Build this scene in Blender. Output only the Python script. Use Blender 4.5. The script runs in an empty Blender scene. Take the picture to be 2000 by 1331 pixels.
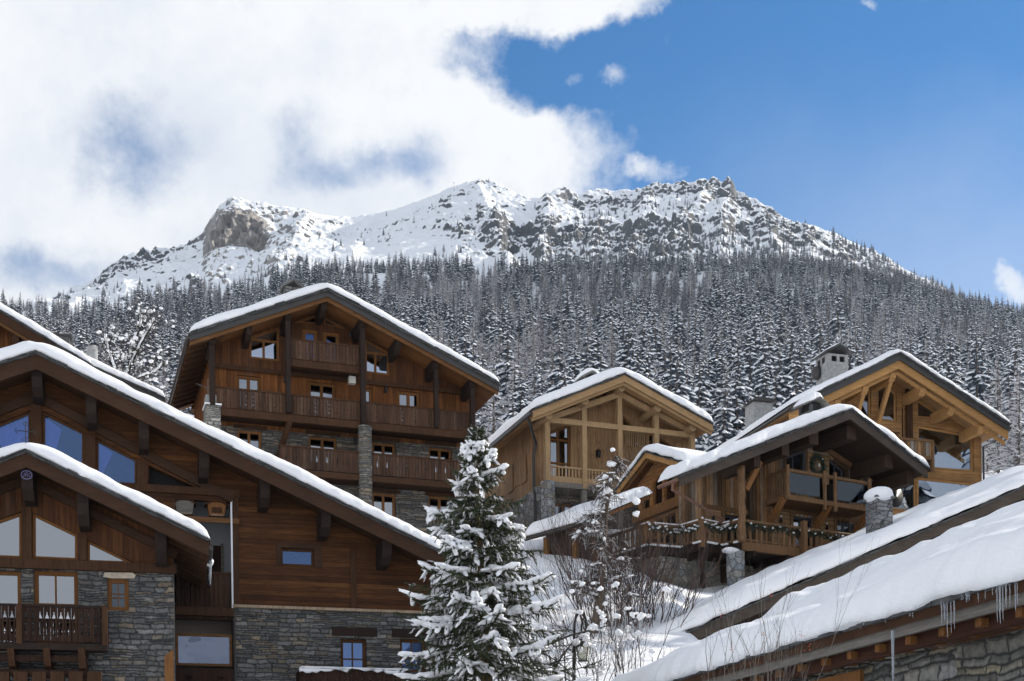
import bpy, bmesh, math, random
import numpy as np
from mathutils import Vector, Matrix
from mathutils.geometry import tessellate_polygon
R = math.radians
S = bpy.context.scene
COL = S.collection
random.seed(7)

# ------------------------------------------------------------------ camera
F, YH, ROLL = 2450.0, 1600.0, 0.013          # focal length and horizon in photo pixels, camera roll
cam = bpy.data.objects.new('camera', bpy.data.cameras.new('camera'))
COL.objects.link(cam)
S.camera = cam
cam.data.sensor_width = 36.0
cam.data.lens = F*36/2000
cam.data.shift_y = (YH-665.5)/2000
cam.data.clip_start, cam.data.clip_end = 0.5, 20000
cr, sr = math.cos(ROLL), math.sin(ROLL)
cam.matrix_world = Matrix(((cr, sr, 0, 0), (0, 0, -1, 0), (-sr, cr, 0, 0), (0, 0, 0, 1)))

# ------------------------------------------------------------------ light
SUN_AZ, SUN_EL = 57.0, 29.5                  # degrees right of the view axis, degrees above the horizon
sd = Vector((math.sin(R(SUN_AZ))*math.cos(R(SUN_EL)), math.cos(R(SUN_AZ))*math.cos(R(SUN_EL)), math.sin(R(SUN_EL))))
sun = bpy.data.objects.new('sun', bpy.data.lights.new('sun', 'SUN'))
COL.objects.link(sun)
sun.data.energy, sun.data.angle, sun.data.color = 5.0, R(0.5), (1, 0.93, 0.82)
sun.rotation_euler = (-sd).to_track_quat('-Z', 'Y').to_euler()
sun.location = sd*200
S.view_settings.view_transform = 'Standard'
S.view_settings.look = 'None'
S.view_settings.exposure = 0.32
S.view_settings.gamma = 1.0
S.cycles.max_bounces = 8
S.cycles.diffuse_bounces = 3
S.cycles.glossy_bounces = 3
S.cycles.transparent_max_bounces = 12
S.cycles.use_denoising = True
S.cycles.sample_clamp_indirect = 4

def ray(px, py):
    dx, dz = px-1000.0, YH-py
    return Vector(((dx*cr+dz*sr)/F, 1.0, (-dx*sr+dz*cr)/F))
def at(px, py, Y):
    return ray(px, py)*Y

def build_world():
    w = bpy.data.worlds.new('World'); S.world = w; w.use_nodes = True
    nt = w.node_tree; N = nt.nodes; L = nt.links
    for n in list(N): N.remove(n)
    def node(t, **k):
        n = N.new(t)
        for a, b in k.items(): setattr(n, a, b)
        return n
    def m(op, a, b=None, c=None, clamp=False):
        n = node('ShaderNodeMath', operation=op, use_clamp=clamp)
        for i, v in enumerate((a, b, c)):
            if v is None: continue
            if isinstance(v, (int, float)): n.inputs[i].default_value = v
            else: L.new(v, n.inputs[i])
        return n.outputs[0]
    def vm(op, a, b):
        n = node('ShaderNodeVectorMath', operation=op)
        for i, v in enumerate((a, b)):
            if isinstance(v, (tuple, list)): n.inputs[i].default_value = v
            else: L.new(v, n.inputs[i])
        return n
    def sm(v, lo, hi, a=0.0, b=1.0):
        n = node('ShaderNodeMapRange', interpolation_type='SMOOTHSTEP')
        L.new(v, n.inputs[0])
        for i, q in enumerate((lo, hi, a, b)): n.inputs[1+i].default_value = q
        return n.outputs[0]
    def noise(vec, scale, detail, rough=0.55):
        n = node('ShaderNodeTexNoise'); L.new(vec, n.inputs['Vector'])
        n.inputs['Scale'].default_value = scale; n.inputs['Detail'].default_value = detail; n.inputs['Roughness'].default_value = rough
        return n
    sky = node('ShaderNodeTexSky', sky_type='NISHITA')
    sky.sun_disc = False
    sky.sun_elevation = R(SUN_EL)
    sky.sun_rotation = R(SUN_AZ)
    sky.altitude = 1700; sky.air_density = 1.0; sky.dust_density = 0.25; sky.ozone_density = 3.5
    hsv = node('ShaderNodeHueSaturation'); L.new(sky.outputs[0], hsv.inputs['Color'])
    hsv.inputs['Hue'].default_value = 0.496; hsv.inputs['Saturation'].default_value = SKY_SAT; hsv.inputs['Value'].default_value = SKY_VAL
    tc = node('ShaderNodeTexCoord'); D = tc.outputs['Generated']
    n1 = noise(D, 5.0, 8.0, 0.6); n2 = noise(D, 17.0, 9.0, 0.62); n3 = noise(D, 2.6, 5.0)
    wob = vm('SUBTRACT', n1.outputs['Color'], (0.5, 0.5, 0.5)).outputs[0]
    wob2 = vm('SUBTRACT', n2.outputs['Color'], (0.5, 0.5, 0.5)).outputs[0]
    a1 = node('ShaderNodeVectorMath', operation='SCALE'); L.new(wob, a1.inputs[0]); a1.inputs['Scale'].default_value = 0.10
    a2 = node('ShaderNodeVectorMath', operation='SCALE'); L.new(wob2, a2.inputs[0]); a2.inputs['Scale'].default_value = 0.035
    DW = vm('ADD', vm('ADD', D, a1.outputs[0]).outputs[0], a2.outputs[0]).outputs[0]
    sp = node('ShaderNodeSeparateXYZ'); L.new(DW, sp.inputs[0])
    front = sm(sp.outputs[1], 0.05, 0.25)
    yy = m('MAXIMUM', sp.outputs[1], 0.05)
    u = m('DIVIDE', sp.outputs[0], yy); v = m('DIVIDE', sp.outputs[2], yy)
    # right edge of the big cloud bank, as azimuth over elevation
    cr_ = node('ShaderNodeValToRGB'); L.new(sm_lin(node, L, v, 0.40, 0.70), cr_.inputs[0])
    el = cr_.color_ramp.elements
    stops = [(0.40, 1230), (0.49, 1225), (0.525, 1215), (0.555, 1180), (0.575, 1060), (0.595, 965), (0.618, 985), (0.64, 1150), (0.655, 1300), (0.70, 1420)]
    for i, (vv, px) in [(0, stops[0]), (len(stops)-1, stops[-1])]+list(enumerate(stops))[1:-1]:
        pos = (vv-0.40)/0.30
        e = el[0] if i == 0 else el[1] if i == len(stops)-1 else el.new(pos)
        e.position = pos; g = (px-400)/1200; e.color = (g, g, g, 1)
    ue = m('MULTIPLY_ADD', cr_.outputs[0], 1200/F, (400-1000)/F)
    n4 = noise(D, 42.0, 8.0, 0.6)
    nb = m('ADD', m('MULTIPLY', n1.outputs[0], 0.30), m('ADD', m('MULTIPLY', n2.outputs[0], 0.40), m('MULTIPLY', n4.outputs[0], 0.30)))
    nc = m('SUBTRACT', nb, 0.5)
    bank = sm(m('MULTIPLY_ADD', nc, 6.0, m('DIVIDE', m('SUBTRACT', ue, u), 0.042)), -0.5, 1.0)
    def blob(px, py, rx, ry):
        r = ray(px, py)
        cmb = node('ShaderNodeCombineXYZ'); L.new(u, cmb.inputs[0]); L.new(v, cmb.inputs[1])
        d = vm('MULTIPLY', vm('SUBTRACT', cmb.outputs[0], (r.x, r.z, 0)).outputs[0], (F/rx, F/ry, 0)).outputs[0]
        ln = node('ShaderNodeVectorMath', operation='LENGTH'); L.new(d, ln.inputs[0])
        return sm(ln.outputs['Value'], 0.0, 1.3, 1.0, 0.0)
    h = None
    for px, py, rx, ry, k in HOLES:
        q = m('MULTIPLY', blob(px, py, rx, ry), k); h = q if h is None else m('ADD', h, q)
    hole = sm(m('MULTIPLY_ADD', nc, 2.6, h), 0.05, 1.15, 0.0, 0.80)
    g = None
    for px, py, rx, ry, k in PUFFS:
        q = m('MULTIPLY', blob(px, py, rx, ry), k); g = q if g is None else m('ADD', g, q)
    puff = sm(m('MULTIPLY_ADD', nc, 4.2, g), 0.45, 1.4, 0.0, 0.8)
    veil = m('MULTIPLY', sm(v, 0.62, 0.40), sm(u, 0.02, 0.40, 0.0, 0.30))
    cover = m('MAXIMUM', m('MULTIPLY', bank, m('SUBTRACT', 1.0, hole)), m('MAXIMUM', puff, veil))
    back = sm(n3.outputs[0], 0.34, 0.62, 0.40, 0.90)
    cover = m('ADD', m('MULTIPLY', cover, front), m('MULTIPLY', back, m('SUBTRACT', 1.0, front)))
    # bright and grey parts of the cloud
    sh = m('ADD', m('MULTIPLY', n1.outputs[0], 0.75), m('ADD', m('MULTIPLY', n2.outputs[0], 0.45), m('MULTIPLY', u, 0.30)))
    lum = sm(sh, 0.36, 0.66)
    mixc = node('ShaderNodeMix', data_type='RGBA'); L.new(lum, mixc.inputs[0])
    mixc.inputs[6].default_value = CLOUD_DARK; mixc.inputs[7].default_value = CLOUD_LIGHT
    mix = node('ShaderNodeMix', data_type='RGBA')
    L.new(cover, mix.inputs[0]); L.new(hsv.outputs[0], mix.inputs[6]); L.new(mixc.outputs[2], mix.inputs[7])
    bg = node('ShaderNodeBackground'); L.new(mix.outputs[2], bg.inputs[0]); bg.inputs[1].default_value = SKY_STR
    out = node('ShaderNodeOutputWorld'); L.new(bg.outputs[0], out.inputs[0])
def sm_lin(node, L, v, lo, hi):
    n = node('ShaderNodeMapRange'); L.new(v, n.inputs[0])
    n.inputs[1].default_value = lo; n.inputs[2].default_value = hi
    return n.outputs[0]
SKY_STR, SKY_SAT, SKY_VAL = 0.11, 1.30, 1.0
CLOUD_DARK, CLOUD_LIGHT = (5.8, 6.1, 6.6, 1), (7.2, 7.25, 7.35, 1)
HOLES = [(275, 300, 180, 120, 0.62), (250, 310, 80, 80, .3), (560, 285, 110, 90, 0.62), (650, 350, 190, 55, 0.66), (815, 350, 110, 80, .6),
         (90, 535, 190, 70, 0.75)]
PUFFS = [(1140, 143, 60, 45, 0.85), (1232, 150, 50, 40, 0.75), (1310, 350, 90, 36, 0.95), (1940, 525, 100, 50, 0.9), (1995, 575, 90, 65, 1.25),
         (1665, 5, 50, 22, 0.8), (1715, 28, 40, 18, 0.7)]
build_world()

# ------------------------------------------------------------------ materials
MATS = {}
class NT:
    def __init__(s, name):
        s.mat = bpy.data.materials.new(name); s.mat.use_nodes = True
        s.t = s.mat.node_tree; s.N = s.t.nodes; s.L = s.t.links
        s.b = s.N['Principled BSDF']
        MATS[name] = s.mat
        s._tc = None
    def n(s, t, **k):
        q = s.N.new(t)
        for a, b in k.items(): setattr(q, a, b)
        return q
    def put(s, sock, v):
        if isinstance(v, bpy.types.NodeSocket): s.L.new(v, sock)
        else: sock.default_value = v
    def co(s):
        if s._tc is None: s._tc = s.n('ShaderNodeTexCoord').outputs['Object']
        return s._tc
    def m(s, op, a, b=None, c=None):
        q = s.n('ShaderNodeMath', operation=op)
        for i, v in enumerate((a, b, c)):
            if v is not None: s.put(q.inputs[i], v)
        return q.outputs[0]
    def map(s, sc, loc=(0, 0, 0), vec=None):
        q = s.n('ShaderNodeMapping'); s.L.new(vec or s.co(), q.inputs[0])
        q.inputs['Scale'].default_value = sc; q.inputs['Location'].default_value = loc
        return q.outputs[0]
    def noise(s, scale, detail=4, rough=.55, vec=None):
        q = s.n('ShaderNodeTexNoise'); s.L.new(vec or s.co(), q.inputs['Vector'])
        q.inputs['Scale'].default_value = scale; q.inputs['Detail'].default_value = detail; q.inputs['Roughness'].default_value = rough
        return q
    def ramp(s, v, stops):
        q = s.n('ShaderNodeValToRGB'); s.L.new(v, q.inputs[0])
        e = q.color_ramp.elements
        for i, (p, c) in [(0, stops[0]), (len(stops)-1, stops[-1])]+list(enumerate(stops))[1:-1]:
            k = e[0] if i == 0 else e[1] if i == len(stops)-1 else e.new(p)
            k.position = p; k.color = (*c, 1) if len(c) == 3 else c
        return q.outputs[0]
    def mix(s, fac, a, b, blend='MIX'):
        q = s.n('ShaderNodeMix', data_type='RGBA', blend_type=blend)
        for i, v in ((0, fac), (6, a), (7, b)):
            if isinstance(v, tuple) and len(v) == 3: v = (*v, 1)
            s.put(q.inputs[i], v)
        return q.outputs[2]
    def rng(s, v, a, b, c=0., d=1.):
        q = s.n('ShaderNodeMapRange'); s.L.new(v, q.inputs[0])
        for i, x in enumerate((a, b, c, d)): q.inputs[1+i].default_value = x
        return q.outputs[0]
    def bump(s, h, strength, dist):
        q = s.n('ShaderNodeBump'); s.L.new(h, q.inputs['Height'])
        q.inputs['Strength'].default_value = strength; q.inputs['Distance'].default_value = dist
        s.L.new(q.outputs[0], s.b.inputs['Normal'])
    def col(s, v):
        if isinstance(v, tuple): s.b.inputs['Base Color'].default_value = (*v, 1)
        else: s.L.new(v, s.b.inputs['Base Color'])
    def rough(s, v): s.put(s.b.inputs['Roughness'], v)

def wood(name, cols, width=0.14, along='z', rough=.7, groove=.35, grain=1.0):
    """boards: along = direction the boards run; colours are drawn per board"""
    t = NT(name)
    sp = t.n('ShaderNodeSeparateXYZ'); t.L.new(t.co(), sp.inputs[0])
    if along == 'z': c = t.m('ADD', sp.outputs[0], sp.outputs[1]); sc = (9, 9, .6)
    elif along == 'x': c = t.m('MULTIPLY', sp.outputs[2], 1.0); sc = (.6, .6, 9)
    else: c = sp.outputs[1]; sc = (.8, 12, .8)          # boards run up the slope, counted along y
    cell = t.m('FLOOR', t.m('DIVIDE', c, width)); fr = t.m('FRACT', t.m('DIVIDE', c, width))
    wn = t.n('ShaderNodeTexWhiteNoise', noise_dimensions='1D'); t.L.new(cell, wn.inputs['W'])
    k = len(cols)
    base = t.ramp(wn.outputs['Value'], [(i/(k-1), cols[i]) for i in range(k)])
    cmb = t.n('ShaderNodeCombineXYZ'); t.L.new(t.m('MULTIPLY', wn.outputs['Value'], 37.0), cmb.inputs[0]); t.L.new(cell, cmb.inputs[1])
    ad = t.n('ShaderNodeVectorMath', operation='ADD'); t.L.new(t.map(sc), ad.inputs[0]); t.L.new(cmb.outputs[0], ad.inputs[1])
    g = t.noise(2.2, 6, .65, ad.outputs[0])
    g2 = t.noise(.45, 3, .6)
    f = t.m('MULTIPLY', t.rng(g.outputs[0], .3, .7, 1-.42*grain, 1+.38*grain), t.rng(g2.outputs[0], .3, .7, .72, 1.22))
    kn = t.n('ShaderNodeTexVoronoi', feature='F1'); t.L.new(t.map({'z': (4.2, 4.2, 1.6), 'x': (1.6, 1.6, 4.6), 'y': (4, 4, 2)}[along], vec=ad.outputs[0] if False else None), kn.inputs['Vector']); kn.inputs['Scale'].default_value = 1.0
    f = t.m('MULTIPLY', f, t.rng(kn.outputs['Distance'], .05, .14, .55, 1.0))
    c2 = t.n('ShaderNodeMix', data_type='RGBA', blend_type='MULTIPLY'); c2.inputs[0].default_value = 1
    t.L.new(base, c2.inputs[6]); cc = t.n('ShaderNodeCombineColor')
    for i in range(3): t.L.new(f, cc.inputs[i])
    t.L.new(cc.outputs[0], c2.inputs[7])
    gr = t.m('LESS_THAN', t.m('ABSOLUTE', t.m('SUBTRACT', fr, .5)), .5-.07)
    wv = t.noise(.8, 5, .7, t.map({'z': (1.2, 1.2, .35), 'x': (.3, .3, 1.6), 'y': (.5, 2, .5)}[along]))
    lumw = sum(sum(q) for q in cols)/(3*len(cols))
    wmix = t.mix(t.rng(wv.outputs[0], .56, .78, 0, .5), c2.outputs[2], (lumw*1.5, lumw*1.32, lumw*1.12))
    wmix = t.mix(t.rng(wv.outputs[0], .42, .28, 0, .55), wmix, tuple(x*.4 for x in cols[0]))
    dk = t.mix(gr, t.mix(1.0, wmix, (1-groove,)*3, 'MULTIPLY'), wmix)
    t.col(dk); t.rough(rough); t.b.inputs['Specular IOR Level'].default_value = .16
    t.bump(t.m('ADD', t.m('MULTIPLY', gr, .8), t.m('MULTIPLY', g.outputs[0], .35)), .6, .012)
    return t.mat
def plain_wood(name, col, var=.35, rough=.7, streak='z'):
    t = NT(name)
    sc = {'z': (8, 8, .8), 'x': (.8, 8, 8), 'y': (8, .8, 8), 'n': (4, 4, 4)}[streak]
    g = t.noise(2.0, 6, .65, t.map(sc)); g2 = t.noise(.7, 3)
    a = tuple(x*(1-var) for x in col); b = tuple(min(1, x*(1+var)) for x in col)
    c = t.ramp(g.outputs[0], [(.3, a), (.7, b)])
    c = t.mix(t.rng(g2.outputs[0], .35, .7, 0, .45), c, tuple(x*.55 for x in col))
    t.col(c); t.rough(rough); t.b.inputs['Specular IOR Level'].default_value = .16; t.bump(g.outputs[0], .5, .012)
    return t.mat
def stone(name, cols, sc=(2.3, 2.3, 6.5), mortar=(.05, .05, .05), mw=.05, warp=.25, rough=.85, bump=.05):
    t = NT(name)
    w = t.noise(1.3, 3); sb = t.n('ShaderNodeVectorMath', operation='SUBTRACT'); t.L.new(w.outputs['Color'], sb.inputs[0]); sb.inputs[1].default_value = (.5,)*3
    s2 = t.n('ShaderNodeVectorMath', operation='SCALE'); t.L.new(sb.outputs[0], s2.inputs[0]); s2.inputs['Scale'].default_value = warp
    ad = t.n('ShaderNodeVectorMath', operation='ADD'); t.L.new(t.co(), ad.inputs[0]); t.L.new(s2.outputs[0], ad.inputs[1])
    mp = t.map(sc, vec=ad.outputs[0])
    v1 = t.n('ShaderNodeTexVoronoi', feature='F1'); v2 = t.n('ShaderNodeTexVoronoi', feature='DISTANCE_TO_EDGE')
    for v in (v1, v2):
        t.L.new(mp, v.inputs['Vector']); v.inputs['Scale'].default_value = 1.0; v.inputs['Randomness'].default_value = .9
    wn = t.n('ShaderNodeSeparateColor'); t.L.new(v1.outputs['Color'], wn.inputs[0])
    k = len(cols)
    base = t.ramp(wn.outputs[0], [(i/(k-1), cols[i]) for i in range(k)])
    nz = t.noise(9, 6, .65)
    br = t.m('MULTIPLY', t.rng(nz.outputs[0], .3, .7, .6, 1.35), t.rng(wn.outputs[1], 0, 1, .7, 1.3))
    cc = t.n('ShaderNodeCombineColor')
    for i in range(3): t.L.new(br, cc.inputs[i])
    c = t.mix(1.0, base, cc.outputs[0], 'MULTIPLY')
    e = t.rng(v2.outputs['Distance'], mw*.4, mw*1.6)
    c = t.mix(e, mortar, c)
    t.col(c); t.rough(rough)
    h = t.m('ADD', t.m('MULTIPLY', t.rng(v2.outputs['Distance'], 0, .18), .8), t.m('ADD', t.m('MULTIPLY', nz.outputs[0], .35), t.m('MULTIPLY', wn.outputs[2], .5)))
    t.bump(h, .9, bump)
    return t.mat
def courses(name, cols, row=.15, wid=.42, mortar=(.03, .03, .03), rough=.85, bump=.05):
    """flat stones laid in uneven courses"""
    t = NT(name)
    sp = t.n('ShaderNodeSeparateXYZ'); t.L.new(t.co(), sp.inputs[0])
    x = t.m('ADD', sp.outputs[0], sp.outputs[1]); w = t.noise(1.1, 3); w2 = t.noise(3.5, 3)
    zz = t.m('ADD', t.m('DIVIDE', sp.outputs[2], row), t.m('ADD', t.m('MULTIPLY', t.m('SUBTRACT', w.outputs[0], .5), 1.1), t.m('MULTIPLY', t.m('SUBTRACT', w2.outputs[0], .5), .55)))
    # some courses are split in two, some stay high
    blk = t.m('FLOOR', t.m('DIVIDE', x, 1.3)); r0 = t.m('FLOOR', zz)
    wv = t.n('ShaderNodeCombineXYZ'); t.L.new(blk, wv.inputs[0]); t.L.new(r0, wv.inputs[1])
    wn0 = t.n('ShaderNodeTexWhiteNoise', noise_dimensions='2D'); t.L.new(wv.outputs[0], wn0.inputs['Vector'])
    k = t.m('ADD', 1.0, t.m('GREATER_THAN', wn0.outputs['Value'], .55))
    zs = t.m('MULTIPLY', zz, k); r = t.m('FLOOR', zs); fz = t.m('FRACT', zs)
    wn1 = t.n('ShaderNodeTexWhiteNoise', noise_dimensions='1D'); t.L.new(t.m('ADD', r, t.m('MULTIPLY', k, 91.0)), wn1.inputs['W'])
    xs = t.m('ADD', t.m('MULTIPLY', t.m('DIVIDE', x, wid), t.m('MULTIPLY_ADD', wn1.outputs['Value'], .8, .65)), t.m('ADD', t.m('MULTIPLY', wn1.outputs['Value'], 17.0), t.m('MULTIPLY', w2.outputs[0], 1.1)))
    c = t.m('FLOOR', xs); fx = t.m('FRACT', xs)
    cv = t.n('ShaderNodeCombineXYZ'); t.L.new(c, cv.inputs[0]); t.L.new(r, cv.inputs[1]); t.L.new(k, cv.inputs[2])
    wn = t.n('ShaderNodeTexWhiteNoise', noise_dimensions='3D'); t.L.new(cv.outputs[0], wn.inputs['Vector'])
    sc = t.n('ShaderNodeSeparateColor'); t.L.new(wn.outputs['Color'], sc.inputs[0])
    q = len(cols); base = t.ramp(sc.outputs[0], [(i/(q-1), cols[i]) for i in range(q)])
    nz = t.noise(9, 6, .65)
    br = t.m('MULTIPLY', t.rng(nz.outputs[0], .3, .7, .55, 1.4), t.rng(sc.outputs[1], 0, 1, .65, 1.35))
    cc = t.n('ShaderNodeCombineColor')
    for i in range(3): t.L.new(br, cc.inputs[i])
    col = t.mix(1.0, base, cc.outputs[0], 'MULTIPLY')
    ex = t.m('MULTIPLY', t.m('MINIMUM', fx, t.m('SUBTRACT', 1.0, fx)), wid/row*1.0); ez = t.m('DIVIDE', t.m('MINIMUM', fz, t.m('SUBTRACT', 1.0, fz)), k)
    e = t.m('ADD', t.m('MINIMUM', ex, ez), t.m('MULTIPLY', t.m('SUBTRACT', nz.outputs[0], .5), .14))
    t.col(t.mix(t.rng(e, .03, .13), mortar, col)); t.rough(rough)
    t.bump(t.m('ADD', t.rng(e, 0, .25), t.m('ADD', t.m('MULTIPLY', nz.outputs[0], .4), t.m('MULTIPLY', sc.outputs[2], .7))), .9, bump)
    return t.mat
def simple(name, col, rough=.6, metal=0., nscale=0, nvar=.25, bump=0):
    t = NT(name)
    if nscale:
        g = t.noise(nscale, 5, .6)
        t.col(t.ramp(g.outputs[0], [(.3, tuple(x*(1-nvar) for x in col)), (.7, tuple(min(1, x*(1+nvar)) for x in col))]))
        if bump: t.bump(g.outputs[0], .6, bump)
    else: t.col(col)
    t.rough(rough); t.b.inputs['Metallic'].default_value = metal
    return t.mat
def frost(name, a, b):
    t = NT(name); n = t.noise(1.3, 6, .75)
    t.col(t.ramp(n.outputs[0], [(.44, a), (.70, b)])); t.rough(.85); t.b.inputs['Specular IOR Level'].default_value = .1
    return t.mat
def snow_mat(name, fine=14., coarse=1.6, b1=.05, col=(.86, .87, .89)):
    t = NT(name)
    a = t.noise(coarse, 5, .6); b = t.noise(fine, 4, .7)
    t.col(t.ramp(a.outputs[0], [(.3, tuple(x*.97 for x in col)), (.7, col)]))
    t.rough(.62); t.b.inputs['Specular IOR Level'].default_value = .25
    t.bump(t.m('ADD', a.outputs[0], t.m('MULTIPLY', b.outputs[0], .42)), .7, b1)
    return t.mat
def glass_mat(name, tint=(.35, .38, .42), refl=.5, gcol=(.75, .82, .95), wave=(.7, .25)):
    t = NT(name)
    for n in list(t.N):
        if n.bl_idname != 'ShaderNodeOutputMaterial': t.N.remove(n)
    out = [n for n in t.N][0]
    tr = t.n('ShaderNodeBsdfTransparent'); tr.inputs[0].default_value = (*tint, 1)
    gl = t.n('ShaderNodeBsdfGlossy'); gl.inputs[0].default_value = (*gcol, 1); gl.inputs['Roughness'].default_value = .015
    nz = t.noise(wave[0], 2); bp = t.n('ShaderNodeBump'); t.L.new(nz.outputs[0], bp.inputs['Height'])
    bp.inputs['Strength'].default_value = wave[1]; bp.inputs['Distance'].default_value = .04; t.L.new(bp.outputs[0], gl.inputs['Normal'])
    mx = t.n('ShaderNodeMixShader')
    lw = t.n('ShaderNodeLayerWeight'); lw.inputs[0].default_value = .35
    f = t.rng(lw.outputs['Fresnel'], 0, 1, refl, 1)
    t.L.new(f, mx.inputs[0]); t.L.new(tr.outputs[0], mx.inputs[1]); t.L.new(gl.outputs[0], mx.inputs[2])
    t.L.new(mx.outputs[0], out.inputs[0])
    return t.mat

M = MATS
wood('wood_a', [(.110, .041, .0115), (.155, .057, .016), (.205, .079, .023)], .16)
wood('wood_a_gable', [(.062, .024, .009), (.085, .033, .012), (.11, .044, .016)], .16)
wood('wood_balcony', [(.045, .023, .014), (.066, .034, .020), (.085, .045, .027), (.052, .027, .016), (.125, .075, .048)], .15, groove=.5)
wood('wood_dark_boards', [(.030, .014, .008), (.042, .020, .011), (.024, .012, .007)], .17, groove=.5)
wood('wood_horizontal', [(.066, .026, .0085), (.09, .035, .011), (.047, .018, .0065), (.122, .050, .015)], .19, 'x', grain=1.2)
wood('soffit', [(.16, .066, .022), (.20, .086, .029), (.125, .052, .019)], .17, 'y', groove=.6)
wood('soffit_dark', [(.05, .022, .010), (.07, .031, .014), (.04, .018, .009)], .2, 'y', groove=.6)
wood('soffit_light', [(.36, .21, .10), (.44, .26, .12), (.32, .18, .08)], .17, 'y', groove=.5)
wood('wood_b', [(.25, .150, .074), (.29, .174, .087), (.33, .20, .10)], .13, groove=.3)
wood('wood_g', [(.29, .155, .060), (.345, .186, .072), (.25, .134, .053)], .16, 'x', groove=.3)
wood('wood_e', [(.05, .029, .016), (.27, .145, .063), (.15, .13, .112), (.38, .205, .083), (.25, .232, .21), (.07, .039, .021), (.30, .172, .082)], .23, groove=.6, grain=1.2)
wood('wood_e_boards', [(.22, .13, .06), (.27, .17, .085), (.20, .16, .12)], .22, 'x', groove=.5)
plain_wood('beam_dark', (.024, .015, .011)); plain_wood('beam_brown', (.056, .026, .012), .5); plain_wood('beam_warm', (.15, .072, .028), streak='x')
plain_wood('verge_c', (.052, .026, .014), streak='x')
plain_wood('beam_b', (.37, .245, .13), .28); plain_wood('verge_b', (.36, .23, .115), .22, streak='x')
plain_wood('beam_g', (.40, .22, .085), .28); plain_wood('verge_g', (.42, .232, .088), .28, streak='x')
plain_wood('beam_e', (.165, .09, .043), .4); plain_wood('verge_e', (.075, .058, .046), .25, streak='x'); plain_wood('soffit_e', (.05, .03, .02), .3, streak='n')
plain_wood('orange_wood', (.21, .095, .032), .3); plain_wood('log', (.175, .10, .05), .5)
plain_wood('frame_warm', (.17, .074, .022), .25); plain_wood('frame_brown', (.085, .038, .015), .25); plain_wood('frame_grey', (.05, .055, .065), .2)
plain_wood('weathered', (.33, .25, .17), .4)
plain_wood('grey_wood', (.17, .155, .135), .35, streak='x')
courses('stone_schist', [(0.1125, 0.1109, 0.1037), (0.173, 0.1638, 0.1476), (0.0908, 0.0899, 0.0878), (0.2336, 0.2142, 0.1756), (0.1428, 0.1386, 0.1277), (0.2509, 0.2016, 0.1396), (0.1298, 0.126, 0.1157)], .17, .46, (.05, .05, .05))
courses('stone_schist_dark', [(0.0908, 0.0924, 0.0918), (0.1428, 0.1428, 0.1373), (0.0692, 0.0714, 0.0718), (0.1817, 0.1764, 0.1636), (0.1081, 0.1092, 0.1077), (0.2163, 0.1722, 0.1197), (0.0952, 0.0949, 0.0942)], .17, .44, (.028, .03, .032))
stone('stone_blocks', [(.22, .235, .25), (.28, .29, .30), (.30, .27, .21), (.20, .22, .24), (.33, .33, .32)], (2.6, 2.6, 3.6), mortar=(.10, .10, .095), warp=.12)
stone('stone_warm', [(.17, .165, .145), (.22, .21, .185), (.26, .21, .14), (.15, .15, .145), (.20, .195, .18)], (2.4, 2.4, 3.6), mortar=(.11, .105, .09), warp=.14)
courses('stone_brick', [(.30, .29, .25), (.36, .34, .30), (.22, .22, .21), (.42, .40, .34)], .16, .34, (.07, .07, .065))
courses('stone_irregular', [(.13, .13, .115), (.17, .165, .145), (.10, .105, .10), (.24, .21, .14), (.145, .15, .15), (.19, .18, .15)], .22, .46, (.03, .03, .028))
simple('slate', (.055, .057, .058), .75, 0, 3.0, .5, .02)
simple('slate_light', (.13, .13, .125), .8, 0, 4.0, .4, .02)
simple('zinc', (.045, .043, .042), .45, .3); simple('copper', (.20, .10, .065), .5, .4)
simple('iron', (.015, .016, .018), .4, .5)
simple('concrete', (.27, .275, .27), .9, 0, 5.0, .3, .01)
simple('black', (.008, .008, .008), .8)
simple('white_paint', (.75, .76, .78), .5)
simple('plaster', (.30, .31, .33), .9)
simple('pale_stone', (.42, .36, .28), .85, 0, 6.0, .25, .02)
simple('curtain', (.78, .70, .82), .9, 0, 3, .1); simple('curtain_pink', (.55, .33, .33), .9); simple('curtain_white', (.75, .77, .78), .9)
simple('room', (.22, .19, .16), .9)
snow_mat('snow'); snow_mat('snow_field', 3.0, .35, .25); snow_mat('snow_tree', 20, 5, .04, (.9, .91, .93))
glass_mat('glass'); glass_mat('glass_blue', (.55, .62, .85), .10, (.35, .55, .9)); glass_mat('glass_grey', (.3, .33, .36), .50, (.52, .55, .60)); glass_mat('glass_dark', (.12, .13, .14), .22); glass_mat('glass_clear', (.75, .8, .82), .05, (.5, .58, .68))
t = NT('ice'); t.col((.75, .8, .86)); t.rough(.08); t.b.inputs['Transmission Weight'].default_value = .75; t.b.inputs['IOR'].default_value = 1.31
t = NT('lamp_glass'); t.col((.8, .8, .68)); t.rough(.3); t.b.inputs['Transmission Weight'].default_value = .3
simple('needle', (.032, .044, .014), .7, 0, 2.0, .5); frost('needle_far', (.012, .019, .030), (.24, .28, .35))
simple('bark', (.10, .075, .055), .9, 0, 9, .4, .01); simple('bark_young', (.13, .09, .045), .8, 0, 9, .3)
simple('twig', (.055, .040, .033), .9, 0, 6, .4); simple('twig_dark', (.028, .022, .018), .9); simple('twig_red', (.075, .042, .034), .85)
simple('twig_frost', (.62, .62, .64), .9, 0, .5, .3); frost('twig_larch', (.070, .066, .072), (.34, .345, .38))
simple('garland', (.012, .026, .013), .7, 0, 20, .5)
simple('berry', (.45, .06, .04), .5)
simple('signal_white', (.55, .55, .50), .5)
glass_mat('glass_wavy', (.25, .3, .4), .20, (.34, .40, .54), (.8, .6))
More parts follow.
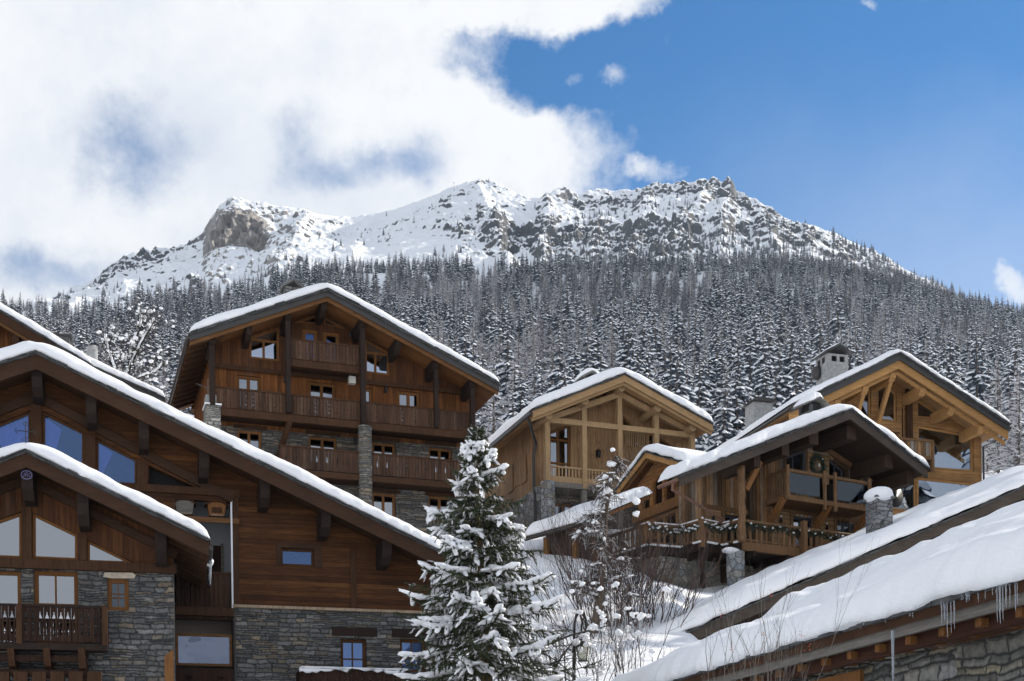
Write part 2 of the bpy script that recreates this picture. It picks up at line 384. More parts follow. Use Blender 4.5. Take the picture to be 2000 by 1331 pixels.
glass_mat('glass_view', (.62, .68, .72), .30, (.7, .78, .9))

# ------------------------------------------------------------------ numpy noise
_P = np.random.RandomState(11).permutation(512)
_P = np.concatenate([_P, _P, _P])
_V = np.random.RandomState(5).rand(1536)*2-1
def vnoise(x, y, z=0.0):
    x = np.asarray(x, float); y = np.asarray(y, float); z = np.zeros_like(x)+z
    xi, yi, zi = np.floor(x).astype(int), np.floor(y).astype(int), np.floor(z).astype(int)
    fx, fy, fz = x-xi, y-yi, z-zi
    fx, fy, fz = [q*q*q*(q*(q*6-15)+10) for q in (fx, fy, fz)]
    def h(a, b, c): return _V[_P[(_P[(_P[a & 511]+b) & 511]+c) & 511]]
    def l(a, b, t): return a+(b-a)*t
    r = []
    for dz in (0, 1):
        a = l(h(xi, yi, zi+dz), h(xi+1, yi, zi+dz), fx); b = l(h(xi, yi+1, zi+dz), h(xi+1, yi+1, zi+dz), fx)
        r.append(l(a, b, fy))
    return l(r[0], r[1], fz)
def fbm(x, y, o=4, z=0.0):
    r = 0; a = 1.0; t = 0
    for i in range(o):
        r = r+a*vnoise(x*2**i+17.3*i, y*2**i-9.1*i, z+3.7*i); t += a; a *= .5
    return r/t
def n1(x, s=0.0): return float(fbm(np.array([x]), np.array([s]), 3)[0])

# ------------------------------------------------------------------ mesh helpers
class MB:
    def __init__(s): s.v = []; s.f = []; s.k = []; s.mi = 0
    def add(s, vs, fs):
        o = len(s.v); s.v += [tuple(p) for p in vs]; s.f += [tuple(i+o for i in f) for f in fs]; s.k += [s.mi]*len(fs)
    def box(s, x0, x1, y0, y1, z0, z1):
        s.add([(x, y, z) for x in (x0, x1) for y in (y0, y1) for z in (z0, z1)],
              [(0, 1, 3, 2), (4, 6, 7, 5), (0, 4, 5, 1), (2, 3, 7, 6), (0, 2, 6, 4), (1, 5, 7, 3)])
    def beam(s, p, q, w, h, up=(0, 0, 1)):
        p, q = Vector(p), Vector(q); d = (q-p).normalized(); u = Vector(up)
        r = d.cross(u)
        if r.length < 1e-3: r = d.cross(Vector((0, 1, 0)))
        r.normalize(); u = r.cross(d)
        vs = [e+r*a*w/2+u*b*h/2 for e in (p, q) for a, b in ((-1, -1), (1, -1), (1, 1), (-1, 1))]
        s.add(vs, [(3, 2, 1, 0), (4, 5, 6, 7), (0, 1, 5, 4), (1, 2, 6, 5), (2, 3, 7, 6), (3, 0, 4, 7)])
    def prism(s, pts, y0, y1):          # outline in x, z pushed along y
        n = len(pts)
        s.add([(x, y0, z) for x, z in pts]+[(x, y1, z) for x, z in pts],
              [tuple(range(n)), tuple(range(2*n-1, n-1, -1))]+[(i, i+n, (i+1) % n+n, (i+1) % n) for i in range(n)])
    def prism_x(s, pts, x0, x1):        # outline in y, z pushed along x
        n = len(pts)
        s.add([(x0, y, z) for y, z in pts]+[(x1, y, z) for y, z in pts],
              [tuple(range(n)), tuple(range(2*n-1, n-1, -1))]+[(i, i+n, (i+1) % n+n, (i+1) % n) for i in range(n)])
    def tube(s, pts, rad, n=8, cap=True):
        pts = [Vector(p) for p in pts]; k = len(pts)
        if not hasattr(rad, '__len__'): rad = [rad]*k
        vs = []; ref = Vector((.31, .17, .93)).normalized()
        for i, p in enumerate(pts):
            d = (pts[min(i+1, k-1)]-pts[max(i-1, 0)]).normalized()
            a = d.cross(ref)
            if a.length < .05: a = d.cross(Vector((1, 0, 0)))
            a.normalize(); b = d.cross(a)
            for j in range(n):
                t = 2*math.pi*j/n; vs.append(p+(a*math.cos(t)+b*math.sin(t))*rad[i])
        fs = [(i*n+j, i*n+(j+1) % n, (i+1)*n+(j+1) % n, (i+1)*n+j) for i in range(k-1) for j in range(n)]
        if cap and n > 2: fs += [tuple(range(n-1, -1, -1)), tuple((k-1)*n+j for j in range(n))]
        s.add(vs, fs)
    def lathe(s, c, prof, n=12):        # prof: (radius, z)
        s.tube([(c[0], c[1], c[2]+z) for r, z in prof], [max(r, 1e-3) for r, z in prof], n)
    def blob(s, c, rx, ry, rz, seed=0., am=.25, sub=2, rot=None):
        vs, fs = ico(sub)
        out = []
        sc = max(rx, ry, rz)
        f = fbm(vs[:, 0]*1.7+seed*3.1, vs[:, 1]*1.7-seed*1.7, 2, vs[:, 2]*1.7+seed)
        vv = vs*(1+am*f)[:, None]*np.array([rx, ry, rz])
        if rot is not None: vv = vv @ np.array(rot.to_3x3()).T
        s.add((vv+np.array(c)).tolist(), fs)
    def build(s, name, mat, parent=None, smooth=False, recalc=True, weld=False):
        me = bpy.data.meshes.new(name)
        me.from_pydata(s.v, [], s.f)
        mats = mat if isinstance(mat, (list, tuple)) else [mat]
        for q in mats: me.materials.append(M[q])
        if len(mats) > 1: me.polygons.foreach_set('material_index', s.k)
        if recalc:
            bm = bmesh.new(); bm.from_mesh(me)
            if weld: bmesh.ops.remove_doubles(bm, verts=bm.verts, dist=1e-4)
            bmesh.ops.recalc_face_normals(bm, faces=bm.faces); bm.to_mesh(me); bm.free()
        if smooth: me.polygons.foreach_set('use_smooth', [True]*len(me.polygons))
        me.update()
        o = bpy.data.objects.new(name, me); COL.objects.link(o)
        if parent is not None: o.parent = parent
        return o
_ico = {}
def ico(sub):
    if sub not in _ico:
        bm = bmesh.new(); bmesh.ops.create_icosphere(bm, subdivisions=sub, radius=1)
        bm.verts.index_update()
        _ico[sub] = (np.array([v.co[:] for v in bm.verts]), [tuple(v.index for v in f.verts) for f in bm.faces]); bm.free()
    return _ico[sub]
def tag(o, label=None, cat=None, group=None, kind=None):
    for k, v in (('label', label), ('category', cat), ('group', group), ('kind', kind)):
        if v: o[k] = v
    return o
def thing(name, loc, rz, label, cat, group=None):
    o = bpy.data.objects.new(name, None); COL.objects.link(o)
    o.empty_display_size = .3; o.location = loc; o.rotation_euler = (0, 0, rz)
    return tag(o, label, cat, group)
def mk(name, mat, parent, fn, **k):
    b = MB(); fn(b); return b.build(name, mat, parent, **k)

class Frame:
    """an upright facade plane: local x along it, local y into the house, z up; pixels of the photo map onto it"""
    def __init__(s, px, py, Y, deg):
        s.P = at(px, py, Y); s.th = R(deg); s.d = Vector((math.cos(s.th), math.sin(s.th), 0)); s.n = Vector((math.sin(s.th), -math.cos(s.th), 0))
    def p(s, px, py, o=0.0):
        r = ray(px, py); t = (s.P.dot(s.n)+o)/r.dot(s.n); q = r*t-s.P
        return (q.dot(s.d), q.z)
    def h(s, px, py, z):                # pixel onto the level plane at local height z -> local x, y
        r = ray(px, py); t = (s.P.z+z)/r.z; q = r*t-s.P
        return (q.dot(s.d), -q.dot(s.n))
    def side(s, px, py, x):             # pixel onto the plane local x = const -> local y, z
        r = ray(px, py); t = (s.P.dot(s.d)+x)/r.dot(s.d); q = r*t-s.P
        return (-q.dot(s.n), q.z)
    def rect(s, xl, xr, yt, yb, o=0.0):
        a = s.p(xl, yt, o); return (a[0], s.p(xr, yt, o)[0], s.p(xl, yb, o)[1], a[1])
    def loc(s, w): q = Vector(w)-s.P; return Vector((q.dot(s.d), -q.dot(s.n), q.z))
    def thing(s, name, label, cat, group=None): return thing(name, s.P, s.th, label, cat, group)
    def child(s, x, z, o=0.):           # world point
        return s.P+s.d*x+s.n*o+Vector((0, 0, z))

def rc(x0, x1, z0, z1): return [(x0, z0), (x1, z0), (x1, z1), (x0, z1)]
def area2(p): return sum(p[i][0]*p[(i+1) % len(p)][1]-p[(i+1) % len(p)][0]*p[i][1] for i in range(len(p)))
def ccw(p): return list(p) if area2(p) > 0 else list(reversed(p))
def inset(pts, d):
    pts = ccw(pts); n = len(pts); L = []
    for i in range(n):
        a, b = Vector(pts[i]), Vector(pts[(i+1) % n]); e = (b-a).normalized(); nn = Vector((-e.y, e.x))
        L.append((a+nn*d, e))
    out = []
    for i in range(n):
        (p, e), (q, g) = L[i-1], L[i]
        den = e.x*g.y-e.y*g.x
        t = ((q.x-p.x)*g.y-(q.y-p.y)*g.x)/den
        out.append((p.x+e.x*t, p.y+e.y*t))
    return out
def wall(b, outer, holes, y0, th):
    outer = ccw(outer); holes = [ccw(h) for h in holes]
    polys = [outer]+[list(reversed(h)) for h in holes]
    tris = tessellate_polygon([[Vector((x, z, 0)) for x, z in p] for p in polys])
    flat = [q for p in polys for q in p]
    n = len(flat)
    vs = [(x, y0, z) for x, z in flat]+[(x, y0+th, z) for x, z in flat]
    fs = []
    for t in tris:
        a, c, e = [flat[i] for i in t]
        if area2([a, c, e]) < 0: t = tuple(reversed(t))
        fs.append(tuple(t)); fs.append(tuple(i+n for i in reversed(t)))
    o = 0
    for p in polys:
        k = len(p)
        for i in range(k): fs.append((o+i, o+i+n, o+(i+1) % k+n, o+(i+1) % k))
        o += k
    b.add(vs, fs)
def window(parent, pts, y, mat='frame_warm', glass='glass_grey', fw=.08, bars=(), bw=.06, cur=None, label=None, name='window', th=.09):
    """bars: ('v'|'h', fraction[, lo, hi]) ; cur: list of (polygon in fractions, material)"""
    pts = ccw(pts); inn = inset(pts, fw); b = MB(); n = len(pts)
    for i in range(n):
        j = (i+1) % n
        q = [pts[i], pts[j], inn[j], inn[i]]; b.prism(q, y, y+th)
    xs = [p[0] for p in inn]; zs = [p[1] for p in inn]; x0, x1, z0, z1 = min(xs), max(xs), min(zs), max(zs)
    def clip_line(kind, c):
        r = []
        for i in range(n):
            a, d = inn[i], inn[(i+1) % n]; k = 0 if kind == 'v' else 1
            if (a[k]-c)*(d[k]-c) < 0:
                t = (c-a[k])/(d[k]-a[k]); r.append(a[1-k]+(d[1-k]-a[1-k])*t)
        return (min(r), max(r)) if len(r) >= 2 else None
    for e in bars:
        c = x0+(x1-x0)*e[1] if e[0] == 'v' else z0+(z1-z0)*e[1]
        lo_hi = clip_line(e[0], c)
        if not lo_hi: continue
        lo, hi = lo_hi
        if len(e) > 2:
            a0, a1 = (z0, z1) if e[0] == 'v' else (x0, x1)
            lo, hi = max(lo, a0+(a1-a0)*e[2]), min(hi, a0+(a1-a0)*e[3])
        if e[0] == 'v': b.box(c-bw/2, c+bw/2, y+.012, y+th-.012, lo, hi)
        else: b.box(lo, hi, y+.015, y+th-.015, c-bw/2, c+bw/2)
    w = b.build(name, mat, parent)
    if label: w['label'] = label
    g = MB(); g.prism(inn, y+.05, y+.058); g.build('pane', glass, w)
    for poly, cm in (cur or ()):
        # pleated cloth hung behind the pane; polygon = left edge bottom/top and right edge bottom/top in fractions
        (ax, az), (bx, bz), (cx, cz), (dx, dz) = poly
        cb = MB(); K = 26
        for i in range(K+1):
            s = i/K; yy = y+.2+.035*math.sin(i*1.9)
            for (px_, pz), (qx, qz) in (((ax, az), (dx, dz)), ((bx, bz), (cx, cz))):
                cb.v.append((x0+(x1-x0)*(px_+(qx-px_)*s), yy, z0+(z1-z0)*(pz+(qz-pz)*s)))
        for i in range(K): cb.f.append((2*i, 2*i+2, 2*i+3, 2*i+1)); cb.k.append(0)
        cb.build('curtain', cm, w, recalc=False, smooth=True)
    return w
def facade(T, name, outer, wins, y0, th, mat):
    ox0, ox1 = min(p[0] for p in outer), max(p[0] for p in outer)
    oz0 = min(p[1] for p in outer); up = sorted([p for p in ccw(outer)], key=lambda p: p[0])
    tops = sorted([p for p in outer if p[1] > oz0+.02])
    for w in wins:
        w['pts'] = [(min(max(x, ox0+.12), ox1-.12), max(oz0+.02, min(z, poly_z(tops, min(max(x, ox0+.12), ox1-.12))-.08))) for x, z in w['pts']]
    """a wall with openings and the windows in them"""
    b = MB(); wall(b, outer, [w['pts'] for w in wins], y0, th)
    o = b.build(name, mat, T)
    for w in wins:
        k = dict(w); p = inset(k.pop('pts'), .004); k['pts'] = p; dep = k.pop('dep', .10)
        window(T, y=y0+dep, **k)
    return o
def W(pts, **k):
    k['pts'] = ccw(rc(*pts) if not hasattr(pts[0], '__len__') else pts); return k

def poly_z(pts, x):
    xs = [p[0] for p in pts]; zs = [p[1] for p in pts]
    return float(np.interp(x, xs, zs))
def ext(pts, d):
    """the roof line made longer by d metres at both ends"""
    (a, b), (c, e) = pts[0], pts[1]; (f, g), (h, i) = pts[-2], pts[-1]
    return [(a-d, b-(e-b)/(c-a)*d)]+list(pts[1:-1])+[(h+d, i+(i-g)/(h-f)*d)]
def roof_snow(T, line, y0, y1, H, seed=0., over=.06, r=.30, name='roof_snow', smooth_ridge=.7, amp=.30, mat='snow', step=.16, ends=(1, 1), ripple=None, label=None, rb=.3, droop=.055):
    line = ext(line, over*.8); xs0, xs1 = line[0][0], line[-1][0]
    L = xs1-xs0; nx = max(24, int(L/step))
    u = np.linspace(0, 1, nx+1); u = u+.0
    xs = xs0+L*(u-np.sin(2*np.pi*u)/(2*np.pi)*.35) if ends[0] and ends[1] else xs0+L*u
    front = np.array([0, .008, .03, .065, .11, .17, .24, .33, .45, .6, .8, 1.05, 1.4, 1.9, 2.5])
    D = y1-y0+2*over
    fr = front[front < D*.45]
    rest = np.linspace(fr[-1], D-.3, max(4, int((D-fr[-1])/(.35 if ripple else .8))))[1:]
    ds = np.concatenate([fr, rest, [D-.1, D-.03, D]])
    X, Dd = np.meshgrid(xs, ds)
    jit = fbm(X*1.3+seed, X*0+seed, 3)*.09+fbm(X*5+seed, X*0, 3)*.06
    Y = y0-over+Dd+jit*np.exp(-Dd/.4)
    bz = np.interp(X, [p[0] for p in line], [p[1] for p in line])
    sm = 0
    for k in np.linspace(-1, 1, 9): sm = sm+np.interp(X+k*smooth_ridge, [p[0] for p in line], [p[1] for p in line], left=None)
    sm = sm/9
    lin_edge = (X-xs0 < smooth_ridge) | (xs1-X < smooth_ridge)
    sm = np.where(lin_edge, bz, sm)
    def e(d, rr): return np.sqrt(np.clip(1-(1-np.clip(d/rr, 0, 1))**2, 0, 1))
    dx = np.full_like(X, 1e3)
    if ends[0]: dx = np.minimum(dx, X-xs0)
    if ends[1]: dx = np.minimum(dx, xs1-X)
    h = H*e(Dd, r)*e(D-Dd, rb)*e(dx, r*1.3)
    lump = 1+amp*fbm(X*.38+seed*2, Y*.45, 3)+amp*.5*fbm(X*1.6-seed, Y*1.6, 3)
    if ripple is not None: h = h+ripple(X, Y)*e(Dd, .8)*e(D-Dd, .8)*e(dx, .8)
    w = np.clip(h/H, 0, 1)
    z = bz*(1-w)+sm*w+h*lump
    dr = (fbm(X*1.1+seed, Dd*0+seed*3, 2)*.6+fbm(X*4.5+seed, Dd*0, 3)*.9)*droop-droop*.35
    z = z+dr*np.exp(-Dd/.05)*(1-np.clip(h/H*2, 0, 1)) - 0.0
    V = np.stack([X, Y, z], -1)
    # a lip under the front edge closes the snow against the slates
    lip = V[:1].copy(); lip[..., 1] = y0+.12; lip[..., 2] = bz[:1]-.005
    V = np.concatenate([lip, V], 0)
    ny = V.shape[0]; nxx = V.shape[1]
    # ends hang a little over the eaves
    me = bpy.data.meshes.new(name)
    idx = np.arange(ny*nxx).reshape(ny, nxx)
    q = np.stack([idx[:-1, :-1], idx[:-1, 1:], idx[1:, 1:], idx[1:, :-1]], -1).reshape(-1, 4)
    grid_mesh(me, V.reshape(-1, 3), q)
    me.materials.append(M[mat])
    o = bpy.data.objects.new(name, me); COL.objects.link(o); o.parent = T
    if label: o['label'] = label
    return o
def grid_mesh(me, V, q, smooth=True):
    me.vertices.add(len(V)); me.vertices.foreach_set('co', np.ascontiguousarray(V, dtype=np.float32).ravel())
    me.loops.add(len(q)*4); me.loops.foreach_set('vertex_index', np.ascontiguousarray(q, dtype=np.int32).ravel())
    me.polygons.add(len(q)); me.polygons.foreach_set('loop_start', np.arange(0, len(q)*4, 4, dtype=np.int32))
    me.polygons.foreach_set('use_smooth', np.full(len(q), smooth))
    me.update(calc_edges=True); me.validate()

def slates(T, line, y0, seed=0, t=.045, mat='slate', lo=.0, layers=3, y1=None):
    rnd = random.Random(seed); b = MB()
    for k in range(len(line)-1):
        (xa, za), (xb, zb) = line[k], line[k+1]
        Ln = math.hypot(xb-xa, zb-za); ux, uz = (xb-xa)/Ln, (zb-za)/Ln
        for layer in range(layers):
            s = -rnd.random()*.3
            while s < Ln:
                w = rnd.uniform(.28, .62); z_off = lo+layer*t*.8+rnd.uniform(-.012, .012); tt = t*rnd.uniform(.55, 1.1)
                a, c = max(0, s), min(Ln, s+w-.01)
                if c-a > .05:
                    tilt = rnd.uniform(-.012, .02)
                    p = [(xa+ux*a, za+uz*a+z_off), (xa+ux*c, za+uz*c+z_off+tilt), (xa+ux*c, za+uz*c+z_off+tilt+tt), (xa+ux*a, za+uz*a+z_off+tt)]
                    b.prism(p, y0-rnd.uniform(.03, .13)-.03*layer, y0+.5)
                s += w
    return b.build('slate_edge', mat, T)
def gable_roof(T, line, y0, y1, th=.2, soffit='soffit', verge='beam_warm', vh=.26, vt=.07, verge2=None, v2h=.14, snow=.45, seed=1, slate_layers=3, caps=True, so=None, **sk):
    """line: eave, ridge, eave in local x, z (top of the deck)"""
    b = MB()
    for k in range(len(line)-1):
        (a, za), (c, zc) = line[k], line[k+1]
        b.prism([(a, za-th), (c, zc-th), (c, zc), (a, za)], y0, y1)
    r = b.build('roof', soffit, T)
    for k in range(len(line)-1):
        (a, za), (c, zc) = line[k], line[k+1]
        v = MB(); o = .012
        v.prism([(a, za-vh-o), (c, zc-vh-o), (c, zc-o), (a, za-o)], y0-vt, y0-.004)
        v.build('verge_board', verge, T)
        if verge2:
            v = MB(); v.prism([(a, za-vh-v2h), (c, zc-vh-v2h), (c, zc-vh+.03), (a, za-vh+.03)], y0-vt*.4+.1, y0+.16)
            v.build('verge_beam', verge2, T)
    slates(T, line, y0-vt, seed, lo=-.02, layers=slate_layers)
    if snow: roof_snow(T, [(x, z+.12) for x, z in line], y0-vt, y1, snow, seed=seed*1.7, **sk)
    return r
def purlin(T, x, z, w, h, ya, yb, mat, cut=.35, name='purlin', style=0):
    """a beam end carried out under the roof; x centre, z top, from ya (outer end) back to yb"""
    b = MB()
    if style == 0: prof = [(ya, z), (yb, z), (yb, z-h*1.15), (ya+cut*1.6, z-h*1.15), (ya+cut*.5, z-h*.82), (ya, z-h*.45)]
    elif style == 1: prof = [(ya, z), (yb, z), (yb, z-h), (ya, z-h)]
    else: prof = [(ya+.08, z), (yb, z), (yb, z-h), (ya+.2, z-h), (ya+.05, z-h*.7), (ya, z-h*.35)]
    b.prism_x(prof, x-w/2, x+w/2)
    return b.build(name, mat, T)
def balcony(T, x0, x1, z0, z1, y, depth, mat='wood_balcony', board=.15, beam='beam_brown', beam_h=.22, cut='heart', rail_h=.07, ends=(0, 0), rows=3, holes_at=None, name='balcony', floor_mat='wood_dark_boards'):
    """board balustrade between z0 and z1 at local y (front); floor goes back by depth"""
    b = MB(); n = int((x1-x0)/board); bw = (x1-x0)/n
    rnd = random.Random(int(x0*100)+3)
    for i in range(n):
        a = x0+i*bw+.006; c = a+bw-.012; m = (a+c)/2; hs = []
        H = z1-z0
        if cut == 'heart':
            if i % 2 == 0 or (holes_at and holes_at(i)):
                for k, f in enumerate((.72, .5, .28)[:rows]):
                    zc = z0+H*f; s = .040
                    hs.append([(m-s, zc+s*.7), (m, zc-s), (m+s, zc+s*.7), (m, zc+s*.3)] if k == 0 else [(m-s*.6, zc), (m, zc-s*.7), (m+s*.6, zc), (m, zc+s*.7)] if k == 1 else [(m-s, zc-s*.8), (m+s, zc-s*.8), (m, zc+s)])
        elif cut == 'slot':
            if i % 3 == 1: hs.append([(m, z0+H*.25), (m+.035, z0+H*.5), (m, z0+H*.75), (m-.035, z0+H*.5)])
        elif cut == 'baluster':
            if holes_at is None or holes_at(i):
                s = bw*.30
                hs.append([(m-s, z0+H*.67), (m+s, z0+H*.67), (m+s*.2, z0+H*.80), (m+s*.25, z0+H*.86), (m-s*.25, z0+H*.86), (m-s*.2, z0+H*.80)])
                hs.append([(m-s*.7, z0+H*.60), (m+s*.7, z0+H*.60), (m, z0+H*.655)])
                hs.append([(m-s*.8, z0+H*.55), (m-s*.1, z0+H*.38), (m+s*.1, z0+H*.38), (m+s*.8, z0+H*.55)])
                hs.append([(m-s*.6, z0+H*.30), (m-s*.3, z0+H*.2), (m+s*.3, z0+H*.2), (m+s*.6, z0+H*.30), (m+s*.3, z0+H*.37), (m-s*.3, z0+H*.37)])
        dz = rnd.uniform(-.012, .012)
        wall(b, rc(a, c, z0+dz, z1), hs, y+rnd.uniform(-.006, .006), .035)
    if depth > .2:
        for k, xx in ((0, x0), (1, x1)):
            if ends[k]: b.box(xx-.02, xx+.02, y+.05, y+depth-.02, z0, z1)
    o = b.build(name, mat, T)
    c = MB(); c.box(x0-.05, x1+.05, y-.035, y+.075, z1, z1+rail_h); c.build('rail', beam, o)
    c = MB(); c.box(x0-.04, x1+.04, y-.06, y+.16, z0-.05-beam_h, z0-.05); c.build('floor_beam', beam, o)
    c = MB(); c.box(x0, x1, y+.165, y+depth-.01, z0-.17, z0-.06)
    c.build('floor', floor_mat, o)
    return o
def post(T, x, y, z0, z1, w, mat, name='post', d=None):
    b = MB(); d = d or w; b.box(x-w/2, x+w/2, y-d/2, y+d/2, z0, z1); return b.build(name, mat, T)
def bar(T, name, mat, p, q, w, h): 
    b = MB(); b.beam(p, q, w, h); return b.build(name, mat, T)
def round_pillar(T, x, y, z0, z1, r, mat, name='stone_pillar'):
    b = MB(); n = 24; k = max(8, int((z1-z0)/.12)); vs = []
    zz = np.linspace(z0, z1, k+1); an = np.linspace(0, 2*np.pi, n, endpoint=False)
    A, Z = np.meshgrid(an, zz); rr = r*(1+.06*fbm(np.cos(A)*3+x, Z*4, 3, np.sin(A)*3))
    V = np.stack([x+np.cos(A)*rr, y+np.sin(A)*rr, Z], -1).reshape(-1, 3)
    b.add(V.tolist(), [(i*n+j, i*n+(j+1) % n, (i+1)*n+(j+1) % n, (i+1)*n+j) for i in range(k) for j in range(n)]+[tuple(range(n)), tuple(k*n+j for j in range(n))])
    return b.build(name, mat, T)
def stone_panel(T, name, outer, holes, y0, th, mat, wins=()):
    b = MB(); wall(b, outer, [ccw(h) for h in holes], y0, th); o = b.build(name, mat, T)
    return o
def wall_lamp(T, x, y, z, s=1.):
    b = MB(); b.box(x-.03*s, x+.03*s, y-.05, y, z-.1*s, z+.14*s); b.tube([(x, y-.03, z+.12*s), (x, y-.16*s, z+.17*s), (x, y-.2*s, z+.10*s)], .012*s, 6)
    b.lathe((x, y-.2*s, z), [(.03*s, -.16*s), (.055*s, -.12*s), (.075*s, .03*s), (.085*s, .05*s), (.02*s, .12*s)], 8)
    o = b.build('wall_lamp', 'iron', T)
    c = MB(); c.lathe((x, y-.2*s, z), [(.05*s, -.105*s), (.066*s, .02*s)], 8); c.build('lamp_glass', 'lamp_glass', o)
    return o
def gutter(T, pts, r=.07, mat='zinc', name='gutter'):
    b = MB(); b.tube(pts, r, 8); return b.build(name, mat, T)
def shell(T, xa, xb, ya, yb, zb, line, th, mat, mat_in=None, left=True, right=True):
    """side and back walls under a gable roof"""
    t = .25
    zl, zr = poly_z(line, xa)-th-.02, poly_z(line, xb)-th-.02
    if left:
        b = MB(); b.box(xa, xa+t, ya+.005, yb-t, zb, zl); b.build('side_wall', mat, T)
    if right:
        b = MB(); b.box(xb-t, xb, ya+.005, yb-t, zb, zr); b.build('side_wall', mat, T)
    b = MB(); xs = [xa]+[p[0] for p in line[1:-1] if xa < p[0] < xb]+[xb]
    b.prism([(xa, zb), (xb, zb)]+[(x, poly_z(line, x)-th-.02) for x in reversed(xs)], yb-t, yb); b.build('back_wall', mat, T)
    b = MB(); b.box(xa+t, xb-t, ya+3.2, ya+3.3, zb, min(zl, zr)); b.build('partition', 'room', T)
def gable_outline(line, xa, xb, zb, th):
    xs = [xa]+[p[0] for p in line[1:-1] if xa < p[0] < xb]+[xb]
    return [(xa, zb), (xb, zb)]+[(x, poly_z(line, x)-th-.015) for x in reversed(xs)]

def under_roof(line, xa, xb, zlo, zhi, th):
    """outline of a wall band between two levels, cut off by the roof"""
    xs = sorted(set([xa, xb]+[p[0] for p in line[1:-1] if xa < p[0] < xb]+list(np.linspace(xa, xb, 160))))
    top = [(x, min(zhi, poly_z(line, x)-th-.015)) for x in xs]
    ok = [(x, z) for x, z in top if z > zlo+.01]
    if ok[0][0] > xa+.001: ok = [(ok[0][0]-.001, zlo)]+ok
    # drop points in straight runs
    out = [ok[0]]
    for i in range(1, len(ok)-1):
        (a, b), (c, d), (e, f) = out[-1], ok[i], ok[i+1]
        if abs((d-b)*(e-c)-(f-d)*(c-a)) > 1e-7: out.append(ok[i])
    out.append(ok[-1])
    bot = [(ok[0][0], zlo), (ok[-1][0], zlo)]
    return ccw([p for i, p in enumerate(bot+list(reversed(out))) if i == 0 or True])

